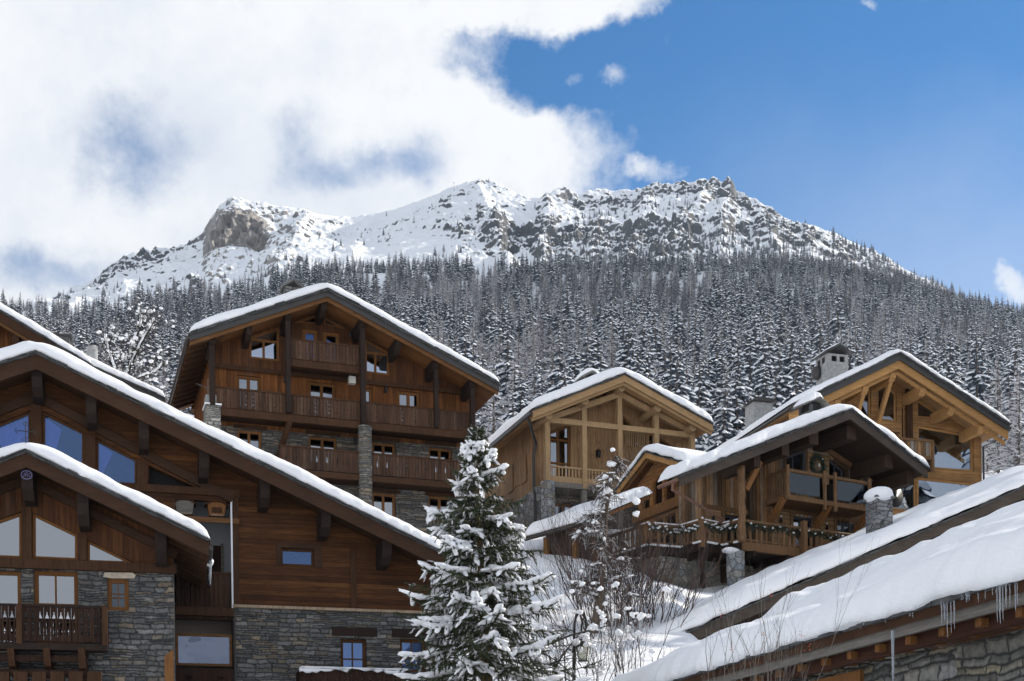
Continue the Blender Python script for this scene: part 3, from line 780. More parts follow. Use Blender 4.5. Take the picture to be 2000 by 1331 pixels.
# ------------------------------------------------------------------ houses
def house_a():
    f = Frame(414, 760, 55, 20.0); T = f.thing('chalet', 'large dark brown chalet with three storeys of board balconies over a grey stone base', 'chalet')
    V = 1.9; th = .22
    line = [f.p(371, 655, V), f.p(639, 569, V), f.p(974, 753, V)]
    y1 = 8.2
    gable_roof(T, line, -V, y1, th, 'soffit', 'zinc', .24, .06, 'beam_warm', .16, snow=.40, seed=2, slate_layers=3)
    xa, xb = 0.0, f.p(926, 800)[0]
    zb = f.p(880, 1120)[1]; zs = f.p(430, 812, 1.35)[1]; zt = f.p(415, 716)[1]
    # stone base with its windows
    st = []
    for xl, xr, yt, yb in ((463, 511, 835, 905), (603, 658, 847, 905), (727, 773, 859, 915), (837, 883, 867, 925)):
        st.append(W(f.rect(xl, xr, yt, yb), bars=[('v', .5)], bw=.12, fw=.11, mat='orange_wood', dep=.16, cur=[([(.0, 0), (.0, 1), (.16, 1), (.13, 0)], 'curtain_white')] if xl in (603, 727) else None))
    for xl, xr, yt, yb, c in ((727, 773, 961, 1011, 1), (837, 883, 967, 1017, 0)):
        st.append(W(f.rect(xl, xr, yt, yb), bars=[('v', .5)], bw=.12, fw=.11, mat='orange_wood', dep=.16, cur=[([(.82, 0), (.75, 1), (1, 1), (1, 0)], 'curtain_white')] if c else None))
    facade(T, 'stone_wall', rc(xa, xb, zb, zs), st, 0, .4, 'stone_schist')
    for xl, xr, yt in ((455, 520, 828), (596, 665, 840), (722, 780, 852), (830, 890, 860), (722, 780, 953), (830, 890, 960)):
        q = f.rect(xl, xr, yt, yt+7); bar(T, 'lintel', 'beam_brown', (q[0], -.02, q[2]+.06), (q[1], -.02, q[2]+.06), .1, .16)
    # main storey
    wd = []
    for xl, xr, yt, yb in ((462, 509, 732, 800), (602, 655, 745, 812), (776, 820, 763, 825)):
        wd.append(W(f.rect(xl, xr, yt, yb), bars=[('v', .5)], bw=.14, fw=.12, dep=.08, cur=[([(.72, 0), (.75, 1), (1, 1), (1, 0)], 'curtain_white')]))
    wd.append(W(f.rect(702, 727, 756, 820), bars=(), fw=.12, dep=.08))
    facade(T, 'wall', under_roof(line, xa, xb, zs, zt, th), wd, 0, .3, 'wood_a')
    # gable
    g = -.14; out = under_roof(line, xa, xb, zt+.004, 99, th)
    gw = []
    P = lambda *q: [f.p(x, y, -g) for x, y in q]
    gw.append(W(P((487, 656), (545.5, 634), (545.5, 706), (487, 700)), bars=[('h', .60), ('v', .48, 0, .60)], bw=.1, fw=.1, dep=.06, glass='glass', cur=[([(.72, .55), (.6, 1), (1, 1), (1, .6)], 'curtain')]))
    gw.append(W(P((713, 661), (761, 688), (761, 734), (713, 728)), bars=[('h', .66), ('v', .42, 0, .66)], bw=.1, fw=.1, dep=.06, glass='glass'))
    for xl, xr, yt, yb in ((590, 620.5, 642, 706), (631, 663, 647, 712)):
        gw.append(W(f.rect(xl, xr, yt, yb, -g), fw=.16, dep=.06, glass='glass_blue'))
    gw.append(W(P((571, 628), (618.5, 609), (618.5, 632.5)), fw=.07, dep=.05, glass='glass_dark'))
    gw.append(W(P((633, 634), (633, 612), (682, 639.5)), fw=.07, dep=.05, glass='glass_dark'))
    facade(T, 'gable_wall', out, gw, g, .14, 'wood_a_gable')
    bar(T, 'trim_board', 'beam_brown', (xa, g-.03, zt), (xb, g-.03, zt), .05, .2)
    shell(T, xa, xb, 0, y1-.8, zb, line, th, 'wood_a')
    # a window slot in the side wall
    (ya_, za_), (yb_, zb_) = f.side(377, 782, 0), f.side(370, 818, 0)
    b = MB(); b.box(-.03, .1, ya_+.2, ya_+1.0, zb_, za_); o = b.build('side_window', 'frame_brown', T)
    b = MB(); b.box(-.05, -.035, ya_+.3, ya_+.9, zb_+.1, za_-.1); b.build('pane', 'glass_dark', o)
    # balconies
    B = 1.35
    x0, z1 = f.p(421, 757.5, B); x1 = f.p(926, 802, B)[0]; z0 = f.p(425, 795, B)[1]
    balcony(T, x0, x1, z0, z1, -B, B, cut='heart', beam_h=.30)
    u0, uz1 = f.p(568, 663.5, B); u1 = f.p(707, 677, B)[0]; uz0 = f.p(568, 700, B)[1]
    balcony(T, u0, u1, uz0, uz1, -B, B-.14, cut='heart', beam_h=.30)
    l0, lz1 = f.p(548, 872, B+.1); l1 = f.p(910, 909, B+.1)[0]; lz0 = f.p(552, 913, B+.1)[1]
    balcony(T, l0, l1, lz0, lz1, -B-.1, B+.1, cut='slot', beam_h=.26, ends=(1, 1))
    # posts under the purlins
    def zr(x): return poly_z(line, x)-th
    for px, py, bot, w in ((413.5, 700, z0, .22), (562, 700, z0, .20), (708, 720, z0-.2, .22), (851, 760, z0, .18), (922, 800, lz0-2.6, .20)):
        x = f.p(px, py, B+.12)[0]; post(T, x, -B-.16, bot, zr(x)-.42, w, 'beam_dark')
    for px, py in ((414, 668), (486, 645), (562, 622), (632, 594), (706, 640), (777, 678), (850, 718), (921, 760)):
        x = f.p(px, py, 1.45)[0]; purlin(T, x, zr(x)-.0, .25, .5, -1.62, -.15, 'beam_dark')
    # sloping brace and corner timbers under the main balcony
    a = f.p(563, 826, .9); c = f.p(556, 872, .9); bar(T, 'brace', 'beam_brown', (a[0], -B, a[1]), (c[0]-.1, -.5, c[1]), .2, .2)
    a = f.p(905, 862, .9); bar(T, 'brace', 'beam_brown', (a[0], -B, z0-.4), (a[0], -.1, z0-1.8), .2, .2)
    xp = f.p(713.5, 900, B+.12)[0]; round_pillar(T, xp, -B-.12, zb, z0-.28, .30, 'stone_schist')
    # boarded chimney breast on the front left corner
    c0, c1 = f.p(402, 800, 1.55)[0], f.p(431, 800, 1.55)[0]; ct = f.p(402, 789, 1.55)[1]; cc = f.p(402, 768, 1.55)[1]
    b = MB(); b.box(c0, c1, -1.55, -.62, zb, ct); ch = b.build('stone_chimney', 'stone_brick', T)
    b = MB(); b.box(c0+.03, c0+.47, -1.4, -.75, ct, cc); b.build('chimney_cap', 'concrete', ch)
    b = MB(); b.box(c0-.04, c1+.04, -1.58, -.6, ct, ct+.06); b.build('snow_cap', 'snow', ch)
    b = MB(); ax, az = c0+.15, cc
    b.tube([(ax, -1.1, az), (ax, -1.1, az+.75)], .02, 5); b.tube([(ax+.12, -1.1, az+.34), (ax-.52, -1.1, az+.52)], .012, 4)
    for k in range(7):
        q = .1-.09*k; b.tube([(ax+q, -1.3, az+.36-.28*q), (ax+q, -.9, az+.36-.28*q)], .008, 4)
    b.tube([(ax, -1.1, az+.2), (ax+.25, -1.1, az+.05)], .02, 5)
    b.build('antenna', 'grey_wood', ch)
    # eave
    e = line[0]; gutter(T, [(e[0]-.1, -V, e[1]-.12), (e[0]-.1, y1, e[1]-.12)], .085)
    for k in range(13):
        y = -V+.35+k*.72; b = MB(); b.prism_x([(y-.05, 0), (y+.05, 0), (y+.05, .01), (y-.05, .01)], 0, 1); 
        b = MB(); sl = (line[1][1]-e[1])/(line[1][0]-e[0]); b.beam((e[0]+.02, y, e[1]-th-.09), (e[0]+1.4, y, e[1]+1.38*sl-th-.09), .10, .16); b.build('rafter', 'beam_brown', T)
    gutter(T, [(e[0]-.1, y1-.4, e[1]-.15), (e[0]+.1, y1-.4, e[1]-.5), (xa-.1, y1-1.2, e[1]-.9), (xa-.1, y1-1.2, zb)], .055, name='downpipe')
    for px, py, o in ((556, 742, 0), (753, 762, 0), (685, 653, -g), (692, 860, 0)):
        x, z = f.p(px, py, o+.1); wall_lamp(T, x, -o-.001, z, 1.1)
    x, z = f.p(687, 744, .6); b = MB(); b.box(x-.15, x+.15, -.75, -.5, z-.16, z+.16); b.build('floodlight', 'signal_white', T)
    # slate hood of the ridge chimney
    x, z = f.p(571, 566, -2.5); b = MB(); b.prism([(x-.4, z-1.2), (x+.4, z-1.2), (x+.4, z), (x-.4, z)], 2.2, 3.0); o = b.build('chimney', 'stone_schist_dark', T)
    b = MB()
    for s in (-1, 1): b.beam((x+s*.55, 2.6, z-.06), (x, 2.6, z+.32), 1.1, .06)
    b.build('chimney_hood', 'slate_light', o)

def house_b():
    f = Frame(1043, 830, 63, 20.6); T = f.thing('chalet', 'pale honey wood chalet with a timber frame gable and snow capped chimney, in the middle', 'chalet')
    V = 2.3; th = .2
    line = [f.p(1040, 803, V), f.p(1218.5, 733, V), f.p(1391, 831, V)]; y1 = 8.5
    gable_roof(T, line, -V, y1, th, 'soffit_light', 'verge_b', .34, .08, 'verge_b', .14, snow=.52, seed=5, slate_layers=2)
    xa, xb = 0, f.p(1352, 850)[0]; zb = f.p(1040, 1060)[1]; zs = f.p(1045, 955)[1]
    P = lambda *q: [f.p(x, y) for x, y in q]
    wn = [W(P((1073, 843), (1115, 828), (1115, 946), (1073, 941)), bars=[('v', .42), ('h', .33), ('h', .76)], bw=.1, fw=.12, dep=.12, mat='frame_warm', glass='glass_grey', cur=[([(.0, 0), (.0, .4), (.4, .4), (.4, 0)], 'curtain_white'), ([(.62, 0), (.62, .4), (1, .4), (1, 0)], 'curtain_white')]),
          W(P((1217, 812), (1217, 833), (1238, 834)), fw=.06, dep=.1, mat='frame_warm', glass='glass_dark'),
          W(f.rect(1224, 1262, 845, 872), fw=.06, dep=.1, mat='frame_warm', glass='glass_dark'),
          W(P((1268, 848), (1278, 849), (1330, 880), (1268, 876)), fw=.06, dep=.1, mat='frame_warm', glass='glass_dark')]
    facade(T, 'wall', [(xa, zs), (xb, zs)]+gable_outline(line, xa, xb, zs, th)[2:], wn, 0, .3, 'wood_b')
    b = f.rect(1088, 1180, 981, 1050)
    facade(T, 'stone_wall', rc(xa, xb, zb, zs-.01), [W(f.rect(1084, 1120, 982, 1050), bars=[('v', .5)], fw=.1, mat='frame_warm', dep=.2)], .02, .4, 'stone_schist')
    shell(T, xa, xb, 0, y1-.9, zs, line, th, 'wood_b')
    b = MB(); b.box(xa-.03, xa+.4, 0, y1-1, zb, zs-.02); b.build('side_base', 'stone_blocks', T)
    FR = 1.25
    def zr(x): return poly_z(line, x)-th
    # open timber frame in front of the wall
    zbm0 = f.p(1059, 820, FR); zbm1 = f.p(1356, 850, FR); zbeam = zbm0[1]
    bar(T, 'tie_beam', 'beam_b', (zbm0[0], -FR, zbeam), (zbm1[0], -FR, zbeam), .24, .26)
    rdx = f.p(1210, 772, FR)
    for q0, q1 in (((1073, 818), (1210, 771)), ((1210, 771), (1353, 846))):
        a, c = f.p(*q0, FR), f.p(*q1, FR); bar(T, 'truss_rafter', 'beam_b', (a[0], -FR, a[1]), (c[0], -FR, c[1]), .22, .26)
    zdeck = f.p(1075, 950, FR)[1]
    for px, top, bot in ((1068, None, zdeck), (1140, 782, zdeck), (1209.5, 771, zdeck), (1281, 808, zdeck), (1351, 846, zdeck)):
        x = f.p(px, 850, FR)[0]; zt = zbeam if top is None else f.p(px, top, FR)[1]
        post(T, x, -FR, bot, zt, .25, 'beam_b')
    for px, py in ((1071, 808), (1142, 783), (1214, 757), (1285, 797), (1353, 833)):
        x = f.p(px, py, 1.9)[0]
        b = MB(); z = zr(x)-.26; b.tube([(x, -1.95, z), (x, 0, z)], .2, 12); b.build('purlin', 'beam_b', T)
    # balcony
    x0, z1 = f.p(1075, 911, FR); x1 = f.p(1354, 940, FR)[0]; z0 = f.p(1075, 935, FR)[1]
    b = MB(); b.box(x0, x1, -FR-.04, -FR+.06, z1-.04, z1+.05); bl = b.build('balcony', 'beam_b', T)
    b = MB(); b.box(x0, x1, -FR-.06, -FR+.06, z0-.15, z0+.14); b.build('floor_beam', 'beam_b', bl)
    n = 44
    for k in range(n):
        x = x0+(x1-x0)*(k+.5)/n; b = MB(); b.box(x-.035, x+.035, -FR-.015, -FR+.02, z0+.14, z1-.04); b.build('baluster', 'beam_b', bl)
    b = MB(); b.box(x0-.2, x1, -FR-.1, -.01, z0-.42, z0-.16); b.build('deck', 'grey_wood', T)
    for px in (1142, 1212):
        x = f.p(px, 1000, FR)[0]; post(T, x, -FR+.1, zb, z0-.42, .27, 'grey_wood')
    xp = f.p(1070, 970, FR)[0]; round_pillar(T, xp, -FR, zb, f.p(1070, 942, FR)[1], .36, 'stone_blocks')
    b = MB(); xq = f.p(1044, 970)[0]; b.box(xq-.1, xq+.7, -.5, -.0, zb, zs); b.build('stone_pier', 'stone_blocks', T)
    # inner balustrade of the upper loggia on the right
    q = f.rect(1220, 1260, 841, 872, .03)
    b = MB(); b.box(q[0], q[1], -.09, -.04, q[3]-.06, q[3]); ib = b.build('inner_rail', 'beam_b', T)
    for k in range(11):
        x = q[0]+(q[1]-q[0])*(k+.5)/11; b = MB(); b.box(x-.03, x+.03, -.08, -.05, q[2], q[3]-.06); b.build('baluster', 'beam_b', ib)
    # side wall shutters
    (y0, za), (y1_, _) = f.side(1024, 903, 0), f.side(997, 925, 0)
    zt_, zb_ = f.side(1010, 905, 0)[1], f.side(1010, 950, 0)[1]
    ym = (y0+y1_)/2
    b = MB(); b.box(-.02, .06, ym-.55, ym+.55, zb_, zt_); o = b.build('side_window', 'wood_b', T)
    for s in (-1, 1):
        b = MB(); b.box(-.07, -.025, ym+s*.95-.4, ym+s*.95+.4, zb_-.1, zt_+.1); b.build('shutter', 'wood_b', o)
    e = line[0]; gutter(T, [(e[0]-.08, -V, e[1]-.1), (e[0]-.08, y1, e[1]-.1)], .09)
    gutter(T, [(e[0]-.08, -V+.6, e[1]-.12), (e[0]+.1, -V+.6, e[1]-.4), (xa-.02, -.3, e[1]-.95), (xa-.09, -.12, e[1]-1.5), (xa-.09, -.12, zs-.1), (xa-.2, -.5, zs-.5), (xa-.2, -.5, zb)], .075, name='downpipe')
    x, z = f.p(1167, 887, .1); wall_lamp(T, x, -.001, z, 1.5)
    x, z = f.p(1153, 744, -2.2); b = MB(); b.box(x-.48, x+.48, 2.0, 2.9, z-1.5, z+.1); o = b.build('chimney', 'stone_schist_dark', T)
    b = MB()
    for s in (-1, 1): b.beam((x+s*.68, 2.45, z+.02), (x, 2.45, z+.40), 1.25, .07)
    b.build('chimney_hood', 'slate_light', o)
    roof_snow(o, [(x-.6, z+.1), (x, z+.44), (x+.6, z+.1)], 1.85, 3.05, .3, seed=3, over=.03, name='snow_cap', step=.08, smooth_ridge=.3)

def house_c():
    f = Frame(470, 1060, 46, 16.5); T = f.thing('chalet', 'dark brown chalet with wide snowy gable, tall blue windows and a recessed loggia', 'chalet')
    V = 1.6; th = .22
    c = f.p(71, 693, V); r = f.p(872, 1088.5, V); line = [(2*c[0]-r[0], r[1]), c, r]; y1 = 8.5
    gable_roof(T, line, -V, y1, th, 'soffit_dark', 'verge_c', .5, .09, None, snow=.50, seed=9, slate_layers=3, r=.36)
    xa, xb = line[0][0]+.25, r[0]-.25; zb = f.p(600, 1420)[1]; zs = f.p(640, 1192)[1]
    lx0, lx1 = f.p(342, 1000)[0], f.p(453, 1000)[0]
    P = lambda *q: [f.p(x, y) for x, y in q]
    wn = []
    wl = f.p(84, 804)[0]
    wn.append(W(P((-70, 855), (59, 801), (59, 935), (-70, 925)), fw=.07, dep=.14, mat='frame_brown', glass='glass_blue', cur=[([(.72, .0), (.45, .75), (1, 1), (1, .0)], 'curtain')]))
    wn.append(W(P((83, 802), (164, 843), (164, 944), (83, 937)), fw=.07, dep=.14, mat='frame_brown', glass='glass_blue', cur=[([(.0, .1), (.0, 1), (.45, .82), (.12, .1)], 'curtain')]))
    wn.append(W(P((188, 855), (267, 896), (267, 946), (188, 942)), fw=.07, dep=.14, mat='frame_brown', glass='glass_blue', cur=[([(.0, .2), (.0, 1), (.4, .8), (.1, .2)], 'curtain')]))
    wn.append(W(f.rect(549, 613, 1070, 1103), fw=.07, dep=.16, mat='frame_brown', glass='glass_blue'))
    loggia = P((342, 974), (453, 981), (453, 1186), (342, 1184))
    outer = [(xa, zs), (xb, zs)]+gable_outline(line, xa, xb, zs, th)[2:]
    b = MB(); tri = P((291, 909), (382, 952), (291, 948))
    wall(b, outer, [w['pts'] for w in wn]+[ccw(loggia), ccw(tri)], 0, .3); b.build('wall', 'wood_horizontal', T)
    for w in wn:
        k = dict(w); k['pts'] = inset(k['pts'], .004); d = k.pop('dep'); window(T, y=d, **k)
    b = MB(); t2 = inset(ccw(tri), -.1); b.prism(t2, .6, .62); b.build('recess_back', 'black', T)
    low = f.rect(342, 453, 1208, 1304)
    sw = [W(f.rect(665, 716, 1247, 1312), bars=[('v', .48), ('h', .38)], fw=.12, bw=.05, mat='frame_brown', glass='glass_blue', dep=.2),
          W(f.rect(781, 832, 1247, 1312), bars=[('v', .48), ('h', .38)], fw=.12, bw=.05, mat='frame_brown', glass='glass_blue', dep=.2)]
    b = MB(); xw = f.p(455, 1200)[0]
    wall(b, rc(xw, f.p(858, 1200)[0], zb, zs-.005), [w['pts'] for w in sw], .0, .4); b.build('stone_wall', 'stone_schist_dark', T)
    for w in sw:
        k = dict(w); k['pts'] = inset(k['pts'], .004); d = k.pop('dep'); window(T, y=d, **k)
    b = MB(); wall(b, rc(xa, xw, zb, zs-.005), [rc(*low)], .0, .3); b.build('lower_wall', 'wood_dark_boards', T)
    for xl, xr, yt in ((648, 736, 1225), (765, 845, 1228)):
        q = f.rect(xl, xr, yt, yt+17); b = MB(); b.box(q[0], q[1], -.05, .15, q[2], q[3]); b.build('lintel', 'beam_dark', T)
    bar(T, 'sill_beam', 'weathered', (xw, -.08, zs+.02), (xb, -.08, zs+.02), .16, .10)
    # loggia: grey back wall with a door, parapet, nest shelf
    q = f.rect(342, 453, 974, 1186)
    b = MB(); b.box(lx0-1.5, lx1+.4, 2.0, 2.1, q[2]-.2, q[3]+.6); b.build('loggia_back', 'plaster', T)
    b = MB(); b.box(lx0-1.5, lx1+.4, .32, 2.0, q[2]-.02, q[2]+.05); b.build('loggia_floor', 'wood_dark_boards', T)
    d0 = f.p(396, 1065, -1.95); d1 = f.p(432, 1122, -1.95); b = MB(); b.box(d0[0]-.3, d1[0], 1.93, 1.99, q[2], d0[1]); dr = b.build('loggia_door', 'wood_dark_boards', T)
    b = MB(); b.box(d1[0], d1[0]+.1, 1.90, 1.99, q[2], d0[1]+.08); b.build('door_frame', 'grey_wood', dr)
    z1 = f.p(420, 1121, .05)[1]
    b = MB(); n = 12
    for k in range(n):
        a = lx0+(lx1-lx0)*k/n; b.box(a+.006, a+(lx1-lx0)/n-.006, -.04, .01, q[2]-.02, z1)
    pr = b.build('parapet', 'wood_dark_boards', T); b = MB(); b.box(lx0, lx1, -.07, .05, z1, z1+.07); b.build('rail', 'beam_brown', pr)
    zz = f.p(430, 1017, .06)[1]
    bar(T, 'shelf_beam', 'beam_warm', (lx0-.2, -.06, zz), (lx1+.25, -.06, zz), .1, .18)
    zz2 = f.p(430, 962, .1)[1]; a = f.p(262, 950, .1)[0]
    bar(T, 'cross_beam', 'beam_brown', (a, -.07, zz2), (lx1+.3, -.07, zz2), .14, .26)
    x = f.p(460, 1080)[0]; b = MB(); b.box(x-.12, x+.12, -.06, .05, zs, zz2-.13); b.build('corner_post', 'beam_brown', T)
    x = f.p(452, 1000, .12)[0]; gutter(T, [(x, -.1, zz2-.1), (x, -.1, f.p(452, 1195)[1])], .035, 'white_paint', 'downpipe')
    gutter(T, [(x+.06, -.1, f.p(452, 1196)[1]), (x+.06, -.1, zb)], .04, 'zinc', 'downpipe')
    # lower glazed screen
    window(T, inset(ccw(rc(low[0], low[1], f.p(342, 1300)[1], f.p(342, 1236)[1])), .01), .05, 'beam_warm', 'glass_wavy', .09)
    b = MB(); b.box(low[0]-.3, low[1]+.3, 1.2, 1.25, zb, low[3]+.3); b.build('screen_back', 'room', T)
    bar(T, 'floor_beam', 'beam_brown', (lx0-.2, -.12, f.p(400, 1196)[1]), (lx1, -.12, f.p(400, 1196)[1]), .2, .3)
    # small window surround
    s = f.rect(540, 628, 1060, 1106); w = f.rect(549, 613, 1070, 1103)
    b = MB(); b.box(s[0], s[1], -.06, -.003, w[3], s[3]); b.box(s[0], w[0], -.05, -.003, s[2], w[3]); b.box(w[1], s[1], -.05, -.003, s[2], w[3]); b.build('window_surround', 'verge_c', T)
    x = f.p(690, 1100)[0]; b = MB(); b.box(x-.11, x+.11, -.05, -.003, zs+.06, poly_z(line, x)-.9); b.build('batten', 'beam_brown', T)
    def zr(x): return poly_z(line, x)-th
    for px, py in ((72, 735), (178, 797), (281, 855), (399, 912), (518, 968), (637, 1027), (756, 1087)):
        x = f.p(px, py, 1.35)[0]; purlin(T, x, zr(x)-.12, .34, .78, -1.42, -.02, 'beam_dark', .3)
    x = f.p(-40, 780, 1.35)[0]; purlin(T, x, zr(x)-.12, .34, .78, -1.42, -.02, 'beam_dark', .3)
    # sloping rafter line on the gable above the windows
    for q0, q1 in (((-90, 835), (73, 775)), ((73, 775), (330, 912)), ((330, 912), (455, 975))):
        a, e = f.p(*q0, .08), f.p(*q1, .08); bar(T, 'gable_beam', 'verge_c', (a[0], -.08, a[1]), (e[0], -.08, e[1]), .13, .30)
    for px, y0, y1_ in ((70, 790, 960), (176, 850, 960), (278, 905, 960)):
        a, e = f.p(px, y0, .05), f.p(px, y1_, .05); post(T, a[0], -.06, e[1], a[1], .34, 'beam_brown', d=.13)
    shell(T, xa, xb, 0, y1-.9, zb, line, th, 'wood_horizontal')
    # front balcony at the foot of the wall
    x0, z1 = f.p(586, 1309, 1.2); x1 = f.p(800, 1309, 1.2)[0]
    balcony(T, x0, x1, z1-.95, z1, -1.2, 1.1, mat='wood_dark_boards', cut='heart', beam='beam_dark', ends=(1, 0))
    roof_snow(T, [(x0-.05, z1+.07), (x1+.05, z1+.07)], -1.25, -1.1, .07, seed=4, over=.0, name='rail_snow', r=.06, smooth_ridge=.01, ends=(1, 1), rb=.06, droop=.01)
    b = MB(); w0, w1 = f.p(343, 1305, .1), f.p(455, 1305, .1)
    hs = []
    for fx in (.22, .78):
        m = w0[0]+(w1[0]-w0[0])*fx; hs.append([(m-.14, w0[1]-.32), (m, w0[1]-.48), (m+.14, w0[1]-.32), (m+.06, w0[1]-.25), (m, w0[1]-.3), (m-.06, w0[1]-.25)])
    wall(b, rc(w0[0], w1[0], w0[1]-1.3, w0[1]-.02), hs, -.12, .05); b.build('lower_parapet', 'wood_dark_boards', T)
    return f, T, zz, lx0, lx1

def house_d():
    f = Frame(200, 1112, 40, 14.5); T = f.thing('chalet', 'low front chalet with stone walls, carved board balcony and iron cross on its gable', 'chalet')
    V = 1.45; th = .2
    c = f.p(52, 886, V); r = f.p(408, 1060, V); line = [(2*c[0]-r[0], r[1]), c, r]; y1 = 6.5
    gable_roof(T, line, -V, y1, th, 'soffit_dark', 'verge_c', .42, .08, None, snow=.40, seed=13, slate_layers=3, r=.32)
    xb = f.p(339, 1150)[0]; xa = 2*c[0]-xb-.6; zb = f.p(200, 1440)[1]; zs = f.p(155, 1109)[1]
    P = lambda *q: [f.p(x, y) for x, y in q]
    wn = [W(P((-60, 1035), (42, 999), (42, 1090), (-60, 1086)), fw=.08, dep=.12), W(P((63, 1000), (151, 1043), (151, 1094), (63, 1090)), fw=.08, dep=.12),
          W(P((170, 1054), (264, 1100), (170, 1097)), fw=.07, dep=.12)]
    outer = [(xa, zs), (xb, zs)]+gable_outline(line, xa, xb, zs, th)[2:]
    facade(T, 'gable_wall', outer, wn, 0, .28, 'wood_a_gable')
    sw = [W(f.rect(-60, 40, 1112, 1258), bars=[('v', .5), ('h', .56)], bw=.05, fw=.11, dep=.15),
          W(f.rect(65, 152, 1113, 1258), bars=[('v', .48), ('h', .56)], bw=.055, fw=.13, dep=.15, cur=[([(.78, 0), (.86, 1), (1, 1), (1, 0)], 'curtain_pink')]),
          W(f.rect(209, 251, 1129, 1192), bars=[('v', .5), ('h', .38), ('h', .55)], bw=.03, fw=.13, dep=.12, mat='frame_warm', glass='glass_clear')]
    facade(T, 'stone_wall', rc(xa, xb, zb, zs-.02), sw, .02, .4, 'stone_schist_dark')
    q = f.rect(201, 265, 1117, 1129, .05); b = MB(); b.prism([(q[0], q[2]+.03), (q[0]+.3, q[2]), (q[1]-.05, q[2]+.02), (q[1], q[2]+.12), (q[1]-.1, q[3]), (q[0]+.05, q[3]-.02)], -.06, .1); b.build('lintel_stone', 'pale_stone', T)
    bar(T, 'wall_beam', 'beam_brown', (xa, -.07, zs+.05), (xb+.1, -.07, zs+.05), .16, .3)
    shell(T, xa, xb, 0, y1-.7, zb, line, th, 'stone_schist_dark')
    def zr(x): return poly_z(line, x)-th
    for px, py in ((53, 950), (162, 998), (314, 1072), (-60, 998)):
        x = f.p(px, py, 1.2)[0]; pu = purlin(T, x, zr(x)-.08, .33, .85, -1.28, -.02, 'beam_dark', .3)
        if px == 53:
            # carved oval with the letters, on the end of the ridge beam
            z = zr(x)-.40; y = -1.29; b = MB(); n = 26
            ov = [(x+math.cos(a)*.155, y-.012, z+math.sin(a)*.13) for a in [2*math.pi*i/n for i in range(n+1)]]
            b.tube(ov, .014, 6, False)
            G = {'J': [[(.8, 1), (.8, .2), (.5, 0), (.2, .2)]], 'H': [[(.1, 0), (.1, 1)], [(.9, 0), (.9, 1)], [(.1, .5), (.9, .5)]], 'S': [[(.9, .85), (.5, 1), (.1, .78), (.5, .52), (.9, .25), (.5, 0), (.1, .15)]]}
            for i, ch in enumerate('JHS'):
                for st in G[ch]: b.tube([(x-.115+i*.08+px_*.062, y-.012, z-.055+pz*.11) for px_, pz in st], .009, 5)
            b.tube([(x, y-.012, z+.055), (x, y-.012, z+.11)], .008, 4); b.tube([(x-.03, y-.012, z+.085), (x+.03, y-.012, z+.085)], .008, 4)
            M_em = b.build('carved_emblem', 'emblem', pu)
    for q0, q1 in (((-90, 990), (52, 938)), ((52, 938), (270, 1048)), ((270, 1048), (345, 1085))):
        a, e = f.p(*q0, .06), f.p(*q1, .06); bar(T, 'gable_beam', 'verge_c', (a[0], -.06, a[1]), (e[0], -.06, e[1]), .1, .26)
    for px, y0, y1_ in ((52, 990, 1093), (160, 1044, 1095)):
        a, e = f.p(px, y0, .05), f.p(px, y1_, .05); post(T, a[0], -.04, e[1], a[1], .28, 'beam_brown', d=.1)
    # balcony
    x0 = xa; x1, z1 = f.p(206, 1189, 1.2); z0 = f.p(206, 1256, 1.2)[1]
    balcony(T, x0, x1, z0, z1, -1.2, 1.15, mat='wood_dark_boards', board=.2, cut='baluster', beam='beam_dark', beam_h=.2, ends=(0, 1))
    for px in (38, 205):
        x = f.p(px, 1220, 1.25)[0]; post(T, x, -1.26, z0-.1, z1+.04, .16, 'beam_brown')
    for px, yt, yb in ((22, 1268, 1300), (92, 1268, 1300), (160, 1268, 1305)):
        a, e = f.p(px, yt, 1.0), f.p(px, yb, 1.0); b = MB(); b.prism_x([(-1.3, a[1]), (0, a[1]), (0, e[1]-.3), (-.9, e[1])], a[0]-.1, a[0]+.1); b.build('bracket', 'beam_brown', T)
    for k, yt in enumerate((1274, 1302)):
        a, e = f.p(-60, yt, .9), f.p(171-k*2, yt+20, .9); b = MB(); b.box(a[0], e[0], -.95+k*.1, -.75+k*.1, e[1], a[1]-.06); b.build('under_beam', 'wood_dark_boards', T)
    for k in range(6):
        a = f.p(-10+k*36, 1312, 1.0); e = f.p(18+k*36, 1345, 1.0); b = MB(); b.box(a[0], e[0], -1.0, -.7, e[1], a[1]); b.build('joist_end', 'beam_brown', T)
    a, e = f.p(321, 1274, .5), f.p(340, 1360, .5); b = MB(); b.prism([(a[0], e[1]), (e[0], e[1]), (e[0], a[1]+.1), (a[0], a[1]-.12)], -.5, -.44); b.build('end_board', 'orange_wood', T)
    # iron cross
    x, z = f.p(51, 874, V); b = MB()
    b.tube([(x, -V-.02, z-.15), (x, -V-.02, z+.78)], .016, 6); b.tube([(x-.28, -V-.02, z+.48), (x+.28, -V-.02, z+.48)], .014, 6)
    for s in (-1, 1):
        b.tube([(x+s*.24, -V-.02, z+.40), (x+s*.31, -V-.02, z+.46), (x+s*.31, -V-.02, z+.52), (x+s*.24, -V-.02, z+.57)], .01, 5)
        b.tube([(x+s*.03, -V-.02, z+.66), (x+s*.1, -V-.02, z+.70), (x+s*.03, -V-.02, z+.76)], .009, 5)
        b.tube([(x+s*.03, -V-.02, z+.30), (x+s*.12, -V-.02, z+.22), (x+s*.05, -V-.02, z+.14)], .009, 5)
    b.build('iron_cross', 'iron', T)
    # eave with its gutter, rafter ends, icicles
    e = line[2]; sl = (line[1][1]-e[1])/(e[0]-line[1][0])
    gutter(T, [(e[0]+.06, -V, e[1]-.16), (e[0]+.06, y1, e[1]-.16)], .08)
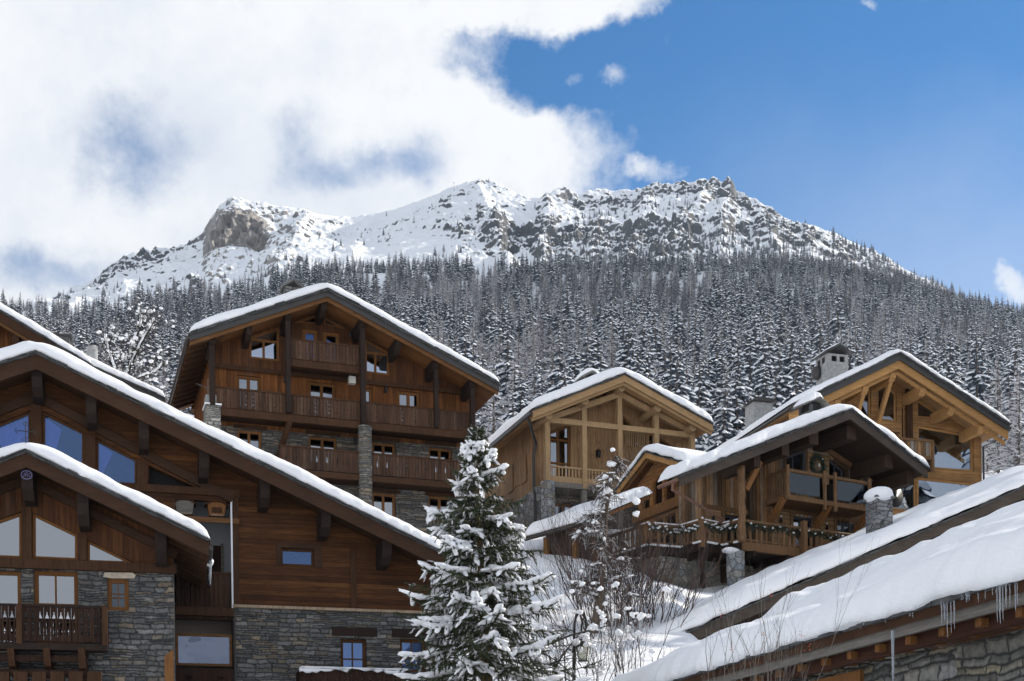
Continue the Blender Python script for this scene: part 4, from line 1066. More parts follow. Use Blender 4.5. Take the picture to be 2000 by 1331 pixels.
    for k in range(9):
        y = -V+.4+k*.7; b = MB(); b.beam((e[0]-.02, y, e[1]-th-.1), (e[0]-1.2, y, e[1]+1.18*sl-th-.1), .10, .15); b.build('rafter', 'beam_brown', T)
    for y, ln in ((.9, .72), (1.1, .3), (2.4, .35), (.2, .25)):
        icicle(T, (e[0]+.08, y, e[1]-.22), ln, .05)
    b = MB(); b.blob((e[0]+.05, .9, e[1]-.12), .14, .3, .16, 2, .3); b.build('snow_lump', 'snow', T, smooth=True)
def icicle(T, p, ln, r, lean=0.):
    b = MB(); n = 9; pts = []; rr = []
    for i in range(n):
        t = i/(n-1); pts.append((p[0]+lean*t*ln+.002*math.sin(i*2.1+ln*9), p[1]+.002*math.cos(i*1.7), p[2]-ln*t)); rr.append(r*(1-t)**.8*(1+.18*math.sin(i*2.7+p[1]))+.003)
    b.tube(pts, rr, 7); return b.build('icicle', 'ice', T, smooth=True)

def house_f():
    f = Frame(100, 720, 60, 15.5); T = f.thing('chalet', 'brown chalet partly out of frame on the far left, its long snowy verge running down', 'chalet')
    V = 1.3; r = f.p(177, 716, V); c = f.p(-130, 533, V); line = [(2*c[0]-r[0], r[1]), c, r]
    gable_roof(T, line, -V, 7, .2, 'soffit', 'beam_brown', .42, .08, 'beam_warm', .15, snow=.42, seed=21)
    xa, xb = line[0][0]+1, r[0]-1.0; zb = f.p(100, 1000)[1]
    b = MB(); wall(b, gable_outline(line, xa, xb, zb, .2), [], 0, .3); b.build('wall', 'wood_a', T)
    shell(T, xa, xb, 0, 6.2, zb, line, .2, 'wood_a')
    for px, py in ((30, 680), (100, 715), (-30, 640)):
        x = f.p(px, py, 1.1)[0]; purlin(T, x, poly_z(line, x)-.3, .3, .7, -1.1, 0, 'beam_brown')
    g = Frame(200, 760, 66, 15.5); U = g.thing('chalet', 'rear chalet whose snowy roof edge with dark gutter shows between two bigger roofs', 'chalet')
    r = g.p(322, 781, 1.2); c = g.p(-40, 622, 1.2); line2 = [(2*c[0]-r[0], r[1]), c, r]
    gable_roof(U, line2, -1.2, 7, .2, 'soffit', 'zinc', .32, .08, 'beam_warm', .3, snow=.38, seed=23)
    xa, xb = line2[0][0]+1, r[0]-.8; zb = g.p(100, 1000)[1]
    b = MB(); wall(b, gable_outline(line2, xa, xb, zb, .2), [], 0, .3); b.build('wall', 'wood_a', U); shell(U, xa, xb, 0, 6.2, zb, line2, .2, 'wood_a')
    x, z = f.p(116, 672, -3.5); b = MB(); b.box(x-.5, x+.5, 3.2, 4.2, z-2.5, z+.3); o = b.build('chimney', 'slate', T)
    b = MB(); b.box(x-.62, x+.62, 3.1, 4.3, z+.3, z+.40); b.build('chimney_cap', 'zinc', o)
    # grey dish behind the ridge
    x, z = g.p(180, 693, -1); b = MB(); b.lathe((x, 1.0, z-1.6), [(.05, 0), (.05, 1.3)], 8); b.lathe((x, 1., z-.35), [(.22, 0), (.28, .08), (.28, .7), (.2, .78)], 12); b.build('roof_vent', 'concrete', U)

def house_g():
    f = Frame(1800, 840, 68, 15.6); T = f.thing('chalet', 'tall honey coloured chalet on the right with big picture windows and two concrete chimneys', 'chalet')
    V = 2.0; th = .22
    line = [f.p(1543, 795, V), f.p(1757, 692, V), f.p(1971, 832, V)]; y1 = 11
    gable_roof(T, line, -V, y1, th, 'soffit_light', 'zinc', .30, .06, 'verge_g', .42, snow=.34, seed=31, slate_layers=2)
    v2 = MB()
    for k in (0, 1):
        (a, za), (c, zc) = line[k], line[k+1]; v2 = MB(); v2.prism([(a, za-.92), (c, zc-.92), (c, zc-.72), (a, za-.72)], -V+.35, -V+.47); v2.build('verge_beam', 'verge_g', T)
    xa, xb = f.p(1590, 880)[0], f.p(1917, 880)[0]; zb = f.p(1900, 1140)[1]
    P = lambda *q: [f.p(x, y) for x, y in q]
    Q = lambda *q: P(*[(1400+x/3.333, 660+y/3.333) for x, y in q])
    wn = [W(Q((1310, 568), (1672, 600), (1676, 870), (1318, 845)), fw=.11, dep=.12, mat='beam_g', glass='glass_view', cur=[([(.86, 0), (.86, 1), (1, 1), (1, 0)], 'curtain_white')]),
          W(Q((1310, 905), (1685, 945), (1690, 1130), (1310, 1110)), fw=.11, dep=.12, mat='beam_g', glass='glass_view'),
          W(Q((1310, 385), (1462, 480), (1455, 524), (1310, 515)), fw=.08, dep=.12, mat='beam_g', glass='glass_dark'),
          W(Q((1050, 335), (1110, 300), (1172, 360), (1172, 545), (1050, 530)), fw=.09, dep=.12, mat='beam_g', glass='glass_dark'),
          W(Q((915, 385), (1005, 300), (1005, 525), (915, 520)), fw=.09, dep=.12, mat='beam_g', glass='glass_dark'),
          W(Q((1205, 440), (1228, 442), (1228, 650), (1205, 648)), fw=.04, dep=.12, mat='beam_g', glass='glass_dark'),
          W(Q((1145, 915), (1300, 935), (1303, 1130), (1140, 1110)), fw=.07, dep=.12, mat='beam_g', glass='glass_frost'),
          W(Q((1060, 600), (1175, 612), (1175, 700), (1060, 690)), fw=.07, dep=.12, mat='beam_g', glass='glass_dark')]
    facade(T, 'wall', gable_outline(line, xa, xb, zb, th), wn, 0, .3, 'wood_g')
    shell(T, xa, xb, 0, y1-1, zb, line, th, 'wood_g', right=False)
    zc0, zc1 = f.p(1902, 915)[1], f.p(1902, 842)[1]; ztp = poly_z(line, xb)-th-.02
    for y_0, y_1, z_0, z_1 in ((.305, .6, zb, ztp), (3.9, y1-1.25, zb, ztp), (.605, 3.895, zb, zc0-2.9), (.605, 3.895, zc0-.5, zc0), (.605, 3.895, zc1, ztp)):
        b = MB(); b.box(xb-.25, xb, y_0, y_1, z_0, z_1); b.build('side_wall', 'wood_g', T)
    for z_0, z_1 in ((zc0-2.9, zc0-.5), (zc0, zc1)):
        b = MB(); b.box(xb-.14, xb-.13, .605, 3.895, z_0, z_1); b.build('side_pane', 'glass_view', T)
    def zr(x): return poly_z(line, x)-th
    for px, py, br in ((1742, 726, 1), (1688, 753, 1), (1634, 779, 0), (1800, 765, 0), (1857, 804, 0), (1914, 841, 0)):
        x = f.p(px, py, 1.6)[0]; z = zr(x)-.42
        purlin(T, x, z, .34, .52, -1.75, -.0, 'beam_g', .2, style=2)
        if br: bar(T, 'brace', 'beam_g', (x, -1.45, z-.45), (x, -.05, z-2.6), .2, .24)
    for px, z0, z1 in ((1778, 760, 860), (1772, 760, 855)):
        a, e = f.p(px, z0, .08), f.p(px, z1, .08); post(T, a[0], -.08, e[1], a[1], .16, 'beam_brown')
    b = MB(); q = f.rect(1705, 1757, 822, 842, .2); b.box(q[0], q[1], -.3, -.02, q[2], q[3]); b.build('ledge', 'wood_g', T)
    # balcony box
    x0, z1 = f.p(1752, 859, 1.1); x1 = f.p(1821, 866, 1.1)[0]; z0 = f.p(1821, 892, 1.1)[1]
    b = MB(); n = 24
    for k in range(n):
        a = x0+(x1-x0)*k/n; b.box(a+.008, a+(x1-x0)/n-.008, -1.1, -1.06, z0, z1)
    bl = b.build('balcony', 'wood_e', T)
    b = MB(); b.box(x0-.05, x1+.06, -1.16, -1.0, z1, z1+.12); b.build('rail', 'beam_e', bl)
    b = MB(); b.box(x1-.04, x1+.04, -1.05, -.01, z0-.7, z1); b.build('side_boards', 'wood_e', bl)
    b = MB(); b.box(x0-.05, x1+.06, -1.14, -.02, z0-.18, z0-.02); b.build('floor', 'beam_e', bl)
    b = MB(); b.box(x0+.4, x1-.04, -1.0, -.02, z0-.75, z0-.2); b.build('under_box', 'beam_dark', bl)
    post(T, x1, -1.08, z0-.8, z1+.1, .16, 'beam_e')
    e = line[2]; gutter(T, [(e[0]+.08, -V, e[1]-.12), (e[0]+.08, y1, e[1]-.12)], .08)
    a = f.p(1958, 850, 1.0); c = f.p(1917, 875, .05)
    gutter(T, [(e[0]+.05, -V+.5, e[1]-.2), (e[0]-.15, -V+.5, e[1]-.55), (c[0]+.08, -.1, c[1]+.05), (c[0]+.08, -.1, zb)], .06, name='downpipe')
    e = line[0]; gutter(T, [(e[0]-.08, -V, e[1]-.12), (e[0]-.08, y1, e[1]-.12)], .08)
    # concrete chimney with smoke slots
    x, z = f.p(1637, 737, -3.0); zt = f.p(1637, 692, -3.0)[1]
    def chimney(xc, y, z0, z1, w, d, roof=True):
        b = MB(); H = z1-z0; sl = .22
        wall(b, rc(xc-w/2, xc+w/2, z0, z1), [rc(xc-w*.30, xc-w*.04, z1-.42, z1-.10), rc(xc+w*.08, xc+w*.34, z1-.42, z1-.10)] if roof else [], y, .12)
        b.box(xc-w/2, xc-w/2+.12, y+.125, y+d-.1, z0, z1); b.box(xc+w/2-.12, xc+w/2, y+.125, y+d-.1, z0, z1); b.box(xc-w/2, xc+w/2, y+d-.1, y+d, z0, z1)
        o = b.build('chimney', 'concrete', T)
        b = MB(); b.box(xc-w/2+.13, xc+w/2-.13, y+.3, y+.34, z0, z1-.02); b.build('flue', 'black', o)
        if roof:
            for k in range(2):
                yy = y+.3+k*.5; b = MB(); b.box(xc-w/2-.006, xc-w/2+.02, yy, yy+.3, z1-.42, z1-.10); b.build('smoke_slot', 'black', o)
        b = MB()
        if roof:
            for s in (-1, 1): b.beam((xc+s*(w/2+.22), y+d/2, z1+.04), (xc-s*.05, y+d/2, z1+.50), d+.5, .07)
            b.build('chimney_hood', 'slate', o)
            roof_snow(o, [(xc-w/2-.2, z1+.08), (xc, z1+.54), (xc+.3, z1+.40)], y-.2, y+d+.2, .1, seed=3, over=.0, name='snow_cap', step=.1, smooth_ridge=.1)
        else:
            b.prism([(xc-w/2-.2, z1+.02), (xc+w/2+.2, z1+.02), (xc+w/2, z1+.2), (xc-w/2+.15, z1+.25)], y-.2, y+d+.2); b.build('chimney_cap', 'zinc', o)
        return o
    chimney(x, 3.0, z-1.0, zt, 1.3, 1.3)
    b = MB(); b.lathe((x-.75, 4.0, z+.1), [(.02, 0), (.28, .1), (.33, .4), (.28, .7), (.02, .8)], 14); b.build('satellite_dish', 'zinc', T, smooth=True)
    x, z = f.p(1491, 812, -7.0); zt = f.p(1491, 786, -7.0)[1]; chimney(x, 7.0, z-1.5, zt, 1.25, 1.1, False)

def house_e():
    f = Frame(1500, 1000, 54.5, 30); T = f.thing('chalet', 'rustic chalet of mixed old boards with deep dark roof and garlanded deck', 'chalet')
    V = 2.5; th = .2
    line = [f.p(1326, 932, V), f.p(1658, 803, V), f.p(1809, 919, V)]; y1 = 6.5
    gable_roof(T, line, -V, -1.25, th, 'soffit_e', 'verge_e', .36, .09, None, snow=0, seed=41, slate_layers=2)
    xw = f.p(1180+595/3.077, 980, -1.15)[0]-.35
    narrow = [(xw, poly_z(line, xw)), line[1], line[2]]
    b = MB()
    for k in (0, 1):
        (a, za), (c, zc) = narrow[k], narrow[k+1]; b.prism([(a, za-th), (c, zc-th), (c, zc), (a, za)], -1.245, 3.2)
    xn = line[1][0]-2.6; short = [(xn, poly_z(line, xn)), line[1], line[2]]
    for k in (0, 1):
        (a, za), (c, zc) = short[k], short[k+1]; b.prism([(a, za-th), (c, zc-th), (c, zc), (a, za)], 3.205, y1)
    b.build('roof', 'soffit_e', T)
    roof_snow(T, [(x, z+.12) for x, z in line], -V-.09, -1.2, .42, seed=70, r=.3, amp=.34)
    roof_snow(T, [(x, z+.12) for x, z in narrow], -1.5, 3.2, .42, seed=71, r=.1, amp=.34); roof_snow(T, [(x, z+.12) for x, z in short], 2.9, y1, .42, seed=72, r=.1, amp=.34)
    Z = lambda x, y: (1180+x/3.077, 780+y/3.077)
    P = lambda o, *q: [f.p(*Z(x, y), o) for x, y in q]
    RC = -1.15                                    # the left bay stands back
    xm = f.p(*Z(985, 600))[0]; xb = f.p(*Z(1685, 600))[0]; xl = f.p(*Z(595, 600), RC)[0]
    zb = f.p(1500, 1210)[1]; zd = f.p(*Z(850, 848), 1.7)[1]            # deck level
    zw = f.p(*Z(1105, 660))[1]
    def zr(x): return poly_z(line, x)-th
    wn = [W(P(0, (1098, 345), (1215, 302), (1215, 545), (1098, 520)), fw=.09, bars=[('v', .40)], dep=.12, mat='frame_grey', glass='glass_dark', cur=[([(.12, 0), (.12, .9), (.36, .95), (.34, 0)], 'curtain_white')]),
          W(P(0, (1352, 350), (1445, 425), (1445, 590), (1352, 575)), fw=.09, bars=[('v', .5)], dep=.12, mat='frame_grey', glass='glass_dark')]
    for xl_, xr_, yt in ((1126, 1255, 700), (1388, 1508, 735)):
        a = f.p(*Z(xl_, yt)); c = f.p(*Z(xr_, yt+10)); wn.append(W((a[0], c[0], zd+.02, a[1]), fw=.1, bars=[('v', .5)], bw=.12, dep=.12, mat='frame_grey', glass='glass_grey', cur=[([(.30, 0), (.30, 1), (.46, 1), (.44, 0)], 'curtain_white')]))
    outer = [(xm, zd-.3), (xb, zd-.3)]+gable_outline(line, xm, xb, zd, th)[2:]
    facade(T, 'wall', outer, wn, 0, .28, 'wood_e')
    q = P(-RC*-1, (715, 690), (810, 700)); 
    bw = [W((f.p(*Z(714, 690), RC)[0], f.p(*Z(820, 690), RC)[0], zd+.02, f.p(*Z(714, 690), RC)[1]), fw=.1, bars=[('v', .5)], dep=.1, mat='frame_grey', glass='glass_dark')]
    facade(T, 'bay_wall', [(xl, zd-.3), (xm-.002, zd-.3), (xm-.002, zr(xm)-.02), (xl, zr(xl)-.02)], bw, -RC, .25, 'wood_e')
    b = MB(); b.box(xm-.14, xm-.003, .005, -RC-.005, zd-.3, zr(xm)-.03); b.build('return_wall', 'wood_e', T)
    b = MB(); b.box(xl-.005, xl+.2, -RC+.26, 2.9, zb, zr(xl)-.03); b.build('side_wall', 'wood_e', T)
    b = MB(); b.prism([(xl+.205, zb), (xn+.3, zb), (xn+.3, zr(xn+.3)-.03), (xl+.205, zr(xl+.205)-.03)], 2.7, 2.9); b.build('rear_wall', 'wood_e', T)
    b = MB(); b.box(xn+.1, xn+.3, 2.905, y1-.6, zb, zr(xn+.1)-.03); b.build('side_wall', 'wood_e', T)
    b = MB(); b.box(xb-.2, xb, .285, y1-.6, zb, zr(xb)-.03); b.build('side_wall', 'wood_e', T)
    b = MB(); b.prism([(xn+.3, zb), (xb-.2, zb), (xb-.2, zr(xb)-.1), (line[1][0], line[1][1]-th-.1), (xn+.3, zr(xn+.3)-.1)], y1-.8, y1-.62); b.build('back_wall', 'wood_e', T)
    b = MB(); b.box(xn+.4, xb-.3, 3.4, 3.5, zd, zr(xb)); b.build('partition', 'room', T)
    # horizontal boards and trims low on the wall
    def strip(o, x0, x1, z, h, mat='beam_e', t=.05): b = MB(); b.box(x0, x1, -o-t, -o-.003, z-h/2, z+h/2); return b.build('trim_board', mat, T)
    ztr = f.p(*Z(1000, 652))[1]; strip(0, xm, xb, ztr, .2); strip(RC, xl, xm-.15, ztr, .2)
    for x0, x1 in ((985, 1112), (1268, 1378), (1520, 1590)):
        a, c = f.p(*Z(x0, 700))[0], f.p(*Z(x1, 700))[0]; b = MB(); b.box(a, c, -.035, -.003, zd, ztr-.11); b.build('panel', 'wood_e_boards', T)
    a, c = f.p(*Z(600, 680), RC)[0], f.p(*Z(702, 680), RC)[0]; b = MB(); b.box(a, c, -RC-.035, -RC-.003, zd, ztr-.11); b.build('panel', 'wood_e_boards', T)
    for px, o in ((985, 0), (1120, 0), (1262, 0), (1384, 0), (1515, 0), (590, RC), (708, RC)):
        x = f.p(*Z(px, 690), o)[0]; post(T, x, -o-.05, zd, ztr-.11, .16, 'beam_e', d=.09)
    for px, o in ((985, 0), (597, RC)):
        x = f.p(*Z(px, 500), o)[0]; post(T, x, -o-.05, ztr+.1, zr(x)-.05, .18, 'beam_e', d=.09)
    # panel behind the wreath
    b = MB(); b.prism(ccw(P(.03, (1222, 300), (1348, 325), (1348, 560), (1222, 545))), -.06, -.003); b.build('door_panel', 'wood_e_boards', T)
    a, c = P(.05, (1330, 300), (1480, 400)); bar(T, 'gable_beam', 'beam_e', (a[0], -.07, a[1]), (c[0], -.07, c[1]), .1, .22)
    # purlins and the log post with its braces
    for px, py, w in ((1240, 220, .5), (1070, 290, .4), (900, 360, .34), (1690, 300, .5), (1820, 425, .42), (1465, 130, .55)):
        x = f.p(*Z(px, py), 1.9)[0]; purlin(T, x, zr(x)-.02, w, .6, -2.1, .0, 'soffit_e', .15, style=1)
    xp = f.p(*Z(826, 600), 1.75)[0]
    b = MB(); zz = np.linspace(zd-.1, zr(xp)-.35, 16); b.tube([(xp+.02*math.sin(i*1.3), -1.75+.02*math.cos(i*1.7), z) for i, z in enumerate(zz)], [.16+.018*math.sin(i*2.3) for i in range(16)], 12); b.build('log_post', 'log', T, smooth=True)
    a = f.p(*Z(935, 378), 1.75); c = f.p(*Z(850, 545), 1.75); bar(T, 'brace', 'orange_wood', (a[0], -1.75, a[1]), (c[0], -1.75, c[1]), .2, .2)
    # glass balcony
    BO = 1.25; rx0, rz1 = f.p(*Z(1098, 425), BO); rx1 = f.p(*Z(1592, 520), BO)[0]; rz0 = f.p(*Z(1098, 560), BO)[1]
    b = MB(); b.tube([(rx0-.05, -BO, rz1), (rx1+.05, -BO, rz1)], .085, 10); gb = b.build('balcony_rail', 'log', T)
    b = MB(); b.box(rx0-.15, rx1+.1, -BO-.12, -.01, rz0-.32, rz0-.12); b.build('floor', 'beam_e', gb)
    for px in (1098, 1320, 1383, 1590):
        x = f.p(*Z(px, 500), BO+.05)[0]; b = MB(); b.tube([(x, -BO-.1, rz0-.55 if px in (1320, 1383) else rz0-.25), (x, -BO-.1, rz1+.18)], .085, 10); b.build('baluster_post', 'log', gb)
    for p0, p1 in ((1110, 1310), (1393, 1582)):
        a, c = f.p(*Z(p0, 480), BO)[0], f.p(*Z(p1, 480), BO)[0]; b = MB(); b.box(a, c, -BO-.01, -BO+.005, rz0+.02, rz1-.1); b.build('glass_panel', 'glass_clear', gb)
    b = MB(); b.tube([(rx0, -BO, rz1), (rx0, -.02, rz1)], .08, 8); b.build('side_rail', 'log', gb)
    for k in range(7):
        y = -BO+.12+k*.16; b = MB(); b.tube([(rx0, y, rz0-.12), (rx0+.02*math.sin(k*2), y, rz1)], .04, 7); b.build('baluster', 'log', gb)
    b = MB(); a = f.p(*Z(1350, 520), .5); b.box(a[0]-.16, a[0]+.16, -.7, -.2, rz0-.1, rz0+.85); b.build('chair_back', 'beam_dark', gb)
    for px in (1075, 1350, 1585):
        x = f.p(*Z(px, 570), BO)[0]; bar(T, 'brace', 'orange_wood', (x, -BO-.02, rz0-.3), (x, -.06, rz0-1.45), .2, .24)
    # the deck and its balustrade follow a zigzag of points at one level
    zrail = f.p(1456, 1013, 1.7)[1]
    px = [(1150, 1062), (1266, 1024), (1329, 1029.5), (1370, 1017.5), (1411, 1025.5), (1447, 1017), (1720, 1053)]
    V2 = [f.h(x, y, zrail) for x, y in px]
    back = [(V2[-1][0], -.01), (xm, -.01), (xm, -RC-.01), (xl+.02, -RC-.01), (xl-.03, 3.2)]
    fl = V2+back
    b = MB(); n = len(fl)
    b.add([(x, y, zd) for x, y in fl]+[(x, y, zd-.32) for x, y in fl], [tuple(range(n)), tuple(range(2*n-1, n-1, -1))]+[(i, i+n, (i+1) % n+n, (i+1) % n) for i in range(n)])
    dk = b.build('deck', 'beam_dark', T)
    rnd = random.Random(4)
    for i in range(len(V2)-1):
        a, c = Vector((*V2[i], 0)), Vector((*V2[i+1], 0)); L = (c-a).length; d = (c-a)/L
        b = MB(); b.tube([(a.x, a.y, zrail), (c.x, c.y, zrail)], .075, 9); b.build('rail', 'log', dk)
        b = MB(); b.tube([(a.x, a.y, zd+.12), (c.x, c.y, zd+.12)], .05, 8); b.build('lower_rail', 'log', dk)
        b = MB(); b.beam((a.x-d.y*0, a.y, zd-.16), (c.x, c.y, zd-.16), .2, .36); b.build('edge_beam', 'beam_e' if i == 5 else 'beam_dark', dk)
        m = max(3, int(L/.30))
        for k in range(m):
            s = a+d*(L*(k+.5)/m+rnd.uniform(-.03, .03)); r = rnd.uniform(.05, .085)
            b = MB(); b.tube([(s.x+rnd.uniform(-.03, .03), s.y, zd+.03), (s.x+rnd.uniform(-.03, .03), s.y, zd+.5), (s.x, s.y, zrail)], [r, r*rnd.uniform(.8, 1.15), r*.9], 7); b.build('baluster', 'log', dk)
        if i < 5:
            b = MB(); b.box(-L/2, L/2, -.09, .09, 0, .01)
            rs = MB(); K = int(L/.08)
            for k in range(K+1):
                s = a+d*(L*k/K); 
                if n1(k*.35, i) > -.25: rs.blob((s.x, s.y, zrail+.07), .09, .09, .045, k*.3, .3, 1)
            rs.build('rail_snow', 'snow', dk, smooth=True)
            rs = MB()
            for k in range(K+1):
                s = a+d*(L*k/K)
                if n1(k*.3, i+7) > -.2: rs.blob((s.x+d.y*.12, s.y-d.x*.12, zd+.02), .09, .09, .05, k*.3, .3, 1)
            rs.build('rail_snow', 'snow', dk, smooth=True)
    for i in (3, 6):
        a = V2[i]; post(T, a[0], a[1], zd-.2, zrail+.1, .2, 'beam_e', 'deck_post')
    a = V2[5]; x6 = f.p(*Z(1200, 830), 1.72)[0]; post(T, x6, -1.74, zd-.55, zrail+.22, .2, 'beam_e', 'deck_post')
    # below the deck: pillar, prop, stone base
    xq, yq = V2[5][0]-.1, V2[5][1]+.25
    round_pillar(T, xq, yq, zb-2.0, zd-.36, .37, 'stone_blocks')
    b = MB(); b.blob((xq-.35, yq-.1, zd-.36), .42, .3, .14, 3, .3); b.build('snow_lump', 'snow', T, smooth=True)
    a = V2[3]; gutter(T, [(a[0], a[1], zd-.3), (a[0]+.35, a[1]+.4, f.p(1382, 1152, 0)[1])], .10, 'beam_dark', 'prop')
    x0 = f.h(1262, 1070, zd)[0]
    b = MB(); b.box(x0, xb, .6, .9, zb-3, zd-.45); b.build('base_wall', 'stone_warm', T)
    b = MB(); b.box(x0, x0+.3, .905, 3.0, zb-3, zd-.5); b.build('base_side', 'stone_warm', T)
    q = f.rect(1417, 1428, 1105, 1140, -.6); b = MB(); b.box(q[0]-.3, q[0]+.5, .54, .6, q[2], q[3]); b.build('cellar_door', 'wood_dark_boards', T)
    for k in range(6):
        s = V2[1][0]+(V2[6][0]-V2[1][0])*k/6; b = MB(); b.box(s-.08, s+.08, -1.5 if s > V2[5][0] else V2[3][1]+.3, .6, zd-.55, zd-.33); b.build('joist', 'beam_dark', T)
    e = line[0]; gutter(T, [(e[0]-.06, -V, e[1]-.12), (e[0]-.06, -1.25, e[1]-.12)], .075, 'copper')
    gutter(T, [(e[0]-.06, -V+.3, e[1]-.15), (e[0]-.02, -V+.4, e[1]-.40), (xl-.6, -.9, e[1]-.95), (xl-.1, -RC-.3, e[1]-1.15), (xl-.1, -RC-.2, e[1]-1.3)], .06, 'copper', 'downpipe')
    for pxx, pyy, o in ((*Z(655, 700), RC), (*Z(1062, 712), 0), (*Z(1338, 755), 0)):
        x, z = f.p(pxx, pyy, o+.1); b = MB(); b.lathe((x, -o-.12, z-.1), [(.03, -.12), (.075, -.08), (.05, .04), (.02, .1)], 8); b.build('wall_lamp', 'iron', T); b = MB(); b.blob((x, -o-.12, z+.05), .05, .05, .05, 0, 0, 1); b.build('lamp_bulb', 'white_paint', T)
    # chimney of this roof
    x, z = f.p(1588, 803, -1.6); b = MB(); b.box(x-.42, x+.42, 1.3, 2.1, z-1.3, z-.1)
    for dx in (-.36, .36):
        for dy in (1.36, 2.04): b.box(x+dx-.06, x+dx+.06, dy-.06, dy+.06, z-.1, z+.2)
    o = b.build('chimney', 'slate', T); b = MB()
    for s in (-1, 1): b.beam((x+s*.62, 1.7, z+.20), (x, 1.7, z+.52), 1.15, .07)
    b.build('chimney_hood', 'slate_light', o); b = MB(); b.box(x-.3, x+.3, 1.42, 1.98, z-.1, z+.3); b.build('flue', 'black', o)
    roof_snow(o, [(x-.6, z+.26), (x, z+.57), (x+.2, z+.48)], 1.15, 2.25, .3, seed=6, over=.03, name='snow_cap', step=.07, smooth_ridge=.2)
    # dish on the right wall
    b = MB(); x, z = f.p(1737, 975, .2); rot = Matrix.Rotation(R(25), 4, 'X')
    b.lathe((0, 0, 0), [(.02, 0), (.3, .03), (.45, .12), (.44, .14), (.28, .05), (.02, .02)], 18)
    b.v = [tuple(Matrix.Rotation(R(100), 4, 'X') @ Vector(p)+Vector((x, -.5, z))) for p in b.v]
    b.tube([(x, -.45, z), (x-.3, -.02, z-.2)], .03, 6); b.build('satellite_dish', 'zinc', T, smooth=True)
    # wreath on the door panel
    x, z = f.p(*Z(1285, 400), .12); wo = f.P+f.d*x+f.n*.12+Vector((0, 0, z))
    b = MB(); rnd = random.Random(8)
    for k in range(520):
        a = rnd.uniform(0, 6.283); rr = .36+rnd.gauss(0, .06); d = rnd.uniform(0, 6.283); l = .11
        p = Vector((math.cos(a)*rr, rnd.uniform(-.07, .05), math.sin(a)*rr*1.12)); q = p+Vector((math.cos(d)*l, rnd.uniform(-.08, .03), math.sin(d)*l)); s = Vector((-math.sin(d), 0, math.cos(d)))*.02
        b.add([p-s, p+s, q], [(0, 1, 2)])
    wr = thing('wreath', wo, f.th, 'dark green fir wreath hung on the boards above the glass balcony', 'wreath')
    b.tube([(math.cos(a)*.36, 0, math.sin(a)*.4) for a in np.linspace(0, 6.283, 22)], .05, 6, False); b.build('greenery', 'garland', wr, recalc=False)
    c = MB(); c.blob((0, -.08, 0), .05, .05, .09, 1, .3, 1); c.blob((.2, -.09, .3), .035, .03, .035, 1, .3, 1); c.build('bow', 'curtain_white', wr)
    # garland along the deck rail
    gl = thing('garland', f.P, f.th, 'green fir garland with snow draped along the rustic deck railing', 'garland')
    b = MB(); sn = MB()
    for i in range(1, 6):
        a, c = Vector((*V2[i], 0)), Vector((*V2[i+1], 0)); L = (c-a).length; d = (c-a)/L; nn = Vector((d.y, -d.x, 0)); K = int(L*150)
        for k in range(K):
            t = k/K*L; zc = zrail-.16-.10*abs(math.sin(t*1.5)); p = a+d*t+nn*.1+Vector((0, 0, zc))+Vector((rnd.gauss(0, .04), rnd.gauss(0, .04), rnd.gauss(0, .07)))
            v = Vector((rnd.gauss(0, 1), rnd.gauss(0, 1), rnd.gauss(0, 1))).normalized()*.15; s = v.cross(Vector((.3, .4, .9))).normalized()*.022
            b.add([p-s, p+s, p+v], [(0, 1, 2)])
            if i < 5 and k % 9 == 0 and rnd.random() < .8 or (i == 5 and k % 60 == 0): sn.blob(p+Vector((0, 0, .07)), .07, .07, .05, k, .4, 1)
    b.build('greenery', 'garland', gl, recalc=False); sn.build('snow', 'snow', gl, smooth=True)
    # the glazed wing on the left side of the house
    w = Frame(1341, 960, 55.5, -62); U = T
    wf = lambda x, y: (920+x/3.802, 690+y/3.802)
    wt = w.thing('chalet_wing', 'small glazed wing with red brown frames under thick snow, left of the rustic chalet', 'chalet wing')
    Vw = .6
    wl = [w.p(1207, 957, Vw), w.p(1263, 884, Vw), w.p(1338, 905, Vw)]
    wl[2] = (2*wl[1][0]-wl[0][0], wl[0][1]) if False else wl[2]
    gable_roof(wt, wl, -Vw, 5.5, .16, 'soffit', 'beam_g', .25, .07, 'beam_warm', .14, snow=.36, seed=51, slate_layers=1, r=.25)
    wP = lambda *q: [w.p(*wf(x, y)) for x, y in q]
    ws = []
    for q in (((1268, 1065), (1325, 1000), (1325, 1160), (1268, 1188)), ((1350, 960), (1418, 890), (1418, 1125), (1350, 1155)), ((1436, 888), (1513, 895), (1513, 1085), (1436, 1117)), ((1538, 935), (1606, 900), (1606, 1045), (1538, 1075)),
              ((1440, 1215), (1520, 1178), (1520, 1330), (1440, 1350)), ((1540, 1170), (1606, 1140), (1606, 1300), (1540, 1325)), ((1350, 1255), (1425, 1222), (1425, 1350), (1350, 1370))):
        ws.append(W(wP(*q), fw=.06, dep=.06, mat='orange_wood', glass='glass_dark'))
    x0, x1 = w.p(*wf(1240, 1100))[0], w.p(*wf(1612, 1000))[0]; zl = w.p(*wf(1240, 1420))[1]
    facade(wt, 'wall', [(x0, zl), (x1, zl), (x1, poly_z(wl, x1)-.2), (wl[1][0], wl[1][1]-.2), (x0, poly_z(wl, x0)-.2)], ws, 0, .2, 'orange_planks')
    b = MB(); b.box(x0, x0+.2, .21, 4.5, zl, poly_z(wl, x0)-.25); b.build('side_wall', 'wood_e', wt)
    b = MB(); b.box(x0+.25, x1, 2.2, 2.3, zl, wl[1][1]-.4); b.build('partition', 'room', wt)
    a, c = wP((1225, 1240), (1612, 1075)); bar(wt, 'cross_beam', 'orange_wood', (a[0], -.1, (a[1]+c[1])/2), (c[0], -.1, (a[1]+c[1])/2), .22, .45)
    return f

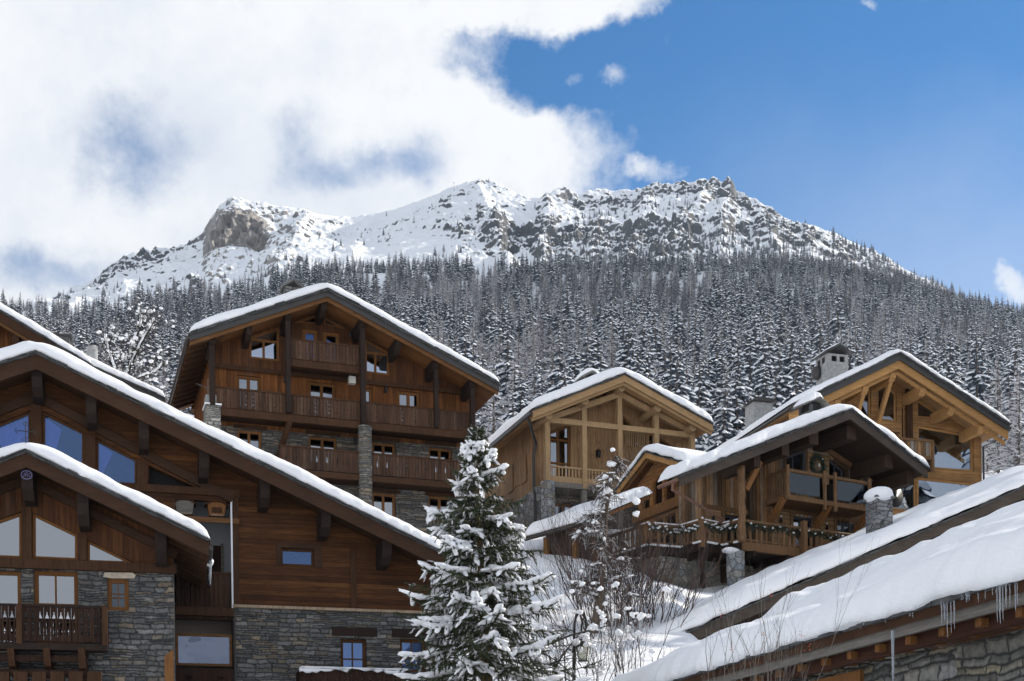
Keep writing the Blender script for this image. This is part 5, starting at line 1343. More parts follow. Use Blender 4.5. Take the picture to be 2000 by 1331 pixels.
def house_h():
    f = Frame(1500, 1250, 43, 20); T = f.thing('long_roof_chalet', 'chalet mostly hidden under a long thick snow roof above the stone barn', 'chalet')
    V = 1.3; th = .25
    l = f.p(1165, 1313, V); c = f.p(2200, 866, V); line = [l, c, (2*c[0]-l[0], l[1])]
    def rip(X, Y): return .22*fbm(X*.28+Y*.12, Y*.5, 3, 4.)+.05*fbm(X*1.2, Y*2., 3)
    gable_roof(T, line, -V, 7.5, th, 'soffit_dark', 'verge_e', .36, .1, 'beam_dark', .3, snow=.46, seed=61, slate_layers=2, r=.55, amp=.28, ripple=rip)
    xa, xb = l[0]+1.0, c[0]+6; zb = f.p(1500, 1460)[1]
    b = MB(); wall(b, gable_outline(line, xa, xb, zb, th), [], 0, .3); b.build('wall', 'wood_dark_boards', T)
    shell(T, xa, xb, 0, 6.5, zb, line, th, 'wood_dark_boards', right=False)
    for px, py in ((1300, 1275), (1480, 1195), (1690, 1105), (1800, 1055), (1872, 1022), (1942, 990)):
        x = f.p(px, py, 1.1)[0]; purlin(T, x, poly_z(line, x)-th-.1, .3, .5, -1.1, 0, 'beam_brown', style=1)
    # stone chimney with a round cap of snow
    y = 3.4; x = f.p(1717, 1000, -y)[0]; zt = f.p(1717, 977, -y)[1]; z0 = f.p(1717, 1060, -y)[1]; w = .36
    b = MB(); b.box(x-w, x+w, y-w, y+w, z0-1, zt); o = b.build('chimney', 'stone_brick_grey', T)
    b = MB(); b.box(x-w-.08, x+w+.08, y-w-.08, y+w+.08, zt, zt+.07); b.build('chimney_cap', 'slate_light', o)
    b = MB(); b.blob((x, y, zt+.16), .56, .56, .34, 4, .12, 3); b.build('snow_cap', 'snow', o, smooth=True)

def house_i():
    ZE = 2.5; s = ZE/3.0
    f = Frame(2000, 1150, 14.3, -75.5)
    T = f.thing('stone_barn', 'stone barn with a broad snow covered roof and icicles in the lower right', 'barn')
    a = f.p(2000, 1152, .75); e2 = f.p(1552, 1275, .75)
    z = (a[1]+e2[1])/2+.11
    xa, xb = f.p(1180, 1370, .75)[0], a[0]+8.5
    Wd, Hh = 5.0, 2.36
    y0 = -.75
    th = .14
    # deck of the single slope seen from below the eave
    b = MB(); b.prism_x([(y0, z-th), (Wd, z+Hh-th), (Wd, z+Hh), (y0, z)], xa, xb); b.build('roof', 'soffit_dark', T)
    b = MB(); b.prism_x([(Wd+.005, z+Hh-th), (2*Wd-y0, z-th), (2*Wd-y0, z), (Wd+.005, z+Hh)], xa, xb); b.build('roof', 'soffit_dark', T)
    # snow sheet with dunes
    sl = Hh/(Wd-y0)
    L = xb-xa; nx, ny = int(L/.09), 90
    xs = np.linspace(xa-.06, xb, nx); t = np.concatenate([np.array([-.02, 0, .004, .010, .018, .03, .045]), np.linspace(.06, 1.22, ny)])
    X, Tt = np.meshgrid(xs, t); D = Tt*(Wd-y0)
    def e(d, r): return np.sqrt(np.clip(1-(1-np.clip(d/r, 0, 1))**2, 0, 1))
    jit = .10*fbm(X*.9, X*0+3, 4)+.05*fbm(X*4, X*0, 3)
    top = 2*.55
    ridge = Wd-y0
    base = np.where(D <= ridge, D*sl, 2*ridge*sl-D*sl)
    base = base-.10*np.exp(-np.abs(D-ridge)/.5)
    dune = .40*fbm(X*.16+D*.10, D*.55-X*.05, 3, 2.)+.19*fbm(X*.35+D*.3, D*1.2, 3, 6.)+.02*fbm(X*2, D*3, 3)
    h = (.36+.10*fbm(X*.3, D*.3, 2))*e(D, .42)+dune*np.clip(D/1.6, 0, 1)+.05*fbm(X*1.7, D*2.2, 4, 8.)*np.clip(D/.2, 0, 1)+(.014*fbm(X*4.4, D*5, 3, 1.)+.012*np.abs(fbm(X*1.1+D*2.5, D*3, 3, 4.)))*np.clip(D/.1, 0, 1)
    h = h*np.clip((X-xa+.06)/.5, 0, 1)**.5*np.clip((xb-X)/.5, 0, 1)**.5
    Y = y0-.14+D+jit*np.exp(-np.clip(D, 0, 9)/.5)
    Zz = z+.05+base+h
    Zz = Zz+np.exp(-np.clip(D, 0, 9)/.06)*(.07*fbm(X*2.3, X*0+9, 3)-.05)
    Y[0] = y0+.2; Zz[0] = z+.03
    me = bpy.data.meshes.new('roof_snow'); idx = np.arange(X.size).reshape(X.shape)
    grid_mesh(me, np.stack([X, Y, Zz], -1).reshape(-1, 3), np.stack([idx[:-1, :-1], idx[:-1, 1:], idx[1:, 1:], idx[1:, :-1]], -1).reshape(-1, 4))
    me.materials.append(M['snow']); o = bpy.data.objects.new('roof_snow', me); COL.objects.link(o); o.parent = T
    b = MB(); rnd = random.Random(3); x = xa
    while x < xb:
        w = rnd.uniform(.3, .6); b.box(x, x+w-.01, y0-rnd.uniform(.02, .09), y0+.4, z-.03+rnd.uniform(-.01, .02), z+.02+rnd.uniform(0, .025)); x += w
    b.build('slate_edge', 'slate', T)
    b = MB(); b.box(xa, xb, y0+.06, y0+.12, z-.25, z-.04); b.build('fascia', 'grey_wood', T)
    b = MB(); b.box(xa, xb, y0+.34, y0+.42, z-.38, z-.2); b.build('wall_plate', 'red_board', T)
    x = xa+.3; i = 0
    while x < xb:
        b = MB(); b.box(x-.055, x+.055, y0+.24, y0+.75, z-.33, z-.23); b.build('rafter', 'orange_wood', T); x += .72; i += 1
    zb = z-6
    b = MB(); b.box(xa, xb, .0, .4, zb, z-.36); b.build('wall', 'stone_irregular', T)
    b = MB(); b.prism_x([(.4, zb), (Wd*2, zb), (Wd*2, z-.2), (Wd, z+Hh-.3), (.4, z-.2)], xa, xa+.3); b.build('gable_wall', 'stone_irregular', T)
    b = MB(); b.prism_x([(.405, zb), (Wd*2, zb), (Wd*2, z-.2), (Wd, z+Hh-.3), (.405, z-.2)], xb-.3, xb-.002); b.build('gable_wall', 'wood_horizontal', T)
    q = f.p(1635, 1314, 0); b = MB(); b.box(q[0]-.75, q[0]+.75, -.06, .1, q[1]-.3, q[1]-.05); b.build('lintel', 'orange_wood', T)
    rnd = random.Random(12)
    for px, n, lo, hi in ((1855, 6, .45, 1.0), (1962, 8, .5, 1.05), (1785, 3, .1, .25), (1905, 4, .15, .4), (1930, 3, .2, .35), (1690, 6, .05, .14), (1725, 4, .06, .16), (1870, 5, .08, .2)):
        cx = f.p(px, 1200, .8)[0]
        for j in range(n):
            icicle(T, (cx+rnd.uniform(-.16, .16), y0-.03+rnd.uniform(-.05, .03), z+.02), rnd.uniform(lo, hi)*.5, rnd.uniform(.004, .009))
    cx = f.p(1752, 1228, .75)[0]; b = MB(); b.tube([(cx-.05, y0-.02, z-.18), (cx, y0-.06, z-.2), (cx+.03, y0-.08, z-.3), (cx+.03, y0-.08, z-.7), (cx+.02, y0-.08, z-.95)], [.016, .022, .02, .015, .004], 8); b.build('icicle', 'ice', T, smooth=True)
    return f, z, y0

def shed():
    f = Frame(1062, 1080, 54, -50); T = f.thing('wood_shed', 'small wooden shed with a thick snow roof on the bank beside the bare larch', 'shed')
    xa, xb = 0, f.p(1168, 1050)[0]; z = f.p(1064, 1046, .4)[1]; zb = f.p(1062, 1125)[1]
    zr_ = f.p(1160, 1010, .4)[1]
    b = MB(); n = 12
    b.box(xa, xb, 0, .12, zb, z); b.build('wall', 'wood_dark_boards', T)
    b = MB(); b.box(xa, xa+.1, .125, 2.4, zb, z+.6); b.build('side_wall', 'wood_dark_boards', T)
    for fx in (.08, .62, .97):
        x = xa+(xb-xa)*fx; post(T, x, -.05, zb, z, .22, 'orange_wood')
    b = MB(); b.prism_x([(-.5, z-.02), (2.6, z+1.35), (2.6, z+1.5), (-.5, z+.13)], xa-.6, xb+.5); b.build('roof', 'soffit', T)
    b = MB(); b.prism_x([(-.56, z-.06), (-.5, z-.06), (-.5, z+.12), (-.56, z+.12)], xa-.6, xb+.5); b.build('fascia', 'verge_c', T)
    gutter(T, [(xa-.55, -.6, z+.02), (xb+.5, -.6, z+.02)], .06)
    # snow on the sloping roof
    nx, ny = 60, 40; xs = np.linspace(xa-.65, xb+.55, nx); d = np.concatenate([[-.02, 0, .01, .03, .06, .1], np.linspace(.15, 3.3, ny)])
    X, D = np.meshgrid(xs, d)
    def e(q, r): return np.sqrt(np.clip(1-(1-np.clip(q/r, 0, 1))**2, 0, 1))
    h = (.42+.10*fbm(X*.6, D*.6, 3))*e(D, .35)*e(X-xs[0], .4)*e(xs[-1]-X, .4)*e(3.3-D, .3)
    Y = -.6+D+.06*fbm(X*1.5, X*0, 3)*np.exp(-np.clip(D, 0, 9)/.3); Zz = z+.14+D*.442+h
    Y[0] = -.45; Zz[0] = z+.14
    me = bpy.data.meshes.new('roof_snow'); idx = np.arange(X.size).reshape(X.shape)
    grid_mesh(me, np.stack([X, Y, Zz], -1).reshape(-1, 3), np.stack([idx[:-1, :-1], idx[:-1, 1:], idx[1:, 1:], idx[1:, :-1]], -1).reshape(-1, 4))
    me.materials.append(M['snow']); o = bpy.data.objects.new('roof_snow', me); COL.objects.link(o); o.parent = T

simple('emblem', (.16, .15, .30), .6); glass_mat('glass_frost', (.45, .48, .5), .35, (.85, .9, .95))
wood('orange_planks', [(.27, .125, .045), (.31, .145, .052), (.24, .11, .04)], .2, 'x', groove=.4)
stone('stone_brick_grey', [(.17, .175, .18), (.22, .22, .22), (.14, .145, .15), (.27, .265, .25)], (2.2, 2.2, 7.0), mortar=(.05, .05, .05), warp=.05)
plain_wood('red_board', (.055, .022, .013), .3, streak='x')
house_a(); house_b(); fC, TC, zshelf, lx0, lx1 = house_c(); house_d(); house_f(); house_g(); fE = house_e(); house_h(); fI, zI, yI = house_i(); shed()
def nest_box(f, px, mat, label):
    x = f.p(px, 1000, -.35)[0]; o = f.P+f.d*x+f.n*-.35+Vector((0, 0, zshelf+.10))
    T = thing('nest_box', o, f.th, label, 'nest box')
    b = MB(); b.prism([(-.27, .12), (.27, .12), (.33, .52), (0, .70), (-.33, .52)], -.2, .25); b.build('body', mat, T)
    for s in (-1, 1): bar(T, 'roof', 'beam_brown', (s*.42, .0, .50), (-s*.02, .0, .75), .6, .05)
    b = MB(); b.box(-.18, .18, -.23, -.2, .22, .42); b.build('front_panel', 'beam_brown' if mat == 'orange_wood' else 'grey_wood', T)
    b = MB(); b.box(-.22, .22, -.3, -.19, .10, .14); b.build('perch', 'weathered', T)
    b = MB(); b.box(-.3, .3, -.2, .25, .0, .115); b.build('stand', 'beam_dark', T)
nest_box(fC, 360, 'grey_wood', 'weathered grey nest box, left one on the shelf under the dark gable')
nest_box(fC, 423, 'orange_wood', 'warm brown nest box, right one on the shelf beside the white pipe')

# ------------------------------------------------------------------ terrain
def sst(x, a, b):
    t = np.clip((x-a)/(b-a), 0, 1); return t*t*(3-2*t)
FT = np.array([(-400, 600), (0, 575), (180, 580), (330, 558), (450, 545), (560, 522), (700, 505), (830, 500), (1000, 508), (1200, 503), (1400, 498), (1550, 503), (1650, 515), (1800, 545), (1880, 572), (2000, 602), (2400, 700)], float)
SK = np.array([(-400, 760), (-100, 680), (100, 600), (175, 562), (225, 525), (265, 510), (300, 500), (340, 488), (380, 478), (410, 462), (425, 432), (445, 402), (470, 390), (500, 395), (540, 402), (600, 411), (650, 421), (700, 425), (745, 419), (800, 406), (850, 389), (900, 366), (950, 353), (985, 358), (1010, 370), (1040, 386), (1060, 391), (1085, 382), (1110, 376), (1150, 379), (1200, 373), (1250, 371), (1290, 364), (1340, 360), (1380, 356), (1440, 362), (1455, 376), (1490, 388), (1530, 412), (1560, 431), (1600, 442), (1650, 461), (1700, 487), (1750, 508), (1800, 538), (1850, 560), (1900, 592), (2000, 650), (2400, 800)], float)
Y0F, Y1F, YC = 250.0, 1000.0, 1560.0
def pxa(X, Y): return 1000+F*X/np.maximum(Y, 1.0)
def tanel(px, py): return (YH-py-ROLL*(px-1000))/F
TREE = 17.0
def gf(px): return tanel(px, np.interp(px, FT[:, 0], FT[:, 1]))-TREE*.75/Y1F
def gs(px): return tanel(px, np.interp(px, SK[:, 0], SK[:, 1]))
ZN = np.array([(-60, -3), (0, -1.7), (15, -.8), (25, 1.5), (40, 5.9), (48, 9.2), (57, 12.8), (80, 19.0), (120, 29), (250, 65.5)], float)
def ground_z(X, Y):
    X = np.asarray(X, float); Y = np.asarray(Y, float)
    px = pxa(X, Y)
    zn = np.interp(Y, ZN[:, 0], ZN[:, 1])
    zn = zn-6*sst(-X, 1.2, 4.5)*sst(Y, 20, 30)*sst(-Y, -52, -48)-4.5*sst(X, 5.5, 9)*sst(-Y, -50, -42)*sst(Y, 15, 30)
    zn = zn-1.8*sst(X, 3, 8)*sst(Y, 46, 52)*sst(-Y, -62, -56)
    zn = zn+.35*fbm(X*.12, Y*.12, 3)+.08*fbm(X*.7, Y*.7, 3)
    t = np.clip((Y-Y0F)/(Y1F-Y0F), 0, 1)
    zf = Y*(0.262+(gf(np.clip(px, -900, 2900))-0.262)*(t*.75+.25*t*t))+6*fbm(X*.012, Y*.012, 3)*np.sin(np.pi*t)
    z = np.where(Y < Y0F, zn, zf)
    z = np.where((Y >= 200) & (Y < Y0F), zn+(Y0F*0.262-65.5)*((Y-200)/50), z)
    return z
def sheet(name, X, Y, Z, mat, kind='structure'):
    me = bpy.data.meshes.new(name); idx = np.arange(X.size).reshape(X.shape)
    grid_mesh(me, np.stack([X, Y, Z], -1).reshape(-1, 3), np.stack([idx[:-1, :-1], idx[:-1, 1:], idx[1:, 1:], idx[1:, :-1]], -1).reshape(-1, 4))
    me.materials.append(M[mat]); o = bpy.data.objects.new(name, me); COL.objects.link(o); o['kind'] = kind
    return o
def mountain_material():
    t = NT('mountain')
    geo = t.n('ShaderNodeNewGeometry'); sp = t.n('ShaderNodeSeparateXYZ'); t.L.new(geo.outputs['Normal'], sp.inputs[0])
    n1_ = t.noise(.035, 7, .65); n2_ = t.noise(.16, 6, .65); n3_ = t.noise(.011, 4, .6)
    at_ = t.n('ShaderNodeAttribute', attribute_name='rock'); 
    st = t.m('ADD', sp.outputs[2], t.m('ADD', t.m('MULTIPLY', t.m('SUBTRACT', n2_.outputs[0], .5),   .34), t.m('MULTIPLY', t.m('SUBTRACT', n1_.outputs[0], .5), .26)))
    rock = t.rng(t.m('SUBTRACT', st, t.m('MULTIPLY', at_.outputs['Fac'], .26)), .60, .53)
    rc_ = t.ramp(n1_.outputs[0], [(.3, (.045, .046, .05)), (.5, (.085, .085, .086)), (.72, (.15, .145, .138))])
    warm = t.ramp(n2_.outputs[0], [(.3, (.16, .15, .14)), (.48, (.27, .245, .225)), (.7, (.42, .38, .34))])
    at2 = t.n('ShaderNodeAttribute', attribute_name='cliff')
    rc2 = t.mix(at2.outputs['Fac'], rc_, warm)
    t.col(t.mix(rock, (.86, .87, .89), rc2)); t.rough(.75); t.b.inputs['Specular IOR Level'].default_value = .2
    t.bump(t.m('ADD', t.m('MULTIPLY', n2_.outputs[0], t.m('MULTIPLY_ADD', rock, 1.0, .25)), t.m('MULTIPLY', n1_.outputs[0], .6)), .9, 3.0)
mountain_material()
def build_terrain():
    # near ground and hillside, one sheet round the viewer
    az = np.concatenate([np.linspace(-180, -32, 50)[:-1], np.linspace(-32, 32, 420), np.linspace(32, 180, 50)[1:]])
    Yr = np.concatenate([np.linspace(3, 80, 170), np.linspace(81, 1030, 130), [1100]])
    A, Rr = np.meshgrid(np.radians(az), Yr)
    # rings use distance along the view axis in front and plain radius elsewhere
    k = np.clip(np.cos(A), .75, 1); rad = Rr/k
    X = np.sin(A)*rad; Y = np.cos(A)*rad
    Zf = ground_z(X, np.maximum(Y, -50))
    side = sst(np.abs(np.degrees(A)), 34, 75)
    valley = -8-.10*rad+.75*np.maximum(rad-500, 0)*.55+12*fbm(X*.01, Y*.01, 4)*np.clip(rad/100, 0, 3)
    Z = Zf*(1-side)+valley*side
    sheet('ground', X, Y, Z, 'snow_field')
    # the mountain behind the forest
    pxs = np.linspace(-250, 2250, 1500)
    t = np.concatenate([np.linspace(-.06, 0, 6)[:-1], np.linspace(0, 1, 330), 1+np.array([.03, .08, .16, .3, .5])])
    PX, T = np.meshgrid(pxs, t)
    a = (PX-1000)/F
    bump = 60*np.sin(PX*.011)+45*np.sin(PX*.027+1)
    Yc = YC+bump*.6
    Yd = 990+(Yc-990)*T
    # cliff: elevation jumps within a short run of distance
    cl = sst(PX+(1-np.clip(T, 0, 1))*10, 412, 440)*sst(-PX, -556, -515)
    Pn = np.clip(T, 0, 1)
    prof = Pn**1.04
    tal = (tanel(PX, 484+8*np.sin(PX*.05))-gf(PX))/np.maximum(gs(PX)-gf(PX), 1e-4)
    top = (tanel(PX, np.interp(PX, [400, 440, 470, 500, 545, 560], [455, 412, 396, 404, 432, 455]))-gf(PX))/np.maximum(gs(PX)-gf(PX), 1e-4)
    top = np.clip(top, 0, .985)
    w1 = np.clip(Pn/.62, 0, 1)*np.clip(tal, .1, .9); w2 = np.clip((Pn-.62)/.10, 0, 1)**.8; w3 = np.clip((Pn-.72)/.28, 0, 1)
    cprof = w1+(top-np.clip(tal, .1, .9))*w2+(1-top)*w3
    prof = prof*(1-cl)+cprof*cl
    Ym = Yd
    g = gf(PX)+(gs(PX)-gf(PX))*prof
    X = a*Ym; 
    amp = np.interp(PX, [-200, 175, 300, 400, 470, 560, 640, 720, 850, 920, 1000, 1080, 1300, 1560, 1650, 1800, 2200], [.7, 1.1, 1.1, 1.1, .95, 1.0, .6, .38, .38, .8, .85, 1.05, 1.1, 1.1, .8, .6, .5])
    w = np.clip(Pn*6, 0, 1)*np.clip((1-T)*6+.22, 0.22, 1)
    f1 = fbm(X*.010, Ym*.007, 5, 1.); rid = 1-np.abs(fbm(X*.017+Ym*.008, Ym*.012, 5, 3.))*2.2
    kn = np.maximum(0, fbm(X*.036, Ym*.03, 6, 5.)-.10)*(1+.9*fbm(X*.15, Ym*.14, 4, 15.)); kn2 = np.maximum(0, fbm(X*.085, Ym*.065, 4, 9.)-.12); kn3 = np.maximum(0, fbm(X*.2, Ym*.16, 3, 2.)-.15)
    mk = np.clip(.30+2.4*(fbm(X*.0085+3, Ym*.0085, 3, 12.)+.12), .22, 1.4)
    mk = mk*(1-.75*cl)+.9*cl*np.clip(tal, 0, 1)
    U = X*.8+Ym*.6; Wd = -X*.6+Ym*.8
    rib = np.maximum(0, 1-np.abs(fbm(U*.022, Wd*.007, 4, 2.))*4.0)
    spur = 0
    for (xa, ta), (xb, tb), A_, wd in (((950, 1.0), (1010, .0), 26, 26), ((925, .9), (905, .15), 10, 30), ((985, .75), (1020, .35), 10, 12), ((1085, .98), (1070, .1), 22, 22), ((1050, .8), (975, .05), -16, 34), ((1200, .97), (1165, .1), 12, 24), ((1295, .98), (1240, .1), 16, 24),
                                      ((1415, 1.0), (1300, .15), 20, 24), ((1440, 1.0), (1425, .2), 22, 26), ((1500, .9), (1530, .15), 14, 20), ((1590, .95), (1600, .2), 10, 20), ((1360, .8), (1395, .1), -12, 22), ((1480, .8), (1480, .2), -10, 16),
                                      ((620, 1.0), (560, .1), 14, 26), ((745, 1.0), (700, .3), 8, 24), ((820, .98), (800, .3), 6, 30), ((340, .9), (365, .2), 9, 22), ((235, .95), (255, .2), 9, 22), ((560, .8), (600, .3), -9, 16)):
        c = xa+(xb-xa)*(ta-T)/max(ta-tb, 1e-3)+9*fbm(T*4, T*0+xa, 3)
        on = sst(T, tb-.10, tb+.1)*sst(-T, -ta-.08, -ta+.02)
        dd = np.abs(PX-c+.5*wd*fbm(X*.03, Ym*.03, 4, 30.))/wd
        spur = spur+.45*A_*on*np.maximum(0, 1-dd)**1.1
    disp = amp*(f1*13+(rid-.5)*5+mk*(kn*10+kn2*11+kn3*6+rib*3))*w+spur*np.clip((1-T)*6+.15, 0, 1)
    Z = Ym*g+disp-amp*(.5+1.6*mk)*w+(3.0*fbm(X*.05, Ym*.05, 4, 21.)+1.2*fbm(X*.22, Ym*.2, 3, 23.))*np.clip(Pn*5, 0, 1)*np.clip((1-T)*8+.3, 0, 1)*np.interp(PX, [600, 700, 880, 930], [1, .5, .6, 1])
    # jagged crest
    crest = np.exp(-((T-.985)/.03)**2)*amp
    Z = Z+crest*(9*np.maximum(0, fbm(X*.045, X*0+4, 5)+.02)+4*np.maximum(0, fbm(X*.16, X*0+8, 3)))
    tower = lambda c, wd, h: h*np.exp(-np.abs((PX-c)/wd)**4)
    Z = Z+np.exp(-((T-.97)/.03)**2)*(tower(1388, 9, 5)+tower(1412, 9, 8)+tower(1441, 12, 11)+tower(1344, 10, 3)+tower(1122, 16, 6)+tower(1295, 8, 4)+tower(1468, 10, 3))
    Z = np.where(T > 1, Ym*gs(PX)-(T-1)*700, Z)
    Z = np.where(T < 0, Z-(-T)*200, Z)
    # sideways break-up so that steep faces are not smooth
    cy = cl*np.exp(-((Pn-.67)/.09)**2)
    Y = Ym+cy*(34*(np.abs(fbm(X*.035, Z*.012, 3, 3.))-.2)+26*(np.abs(fbm(X*.09, Z*.035, 4, 5.))-.15)+10*fbm(X*.3, Z*.15, 3, 5.))+amp*3*fbm(X*.1, Z*.1, 3, 7.)*w
    Xo = X+cy*6*fbm(X*.05, Z*.09, 4, 8.)
    o = sheet('mountain', Xo, Y, Z, 'mountain')
    rk = np.clip(amp*.45-.62+.45*np.clip(mk, 0, 1.2)+1.2*cy, -.5, 1.5)*np.ones_like(X)
    rk = rk*(.75+.5*fbm(X*.008, Ym*.008, 3, 6.))
    at1 = o.data.attributes.new('rock', 'FLOAT', 'POINT'); at1.data.foreach_set('value', rk.ravel().astype(np.float32))
    at2 = o.data.attributes.new('cliff', 'FLOAT', 'POINT'); at2.data.foreach_set('value', np.clip(sst(PX, 380, 430)*sst(-PX, -640, -540), 0, 1).ravel().astype(np.float32))
    return X, Y, Z, PX, T
MTN = build_terrain()

# ------------------------------------------------------------------ forest
def conifer(name, h, r, seed, snow=.7, whorls=15, nb=7, needle='needle_far', snowm='snow_tree', droop=.5, frost=False):
    rnd = random.Random(seed); b = MB()
    b.mi = 0; b.tube([(0, 0, -1.2), (0, 0, h*.5), (0, 0, h)], [r*.07, r*.045, .02], 5, False)
    for i in range(whorls):
        t = .07+.91*(i+rnd.uniform(-.2, .2))/(whorls-1)
        t = min(max(t, .06), .985)
        z = h*t; RR = r*((1-t)**.85)*rnd.uniform(.85, 1.1)+.12*r*(1-t)+.05
        k = max(4, int(nb*(1-.35*t))); a0 = rnd.random()*6.28
        for j in range(k):
            a = a0+6.283*j/k+rnd.uniform(-.25, .25); L = RR*rnd.uniform(.72, 1.12)
            ca, sa = math.cos(a), math.sin(a)
            up = .22*(t-.35); dr = droop*rnd.uniform(.7, 1.3)
            z = h*t+rnd.uniform(-.5, .5)*h/whorls; dr *= 1+.5*rnd.random()*(rnd.random() < .3)
            def pt(s, off=0., dz=0.): return (ca*L*s-sa*off, sa*L*s+ca*off, z+L*(up*s-dr*s*s*.75)+dz)
            Wd = L*.30+.10*r*.3
            prof = [(0.05, .25), (.35, .95), (.68, .75), (1., .05)]
            if frost:
                b.mi = 1
                for q in range(8):
                    s0 = rnd.uniform(.0, .7); s1 = min(1.05, s0+rnd.uniform(.3, .5)); o = rnd.uniform(-1, 1)*Wd*.9; hh = rnd.uniform(-.05, .16)*L
                    p0, p1 = Vector(pt(s0, 0)), Vector(pt(s1, o, hh)); wv = Vector((-sa, ca, .5))*.035*r*rnd.uniform(.5, 1.1)
                    b.mi = 1 if rnd.random() > snow*1.1 else 2
                    b.add([p0-wv, p0+wv, p1], [(0, 1, 2)])
                continue
            # needle spray: two folded wings, drooping at their rims
            b.mi = 1
            vs = []
            for s, wq in prof:
                jj = rnd.uniform(.75, 1.25)
                vs += [pt(s, -Wd*wq*jj, -Wd*wq*.45), pt(s, 0, .03*L), pt(s, Wd*wq*jj*rnd.uniform(.8, 1.2), -Wd*wq*.45)]
            b.add(vs, [(3*q+c, 3*q+c+1, 3*q+c+4, 3*q+c+3) for q in range(3) for c in (0, 1)])
            for q in range(2):
                s = rnd.uniform(.3, .9); o = rnd.uniform(-.5, .5)*Wd; v = [pt(s-.12, o), pt(s+.12, o), pt(s+.02, o*1.3, -L*rnd.uniform(.16, .3))]
                b.add(v, [(0, 1, 2)])
            b.mi = 2
            if rnd.random() < snow:
                s0, s1 = rnd.uniform(.12, .45), rnd.uniform(.7, 1.03); q = rnd.uniform(.75, 1.15); tz = .05*L+.02*r; vs = []
                for s, wq in ((s0, .3), ((s0+s1)/2, .8), (s1, .25)):
                    vs += [pt(s, -Wd*wq*q, -Wd*wq*.40+tz*.6), pt(s, rnd.uniform(-.1, .1)*Wd, tz*1.6), pt(s, Wd*wq*q, -Wd*wq*.40+tz*.6)]
                b.add(vs, [(3*g+c, 3*g+c+1, 3*g+c+4, 3*g+c+3) for g in range(2) for c in (0, 1)])
                # snow on the hanging rims too
                for g in range(2):
                    s = rnd.uniform(.45, .98); o = rnd.uniform(-.7, .7)*Wd
                    v = [pt(s-.1, o, .01*L), pt(s+.1, o, .01*L), pt(s, o*1.2, -L*rnd.uniform(.08, .17))]; v = [(x+ca*.03*L, y+sa*.03*L, zz) for x, y, zz in v]
                    b.add(v, [(0, 1, 2)])
    me = bpy.data.meshes.new(name); me.from_pydata(b.v, [], b.f)
    for q in ('bark', needle, snowm): me.materials.append(M[q])
    me.polygons.foreach_set('material_index', b.k); me.update()
    return me
SP = [conifer('spruce_tree', 16, 3.5, 11, .9), conifer('spruce_tree', 14.5, 3.3, 12, .97), conifer('spruce_tree', 17, 3.4, 13, .85), conifer('spruce_tree', 13, 3.2, 14, .95, nb=8), conifer('spruce_tree', 16, 3.0, 15, .7), conifer('spruce_tree', 15, 3.2, 16, .5), conifer('spruce_tree', 16.5, 3.4, 17, .55)]
LA = [conifer('larch_tree', 15, 3.6, 31, .72, 18, 10, 'twig_larch', 'twig_frost', .15, True), conifer('larch_tree', 16, 3.3, 32, .6, 18, 10, 'twig_larch', 'twig_frost', .1, True), conifer('larch_tree', 14, 3.4, 33, .3, 17, 10, 'twig_larch', 'twig_frost', .1, True), conifer('larch_tree', 13.5, 3.0, 34, .12, 17, 10, 'twig_larch', 'twig_frost', .05, True)]
PROT = SP+LA
HOUSE_SKY = np.array([(-100, 560), (0, 612), (175, 705), (318, 772), (365, 645), (632, 552), (975, 742), (962, 850), (1040, 790), (1218, 725), (1393, 825), (1400, 862), (1550, 772), (1757, 680), (1970, 825), (1918, 870), (1920, 945), (2000, 925), (2300, 850)], float)
def forest_points():
    rs = np.random.RandomState(3); pts = []
    Ys = 255.0
    while Ys < Y1F+25:
        sp = float(np.interp(Ys, [250, 420, 700, 1000], [17.0, 16.0, 12.8, 7.6]))
        n = int(.92*Ys/sp)
        xs = (np.arange(n)+rs.rand(n)*.9)/n*.92*Ys-.46*Ys
        ys = Ys+rs.rand(n)*sp*1.1
        for x, y in zip(xs, ys): pts.append((x, y))
        Ys += sp*.92
    P = np.array(pts); z = ground_z(P[:, 0], P[:, 1])
    px = pxa(P[:, 0], P[:, 1]); 
    # openings near the upper edge
    edge = fbm(px*.02, px*0+2, 3)
    keep = P[:, 1] < Y1F-25+np.where(px > 1000, 45, 70*edge)+rs.rand(len(P))**3*50
    gap = fbm(P[:, 0]*.02, P[:, 1]*.02, 3, 5.)
    keep &= ~((gap > .55) & (rs.rand(len(P)) < .7))
    top = YH-ROLL*(px-1000)-F*(z+14)/P[:, 1]
    hs = np.interp(px, np.sort(HOUSE_SKY[:, 0]), HOUSE_SKY[np.argsort(HOUSE_SKY[:, 0]), 1])
    keep &= top < hs+150
    return P[keep], z[keep], px[keep], top[keep]
def mountain_points():
    X, Y, Z, PX, T = MTN; rs = np.random.RandomState(8); out = []
    h, w = X.shape; rows = np.where((T[:, 0] > 0) & (T[:, 0] < .97))[0]
    cl = fbm(X*.012, Y*.012, 3, 11.)
    for _ in range(26000):
        i = rows[int(rs.rand()**1.35*len(rows))]; j = rs.randint(w); p = PX[i, j]; t = T[i, j]
        d = np.interp(p, [150, 300, 420, 560, 700, 850, 960, 1060, 1200, 1560, 1620, 1680, 1750, 1900, 2100], [.16, .16, .06, .10, .14, .10, .16, .5, .75, .85, 1.1, 1.3, 1.4, 1.3, 1.2])
        d *= np.interp(t, [0, .12, .35, .7, 1], [6, 2.2, .8, .5, .3]) if p < 1640 else 1.0
        d *= np.clip(.55+2.2*cl[i, j], 0.02, 2)
        if rs.rand() < d*.42: out.append((X[i, j], Y[i, j], Z[i, j]-.5, p, t))
    return out
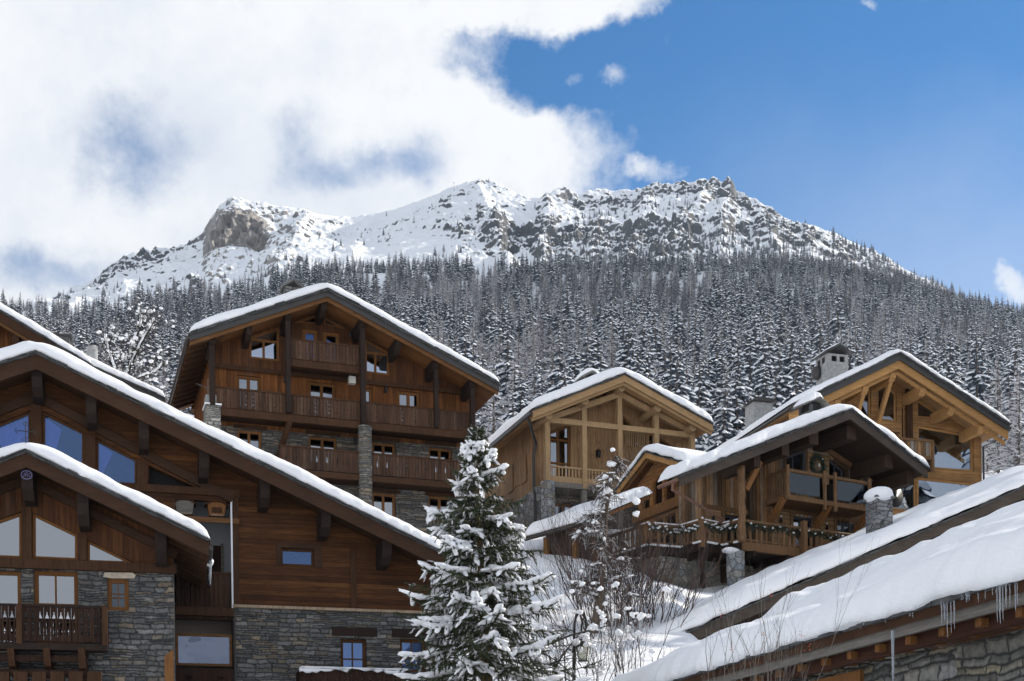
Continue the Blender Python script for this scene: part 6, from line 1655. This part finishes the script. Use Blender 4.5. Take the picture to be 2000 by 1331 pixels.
def plant_forest():
    P, z, px, top = forest_points(); rs = np.random.RandomState(21)
    n = len(P)
    frac = np.clip((P[:, 1]-250)/(Y1F-250), 0, 1)
    dark = np.clip(sst(frac, .35, .95)+.35*sst(-px, -500, -100)*sst(frac, .3, .8)+.25*fbm(P[:, 0]*.012, P[:, 1]*.012, 3), 0, 1)
    la = fbm(P[:, 0]*.018, P[:, 1]*.018, 3, 4.)+.05*rs.randn(n)
    kind = np.zeros(n, int)
    for i in range(n):
        u = rs.rand()
        if la[i]+.12*(frac[i] > .6) > .10 and rs.rand() < .8: kind[i] = (7 if u < .5 else 8) if rs.rand() > dark[i]*.75 else (9 if u < .55 else 10)
        else: kind[i] = int(u*4) if rs.rand() > dark[i]*.6 else 4+int(u*3)
    scl = (.72+.5*rs.rand(n)**.8)*np.interp(P[:, 1], [250, 420, 700, 1000], [1.5, 2.2, 2.15, 1.1]); scl[rs.rand(n) < .05] *= 1.15
    # the trees that show largest: one object each
    hs = np.interp(px, np.sort(HOUSE_SKY[:, 0]), HOUSE_SKY[np.argsort(HOUSE_SKY[:, 0]), 1])
    vis = (px > -15) & (px < 2015) & (YH-ROLL*(px-1000)-F*(z+15*scl)/P[:, 1] < hs-12)
    order = np.argsort(P[:, 1]/scl+np.where(vis, 0, 1e5))
    single = np.zeros(n, bool); cnt = [0, 0]
    for i in order:
        if not vis[i]: break
        q = 0 if kind[i] < 7 else 1
        if cnt[q] < 300: cnt[q] += 1; single[i] = True
        if min(cnt) >= 300: break
    lab = {0: ('snow laden spruce standing in the forest above the chalet roofs', 'spruces in the forest above the roofs'), 1: ('bare frosted larch standing in the forest above the chalet roofs', 'larches in the forest above the roofs')}
    for i in np.where(single)[0]:
        q = 0 if kind[i] < 7 else 1
        o = bpy.data.objects.new('spruce_tree' if q == 0 else 'larch_tree', PROT[kind[i]]); COL.objects.link(o)
        o.location = (P[i, 0], P[i, 1], z[i]); o.rotation_euler = (rs.randn()*.03, rs.randn()*.03, rs.rand()*6.28); s = scl[i]; o.scale = (s*1.02, s*1.02, s)
        tag(o, lab[q][0], 'tree', lab[q][1])
    prot = []
    for k, me in enumerate(PROT):
        o = next((q for q in COL.objects if q.type == 'MESH' and q.data == me), None)
        if o is None:
            i = np.where((kind == k) & ~single)[0][0]; o = bpy.data.objects.new('spruce_tree' if k < 7 else 'larch_tree', me); COL.objects.link(o)
            o.location = (P[i, 0], P[i, 1], z[i]); q = 0 if k < 7 else 1; o.scale = (scl[i],)*3; tag(o, lab[q][0], 'tree', lab[q][1]); single[i] = True
        prot.append(o)
    rest = ~single
    pts = np.column_stack([P[rest], z[rest]]); scatter('forest', pts, kind[rest], scl[rest], rs.rand(rest.sum())*6.28, prot)
    mp = mountain_points(); rs2 = np.random.RandomState(4)
    k2 = np.where(rs2.rand(len(mp)) < .35, 5+rs2.randint(0, 2, len(mp)), 9+rs2.randint(0, 2, len(mp)))
    s2 = np.array([(.28+.45*rs2.rand()**1.5)*(1.25 if q[3] > 1640 else 1)*(1.2 if q[4] < .12 else 1) for q in mp])
    scatter('scattered_trees', np.array([q[:3] for q in mp]), k2, s2, rs2.rand(len(mp))*6.28, prot)
def scatter(name, pts, idx, scl, rot, prot):
    me = bpy.data.meshes.new(name); me.vertices.add(len(pts)); me.vertices.foreach_set('co', np.asarray(pts, np.float32).ravel())
    for nm, ty, v in (('pick', 'INT', idx.astype(np.int32)), ('size', 'FLOAT', scl.astype(np.float32)), ('turn', 'FLOAT', rot.astype(np.float32))):
        a = me.attributes.new(nm, ty, 'POINT'); a.data.foreach_set('value', v)
    o = bpy.data.objects.new(name, me); COL.objects.link(o); o['kind'] = 'stuff'
    ng = bpy.data.node_groups.new(name+'_nodes', 'GeometryNodeTree')
    ng.interface.new_socket('Geometry', in_out='INPUT', socket_type='NodeSocketGeometry'); ng.interface.new_socket('Geometry', in_out='OUTPUT', socket_type='NodeSocketGeometry')
    N, L = ng.nodes, ng.links
    gi, go = N.new('NodeGroupInput'), N.new('NodeGroupOutput'); ip = N.new('GeometryNodeInstanceOnPoints'); gi2 = N.new('GeometryNodeGeometryToInstance')
    for q in reversed(prot):
        oi = N.new('GeometryNodeObjectInfo'); oi.inputs['Object'].default_value = q; oi.inputs['As Instance'].default_value = True; oi.transform_space = 'ORIGINAL'
        prot_nodes.append(oi)
    jn = N.new('GeometryNodeJoinGeometry')
    for oi in prot_nodes: L.new(oi.outputs['Geometry'], jn.inputs[0])
    prot_nodes.clear()
    def attr(nm, ty):
        a = N.new('GeometryNodeInputNamedAttribute'); a.data_type = ty; a.inputs['Name'].default_value = nm; return a.outputs[0]
    L.new(gi.outputs[0], ip.inputs['Points']); L.new(jn.outputs[0], ip.inputs['Instance']); ip.inputs['Pick Instance'].default_value = True
    L.new(attr('pick', 'INT'), ip.inputs['Instance Index']); L.new(attr('size', 'FLOAT'), ip.inputs['Scale'])
    cb = N.new('ShaderNodeCombineXYZ'); L.new(attr('turn', 'FLOAT'), cb.inputs[2]); L.new(cb.outputs[0], ip.inputs['Rotation'])
    L.new(ip.outputs[0], go.inputs[0])
    md = o.modifiers.new('scatter', 'NODES'); md.node_group = ng
    return o
prot_nodes = []
plant_forest()
# unseen spruces added past the right edge to shade the bank below the chalet
for i, (x, y) in enumerate(((28.6, 57.2), (28.2, 53.5), (31.5, 59.5), (33.5, 64.0))):
    o = bpy.data.objects.new('spruce_tree', SP[i % 4]); COL.objects.link(o); o.location = (x, y, float(ground_z(x, y))-.2); o.rotation_euler = (0, 0, i*1.3); o.scale = (1.05, 1.05, 1.0+.06*i)
    tag(o, 'tall snowy spruce added out of view to shade the bank, right of the long roof', 'tree', 'unseen spruces added to shade the bank')

def haze():
    b = MB(); b.box(-1500, 1500, -40, 2150, -60, 1150)
    o = b.build('haze', 'haze', None); o['kind'] = 'stuff'
t = NT('haze'); t.N.remove(t.b); pv = t.n('ShaderNodeVolumePrincipled'); pv.inputs['Color'].default_value = (.62, .78, 1, 1); pv.inputs['Density'].default_value = .00005; pv.inputs['Anisotropy'].default_value = .2
t.L.new(pv.outputs[0], [n for n in t.N if n.bl_idname == 'ShaderNodeOutputMaterial'][0].inputs['Volume'])
haze()

# ------------------------------------------------------------------ the spruce in front
def front_spruce():
    Y = 24.0; top = at(924, 832, Y); base = Vector((top.x+.20, Y, float(ground_z(top.x, Y))-.2)); H = top.z-base.z
    T = thing('spruce_tree', base, 0, 'big green spruce loaded with fresh snow in the foreground, taller than the street lamp', 'tree')
    rnd = random.Random(17); tr = MB()
    pts = [(-.12*(1-t)*0+(-.12)*t+.03*math.sin(t*6), .02*math.cos(t*5), H*t) for t in np.linspace(0, 1, 14)]
    tr.tube(pts, [max(.014, .16*(1-t)**.9) for t in np.linspace(0, 1, 14)], 8)
    tr.build('trunk', 'bark_young', T, smooth=True)
    def trunk(t): return Vector((-.12*t+.03*math.sin(t*6), .02*math.cos(t*5), H*t))
    ne, sn, br, n2 = MB(), MB(), MB(), MB()
    def brush(p, d, L, r, dens=46):
        """a twig with needles all round"""
        d = d.normalized(); a = d.cross(Vector((.2, .3, .93))).normalized(); c = d.cross(a)
        n = max(6, int(L*dens*2)); tgt = n2 if rnd.random() < .13 else ne
        for i in range(n):
            s = i/n; ang = rnd.random()*6.283; o = (a*math.cos(ang)+c*math.sin(ang))
            q = p+d*L*s; tip = q+o*r*rnd.uniform(.7, 1.15)*(1-.4*s)+d*r*1.0; wv = d.cross(o)*.011
            tgt.add([q-wv, q+wv, tip], [(0, 1, 2)])
    def clump(p, d, L, w, seed):
        d = d.normalized(); q = d.to_track_quat('X', 'Z').to_matrix().to_4x4()
        sn.blob(p, L, w, w*rnd.uniform(.42, .62), seed, .6, 2, q)
    # whorls follow the outline of the tree in the photograph
    prof = [(0, 2.2), (.10, 2.1), (.25, 1.9), (.38, 1.6), (.5, 1.38), (.6, 1.16), (.68, 1.0), (.76, .78), (.82, .50), (.87, .33), (.91, .22), (.95, .13), (.98, .06), (1, .03)]
    pz, pr = [q[0] for q in prof], [q[1] for q in prof]
    zt = .12
    k = 0; seed = 0
    while zt < .985:
        RR = float(np.interp(zt, pz, pr)); nb = 6 if zt < .8 else 4; a0 = rnd.random()*6.28
        for j in range(nb):
            a = a0+6.283*j/nb+rnd.uniform(-.3, .3); L = RR*rnd.uniform(.62, 1.18)
            if zt > .35 and zt < .55 and rnd.random() < .15: L *= 1.12
            ca, sa = math.cos(a), math.sin(a); p0 = trunk(zt)
            sag = rnd.uniform(.16, .34) if zt < .8 else rnd.uniform(-.25, .1)
            lift = rnd.uniform(.05, .25) if zt < .8 else rnd.uniform(.3, .6)
            N = 9; P = []
            for i in range(N+1):
                s = i/N; P.append(p0+Vector((ca*L*s, sa*L*s, L*(lift*s-(sag+lift*.7)*s*s+.22*s**4))))
            mass = zt < .93 and rnd.random() < (.34 if zt < .55 else .45 if zt < .86 else .35); s_in = rnd.uniform(.15, .6); mw = rnd.uniform(.8, 1.35)*min(1.15, .45+L*.55)
            br.tube(P, [max(.006, .022*(1-s/N)*min(1, L)) for s in range(N+1)], 5, False)
            for i in range(1, N+1):
                s = i/N; d = (P[i]-P[i-1]).normalized(); side = Vector((-sa, ca, 0))
                if i == N: brush(P[i], d, .16, .035)
                brush(P[i-1], d, (P[i]-P[i-1]).length, .045, 60)
                if s < .14 and zt < .85: continue
                for sg in (-1, 1):
                    l2 = (.16+.42*L*(1-s)**.8)*rnd.uniform(.6, 1.1)*(.75 if zt > .8 else 1)
                    if l2 > .7: l2 = .7
                    dd = (side*sg*rnd.uniform(.7, 1.0)+d*rnd.uniform(.5, .9)+Vector((0, 0, rnd.uniform(-.55, .05)))).normalized()
                    q0 = P[i-1].lerp(P[i], rnd.random())
                    brush(q0, dd, l2, .05, 52)
                    # hanging side twigs
                    m = int(l2/.13)
                    for e in range(m):
                        qq = q0+dd*l2*(e+.6)/max(1, m); d3 = (dd*.4+Vector((rnd.gauss(0, .3), rnd.gauss(0, .3), -.75))).normalized()
                        brush(qq, d3, rnd.uniform(.08, .2), .042, 48)
                    if mass and s > s_in and rnd.random() < .55:
                        # the pad spreads along the side twigs and droops over their ends
                        seed += 1; clump(q0+dd*l2*.34+Vector((0, 0, .05)), dd, l2*rnd.uniform(.40, .6)+.05, rnd.uniform(.05, .09), seed)
                        if rnd.random() < .4: clump(q0+dd*l2*.9+Vector((0, 0, -.03)), (dd+Vector((0, 0, -.9))), .13, .05, seed+.5)
                if mass and s > s_in:
                    seed += 1; clump(P[i]+Vector((0, 0, .065)), d, (P[i]-P[i-1]).length*.95+.06, rnd.uniform(.08, .155)*(1-.4*s)*mw, seed)
        zt += (.036 if zt < .8 else .030)*rnd.uniform(.8, 1.15)
    ne.build('needles', 'needle', T, recalc=False); n2.build('frosted_needles', 'twig_frost', T, recalc=False); br.build('branches', 'bark_young', T, recalc=False); sn.build('snow_load', 'snow_tree', T, smooth=True, recalc=False)

# ------------------------------------------------------------------ bare trees and bushes
def grow(b, p, d, L, r, depth, rnd, spread=.6, kids=3, up=.15, tips=None, n=5, seg=4, crook=.14, sides=4):
    pts = [p.copy()]; q = p.copy(); dd = d.copy()
    for i in range(seg):
        dd = (dd+Vector((rnd.gauss(0, crook), rnd.gauss(0, crook), rnd.gauss(0, crook)+up*.12))).normalized(); q = q+dd*L/seg; pts.append(q.copy())
    b.tube(pts, [r*(1-.55*i/seg) for i in range(seg+1)], sides if r > .012 else 3, False)
    if depth == 0:
        if tips is not None: tips.append((pts[-1], dd)); tips.append((pts[-2], dd))
        return
    for k in range(kids):
        s = rnd.uniform(.25, 1.0); i = min(seg-1, int(s*seg)); o = pts[i].lerp(pts[i+1], s*seg-i)
        ax = Vector((rnd.gauss(0, 1), rnd.gauss(0, 1), rnd.gauss(0, .6)+up)).normalized()
        nd = (dd*(1-spread)+ax*spread).normalized()
        grow(b, o, nd, L*rnd.uniform(.5, .78), r*.5, depth-1, rnd, spread, kids, up, tips, n, seg, crook, sides)
def snowballs(tips, rnd, prob, lo, hi, mat_parent, name='snow'):
    b = MB()
    for p, d in tips:
        if rnd.random() < prob:
            r = rnd.uniform(lo, hi)*rnd.choice((.6, .8, 1, 1.2)); b.blob(p+Vector((0, 0, r*.5)), r*rnd.uniform(.9, 1.5), r, r*rnd.uniform(.75, 1.1), rnd.random()*50, .55, 1)
    o = b.build(name, 'snow_tree', mat_parent, smooth=True); o['kind'] = 'stuff'; return o
def bare_larch():
    Y = 40.0; p0 = at(1155, 1260, Y); p0.z = float(ground_z(p0.x, Y))-.3; top = at(1200, 885, Y); H = top.z-p0.z
    T = thing('larch_tree', p0, 0, 'bare larch with drooping twigs and snow clots in front of the rustic chalet', 'tree'); rnd = random.Random(5)
    lean = top.x-p0.x
    def tr(t): return Vector((lean*t**.9+.05*math.sin(t*7), 0, H*t))
    b = MB(); b.tube([tr(t) for t in np.linspace(0, 1, 16)], [.15*(1-t)**.8+.008 for t in np.linspace(0, 1, 16)], 8); b.build('trunk', 'bark', T, smooth=True)
    b = MB(); tw = MB(); tips = []; sn = MB(); s = 0; fr = MB()
    for i in range(46):
        t = .24+.74*(i/45)**.9; a = rnd.random()*6.283; L = (1.55*(1-t)**.55+.12)*rnd.uniform(.5, 1.15); p = tr(t); P = [p]
        N = 7; dz = rnd.uniform(-.15, .25)
        for k in range(1, N+1):
            q = k/N; P.append(p+Vector((math.cos(a)*L*q+rnd.gauss(0, .03), math.sin(a)*L*q, L*(dz*q-.28*q*q+.12*q**3)+rnd.gauss(0, .02))))
        b.tube(P, [.024*(1-k/(N+1)) for k in range(N+1)], 4, False)
        for k in range(1, N+1):
            for _ in range(9 if t < .72 else 4):
                q = P[k-1].lerp(P[k], rnd.random()); d = Vector((rnd.gauss(0, .5)+math.cos(a)*.3, rnd.gauss(0, .5)+math.sin(a)*.3, rnd.uniform(-1.2, .25))).normalized(); l = rnd.uniform(.12, .5)
                m_ = q+d*l*.5+Vector((rnd.gauss(0, .02), 0, rnd.gauss(0, .03))); (fr if rnd.random() < .2 else tw).tube([q, m_, q+d*l+Vector((0, 0, -.06*l))], [.009, .008, .005], 3, False); tips.append((q+d*l*.7, d))
            if rnd.random() < .30 and t < .9:
                s += 1; dq = (P[k]-P[k-1]).normalized(); sn.blob((P[k-1]+P[k])/2+Vector((0, 0, .03)), rnd.uniform(.08, .24), rnd.uniform(.03, .06), rnd.uniform(.03, .06), s, .5, 1, dq.to_track_quat('X', 'Z').to_matrix().to_4x4())
    b.build('branches', 'bark', T, recalc=False); tw.build('twigs', 'twig', T, recalc=False); fr.build('frosted_twigs', 'twig_frost', T, recalc=False); sn.build('branch_snow', 'snow_tree', T, smooth=True, recalc=False)['kind'] = 'stuff'
    snowballs(tips, rnd, .006, .03, .07, T, 'snow_clots')
    # upright shoots round the tip
    b = MB()
    for i in range(12):
        t = rnd.uniform(.78, .98); p = tr(t); a = rnd.random()*6.28; l = rnd.uniform(.4, 1.1); b.tube([p, p+Vector((math.cos(a)*.25*l, math.sin(a)*.25*l, l*.4)), p+Vector((math.cos(a)*.4*l, math.sin(a)*.4*l, l))], [.008, .006, .003], 3, False)
    b.build('shoots', 'twig_red', T, recalc=False)
    # a few big snow lumps at the tip as in the photograph
    b = MB()
    for px, py, r in ((1196, 879, .075), (1194, 906, .12), (1182, 932, .09), (1186, 960, .13), (1245, 960, .08), (1264, 963, .07), (1242, 980, .13), (1243, 1004, .10), (1222, 968, .10), (1165, 1000, .12), (1130, 1010, .10)):
        q = at(px, py, Y-rnd.uniform(.0, .5))-p0; b.blob(q, r*1.1, r, r*.9, px, .55, 2)
    b.build('snow_lumps', 'snow_tree', T, smooth=True)['kind'] = 'stuff'
def bush(px, py, Y, n, H, seed, label, mat='twig_red', spread=.35, sprob=.08, kids=3, depth=2, berries=False, r0=.012, wide=.3, slo=.03, shi=.08, name='bush', cat='bush'):
    p0 = at(px, py, Y); rnd = random.Random(seed)
    T = thing(name, p0, 0, label, cat); b = MB(); tips = []
    for i in range(n):
        o = Vector((rnd.gauss(0, wide), rnd.gauss(0, wide*.6), rnd.uniform(-.3, .05))); d = Vector((o.x*.35+rnd.gauss(0, .12), rnd.gauss(0, .15), 1)).normalized()
        grow(b, o, d, H*rnd.uniform(.55, 1.05), r0*rnd.uniform(.7, 1.2), depth, rnd, spread, kids, .6, tips, crook=.09)
    b.build('stems', mat, T, recalc=False)
    if sprob: snowballs(tips, rnd, sprob, slo, shi, T)
    if berries:
        b = MB()
        for p, d in tips:
            if rnd.random() < .035:
                for _ in range(5): b.blob(p+Vector((rnd.gauss(0, .02), rnd.gauss(0, .02), rnd.gauss(0, .02)-.02)), .006, .006, .006, 0, 0, 1)
        b.build('berries', 'berry', T)
    return T
def frosted_tree():
    Y = 72.0; p0 = at(243, 770, Y); T = thing('snowy_tree', p0, 0, 'leafless tree outlined in white snow rising behind the left roofs', 'tree'); rnd = random.Random(9)
    b = MB(); sn = MB(); tips = []
    H = 4.9
    stems = [([(0, 0, -2), (.05, 0, .6), (.35, 0, 1.6), (.9, 0, 2.7), (1.55, .1, 3.9), (1.75, .1, 4.3)], .13), ([(.2, 0, 1.2), (.30, .1, 2.0), (.45, .2, 3.0), (.95, .2, 3.9), (.98, .2, 4.7)], .08), ([(.05, 0, .3), (-.5, .1, 1.4), (-.9, .2, 2.5), (-1.1, .2, 3.4)], .07), ([(.1, 0, .4), (.9, -.1, .9), (1.9, -.2, 1.2), (2.4, -.2, 1.7)], .06), ([(.1, 0, .0), (-1.0, -.1, .5), (-1.9, -.2, .9)], .06)]
    s = 0
    for P, r in stems:
        P = [Vector(q) for q in P]; b.tube(P, [r*(1-.7*i/(len(P)-1)) for i in range(len(P))], 6, False)
        for i in range(1, len(P)):
            K = int((P[i]-P[i-1]).length/.22)+1
            for k in range(K):
                q = P[i-1].lerp(P[i], (k+.5)/K); dq = (P[i]-P[i-1]).normalized()
                if i > 1 and rnd.random() < (.85 if P is not stems[2][0] else .5): s += 1; sn.blob(q+Vector((-.02, -.03, .07)), .19, .08, .085, s, .5, 1, dq.to_track_quat('X', 'Z').to_matrix().to_4x4())
                for _ in range(3):
                    d = Vector((rnd.gauss(0, 1), rnd.gauss(0, 1), rnd.gauss(.3, .8))).normalized(); grow(b, q, (dq*.4+d*.7).normalized(), rnd.uniform(.5, 1.3), .018, 1, rnd, .6, 3, .4, tips)
    b.build('branches', 'twig_dark', T, recalc=False); sn.build('branch_snow', 'snow_tree', T, smooth=True, recalc=False)['kind'] = 'stuff'; snowballs(tips, rnd, .16, .04, .11, T, 'snow_clots')
def street_lamp():
    Y = 28.0; p = at(1124, 1400, Y); T = thing('street_lamp', p, 0, 'black iron street lamp with a hooked arm and glass lantern beside the big spruce', 'street lamp')
    q = lambda x, y: (at(x, y, Y)-p)
    b = MB(); b.tube([q(1121, 1400), q(1121, 1270), q(1121.5, 1245), q(1122, 1218), q(1126, 1203), q(1132, 1195), q(1137, 1193.5), q(1141, 1198), q(1144, 1210), q(1145, 1225), q(1143, 1234), q(1139, 1237), q(1136, 1232), q(1135.5, 1222), q(1138, 1215), q(1139, 1216)], [.045, .04, .032, .03, .03, .03, .03, .03, .029, .028, .026, .024, .022, .022, .02, .018], 8)
    b.build('post', 'iron', T, smooth=True)
    c = q(1139.5, 1262); 
    b = MB(); b.tube([q(1139, 1236), q(1139, 1246)], .012, 6); b.lathe((c.x, c.y, c.z), [(.03, .24), (.05, .22), (.04, .17), (.10, .15), (.17, .06), (.19, .02), (.22, -.02), (.19, -.03)], 8); b.build('lantern_roof', 'iron', T)
    b = MB()
    b.lathe((c.x, c.y, c.z), [(.185, -.03), (.125, -.33)], 4); g = b.build('lantern_glass', 'lamp_glass', T)
    b = MB()
    for k in range(4):
        vs = [Vector((g.data.vertices[k].co)), Vector((g.data.vertices[k+4].co))]; b.tube(vs, .012, 5)
    b.lathe((c.x, c.y, c.z), [(.14, -.32), (.14, -.35)], 4)
    for sx in (-1, 1): b.tube([(c.x+sx*.12, c.y, c.z-.35), (c.x+sx*.03, c.y, c.z-.5)], .01, 5)
    b.build('lantern_cage', 'iron', T)
    b = MB(); b.blob((c.x, c.y, c.z+.2), .13, .13, .08, 3, .4, 2); b.build('snow_cap', 'snow', T, smooth=True)
def branch_heap():
    rnd = random.Random(77); p0 = at(1085, 1290, 27.0); T = thing('fallen_branches', p0, 0, 'tangle of dark snowy branches behind the street lamp', 'branches'); b = MB(); tips = []
    for (x0, y0), (x1, y1), r in (((1062, 1262), (1190, 1222), .028), ((1062, 1270), (1110, 1262), .02), ((1075, 1320), (1130, 1240), .03), ((1050, 1310), (1120, 1285), .02), ((1105, 1330), (1100, 1240), .02), ((1050, 1270), (1135, 1330), .02)):
        a, c = at(x0, y0, 27)-p0, at(x1, y1, 28)-p0; b.tube([a, a.lerp(c, .4)+Vector((0, 0, .05)), c], [r, r*.8, r*.4], 5, False)
        for _ in range(9): q = a.lerp(c, rnd.random()); grow(b, q, Vector((rnd.gauss(0, 1), rnd.gauss(0, 1), rnd.gauss(.5, .7))).normalized(), rnd.uniform(.3, .9), .010, 1, rnd, .6, 4, .3, tips)
    b.build('branches', 'twig_dark', T, recalc=False); snowballs(tips, rnd, .10, .03, .08, T)
front_spruce(); bare_larch(); frosted_tree(); street_lamp(); branch_heap()
bush(1205, 1215, 40.5, 60, 2.6, 31, 'tall thicket of thin red brown stems growing behind the bare larch', 'twig_red', .3, 0, wide=.85, r0=.016)
bush(1262, 1225, 41.5, 60, 2.0, 32, 'dark bushy twigs under the stone wall of the rustic chalet', 'twig_dark', .5, 0, wide=.8, r0=.016)
bush(1185, 1150, 42.5, 60, 2.3, 41, 'dense dark thicket below the garlanded deck, left of the stone base wall', 'twig_dark', .45, 0, wide=.9, r0=.016)
bush(1150, 1240, 36.5, 20, 2.0, 33, 'thin grey shrub on the snow bank just right of the hooked lamp', 'twig', .5, .025, wide=.5)
bush(1210, 1305, 33.0, 18, 1.5, 34, 'snow clotted shrub at the foot of the long roof', 'twig', .5, .14, wide=.5, slo=.04, shi=.1)
bush(1172, 1345, 27.0, 16, 1.1, 38, 'low tangled shrub full of snow beneath the lantern', 'twig', .6, .16, wide=.5, slo=.03, shi=.08)
bush(1216, 1335, 26.0, 5, 1.5, 39, 'slender young sapling standing in front of the long snow roof', 'twig', .25, .05, wide=.12)
bush(1410, 1400, 13.5, 4, .95, 35, 'thin bare shoots with side twigs at the low end of the barn eave', 'grey_wood', .22, 0, wide=.10, r0=.006, kids=2)
bush(1468, 1400, 13.2, 9, 1.05, 36, 'dense clump of upright bare shoots in front of the barn roof', 'grey_wood', .22, 0, wide=.13, r0=.006, kids=2)
bush(1520, 1410, 13.0, 9, 1.1, 37, 'bare shoots with a few red berries in front of the barn wall', 'grey_wood', .28, 0, wide=.14, r0=.006, kids=3, berries=True, slo=.008, shi=.014)
# two poles on the distant ridge
for px, py, h, lab in ((887, 372, 9, 'thin steel mast on the snowy summit ridge'), (424, 500, 8, 'pale lift pylon below the rock cliff')):
    q = at(px, py, 1480 if px > 800 else 1250); T = thing('mast', q, 0, lab, 'mast'); b = MB(); b.tube([(0, 0, -6), (0, 0, h)], .3, 6); b.box(-1.0, .6, -.2, .2, h-.4, h); b.build('pole', 'iron' if px > 800 else 'signal_white', T)
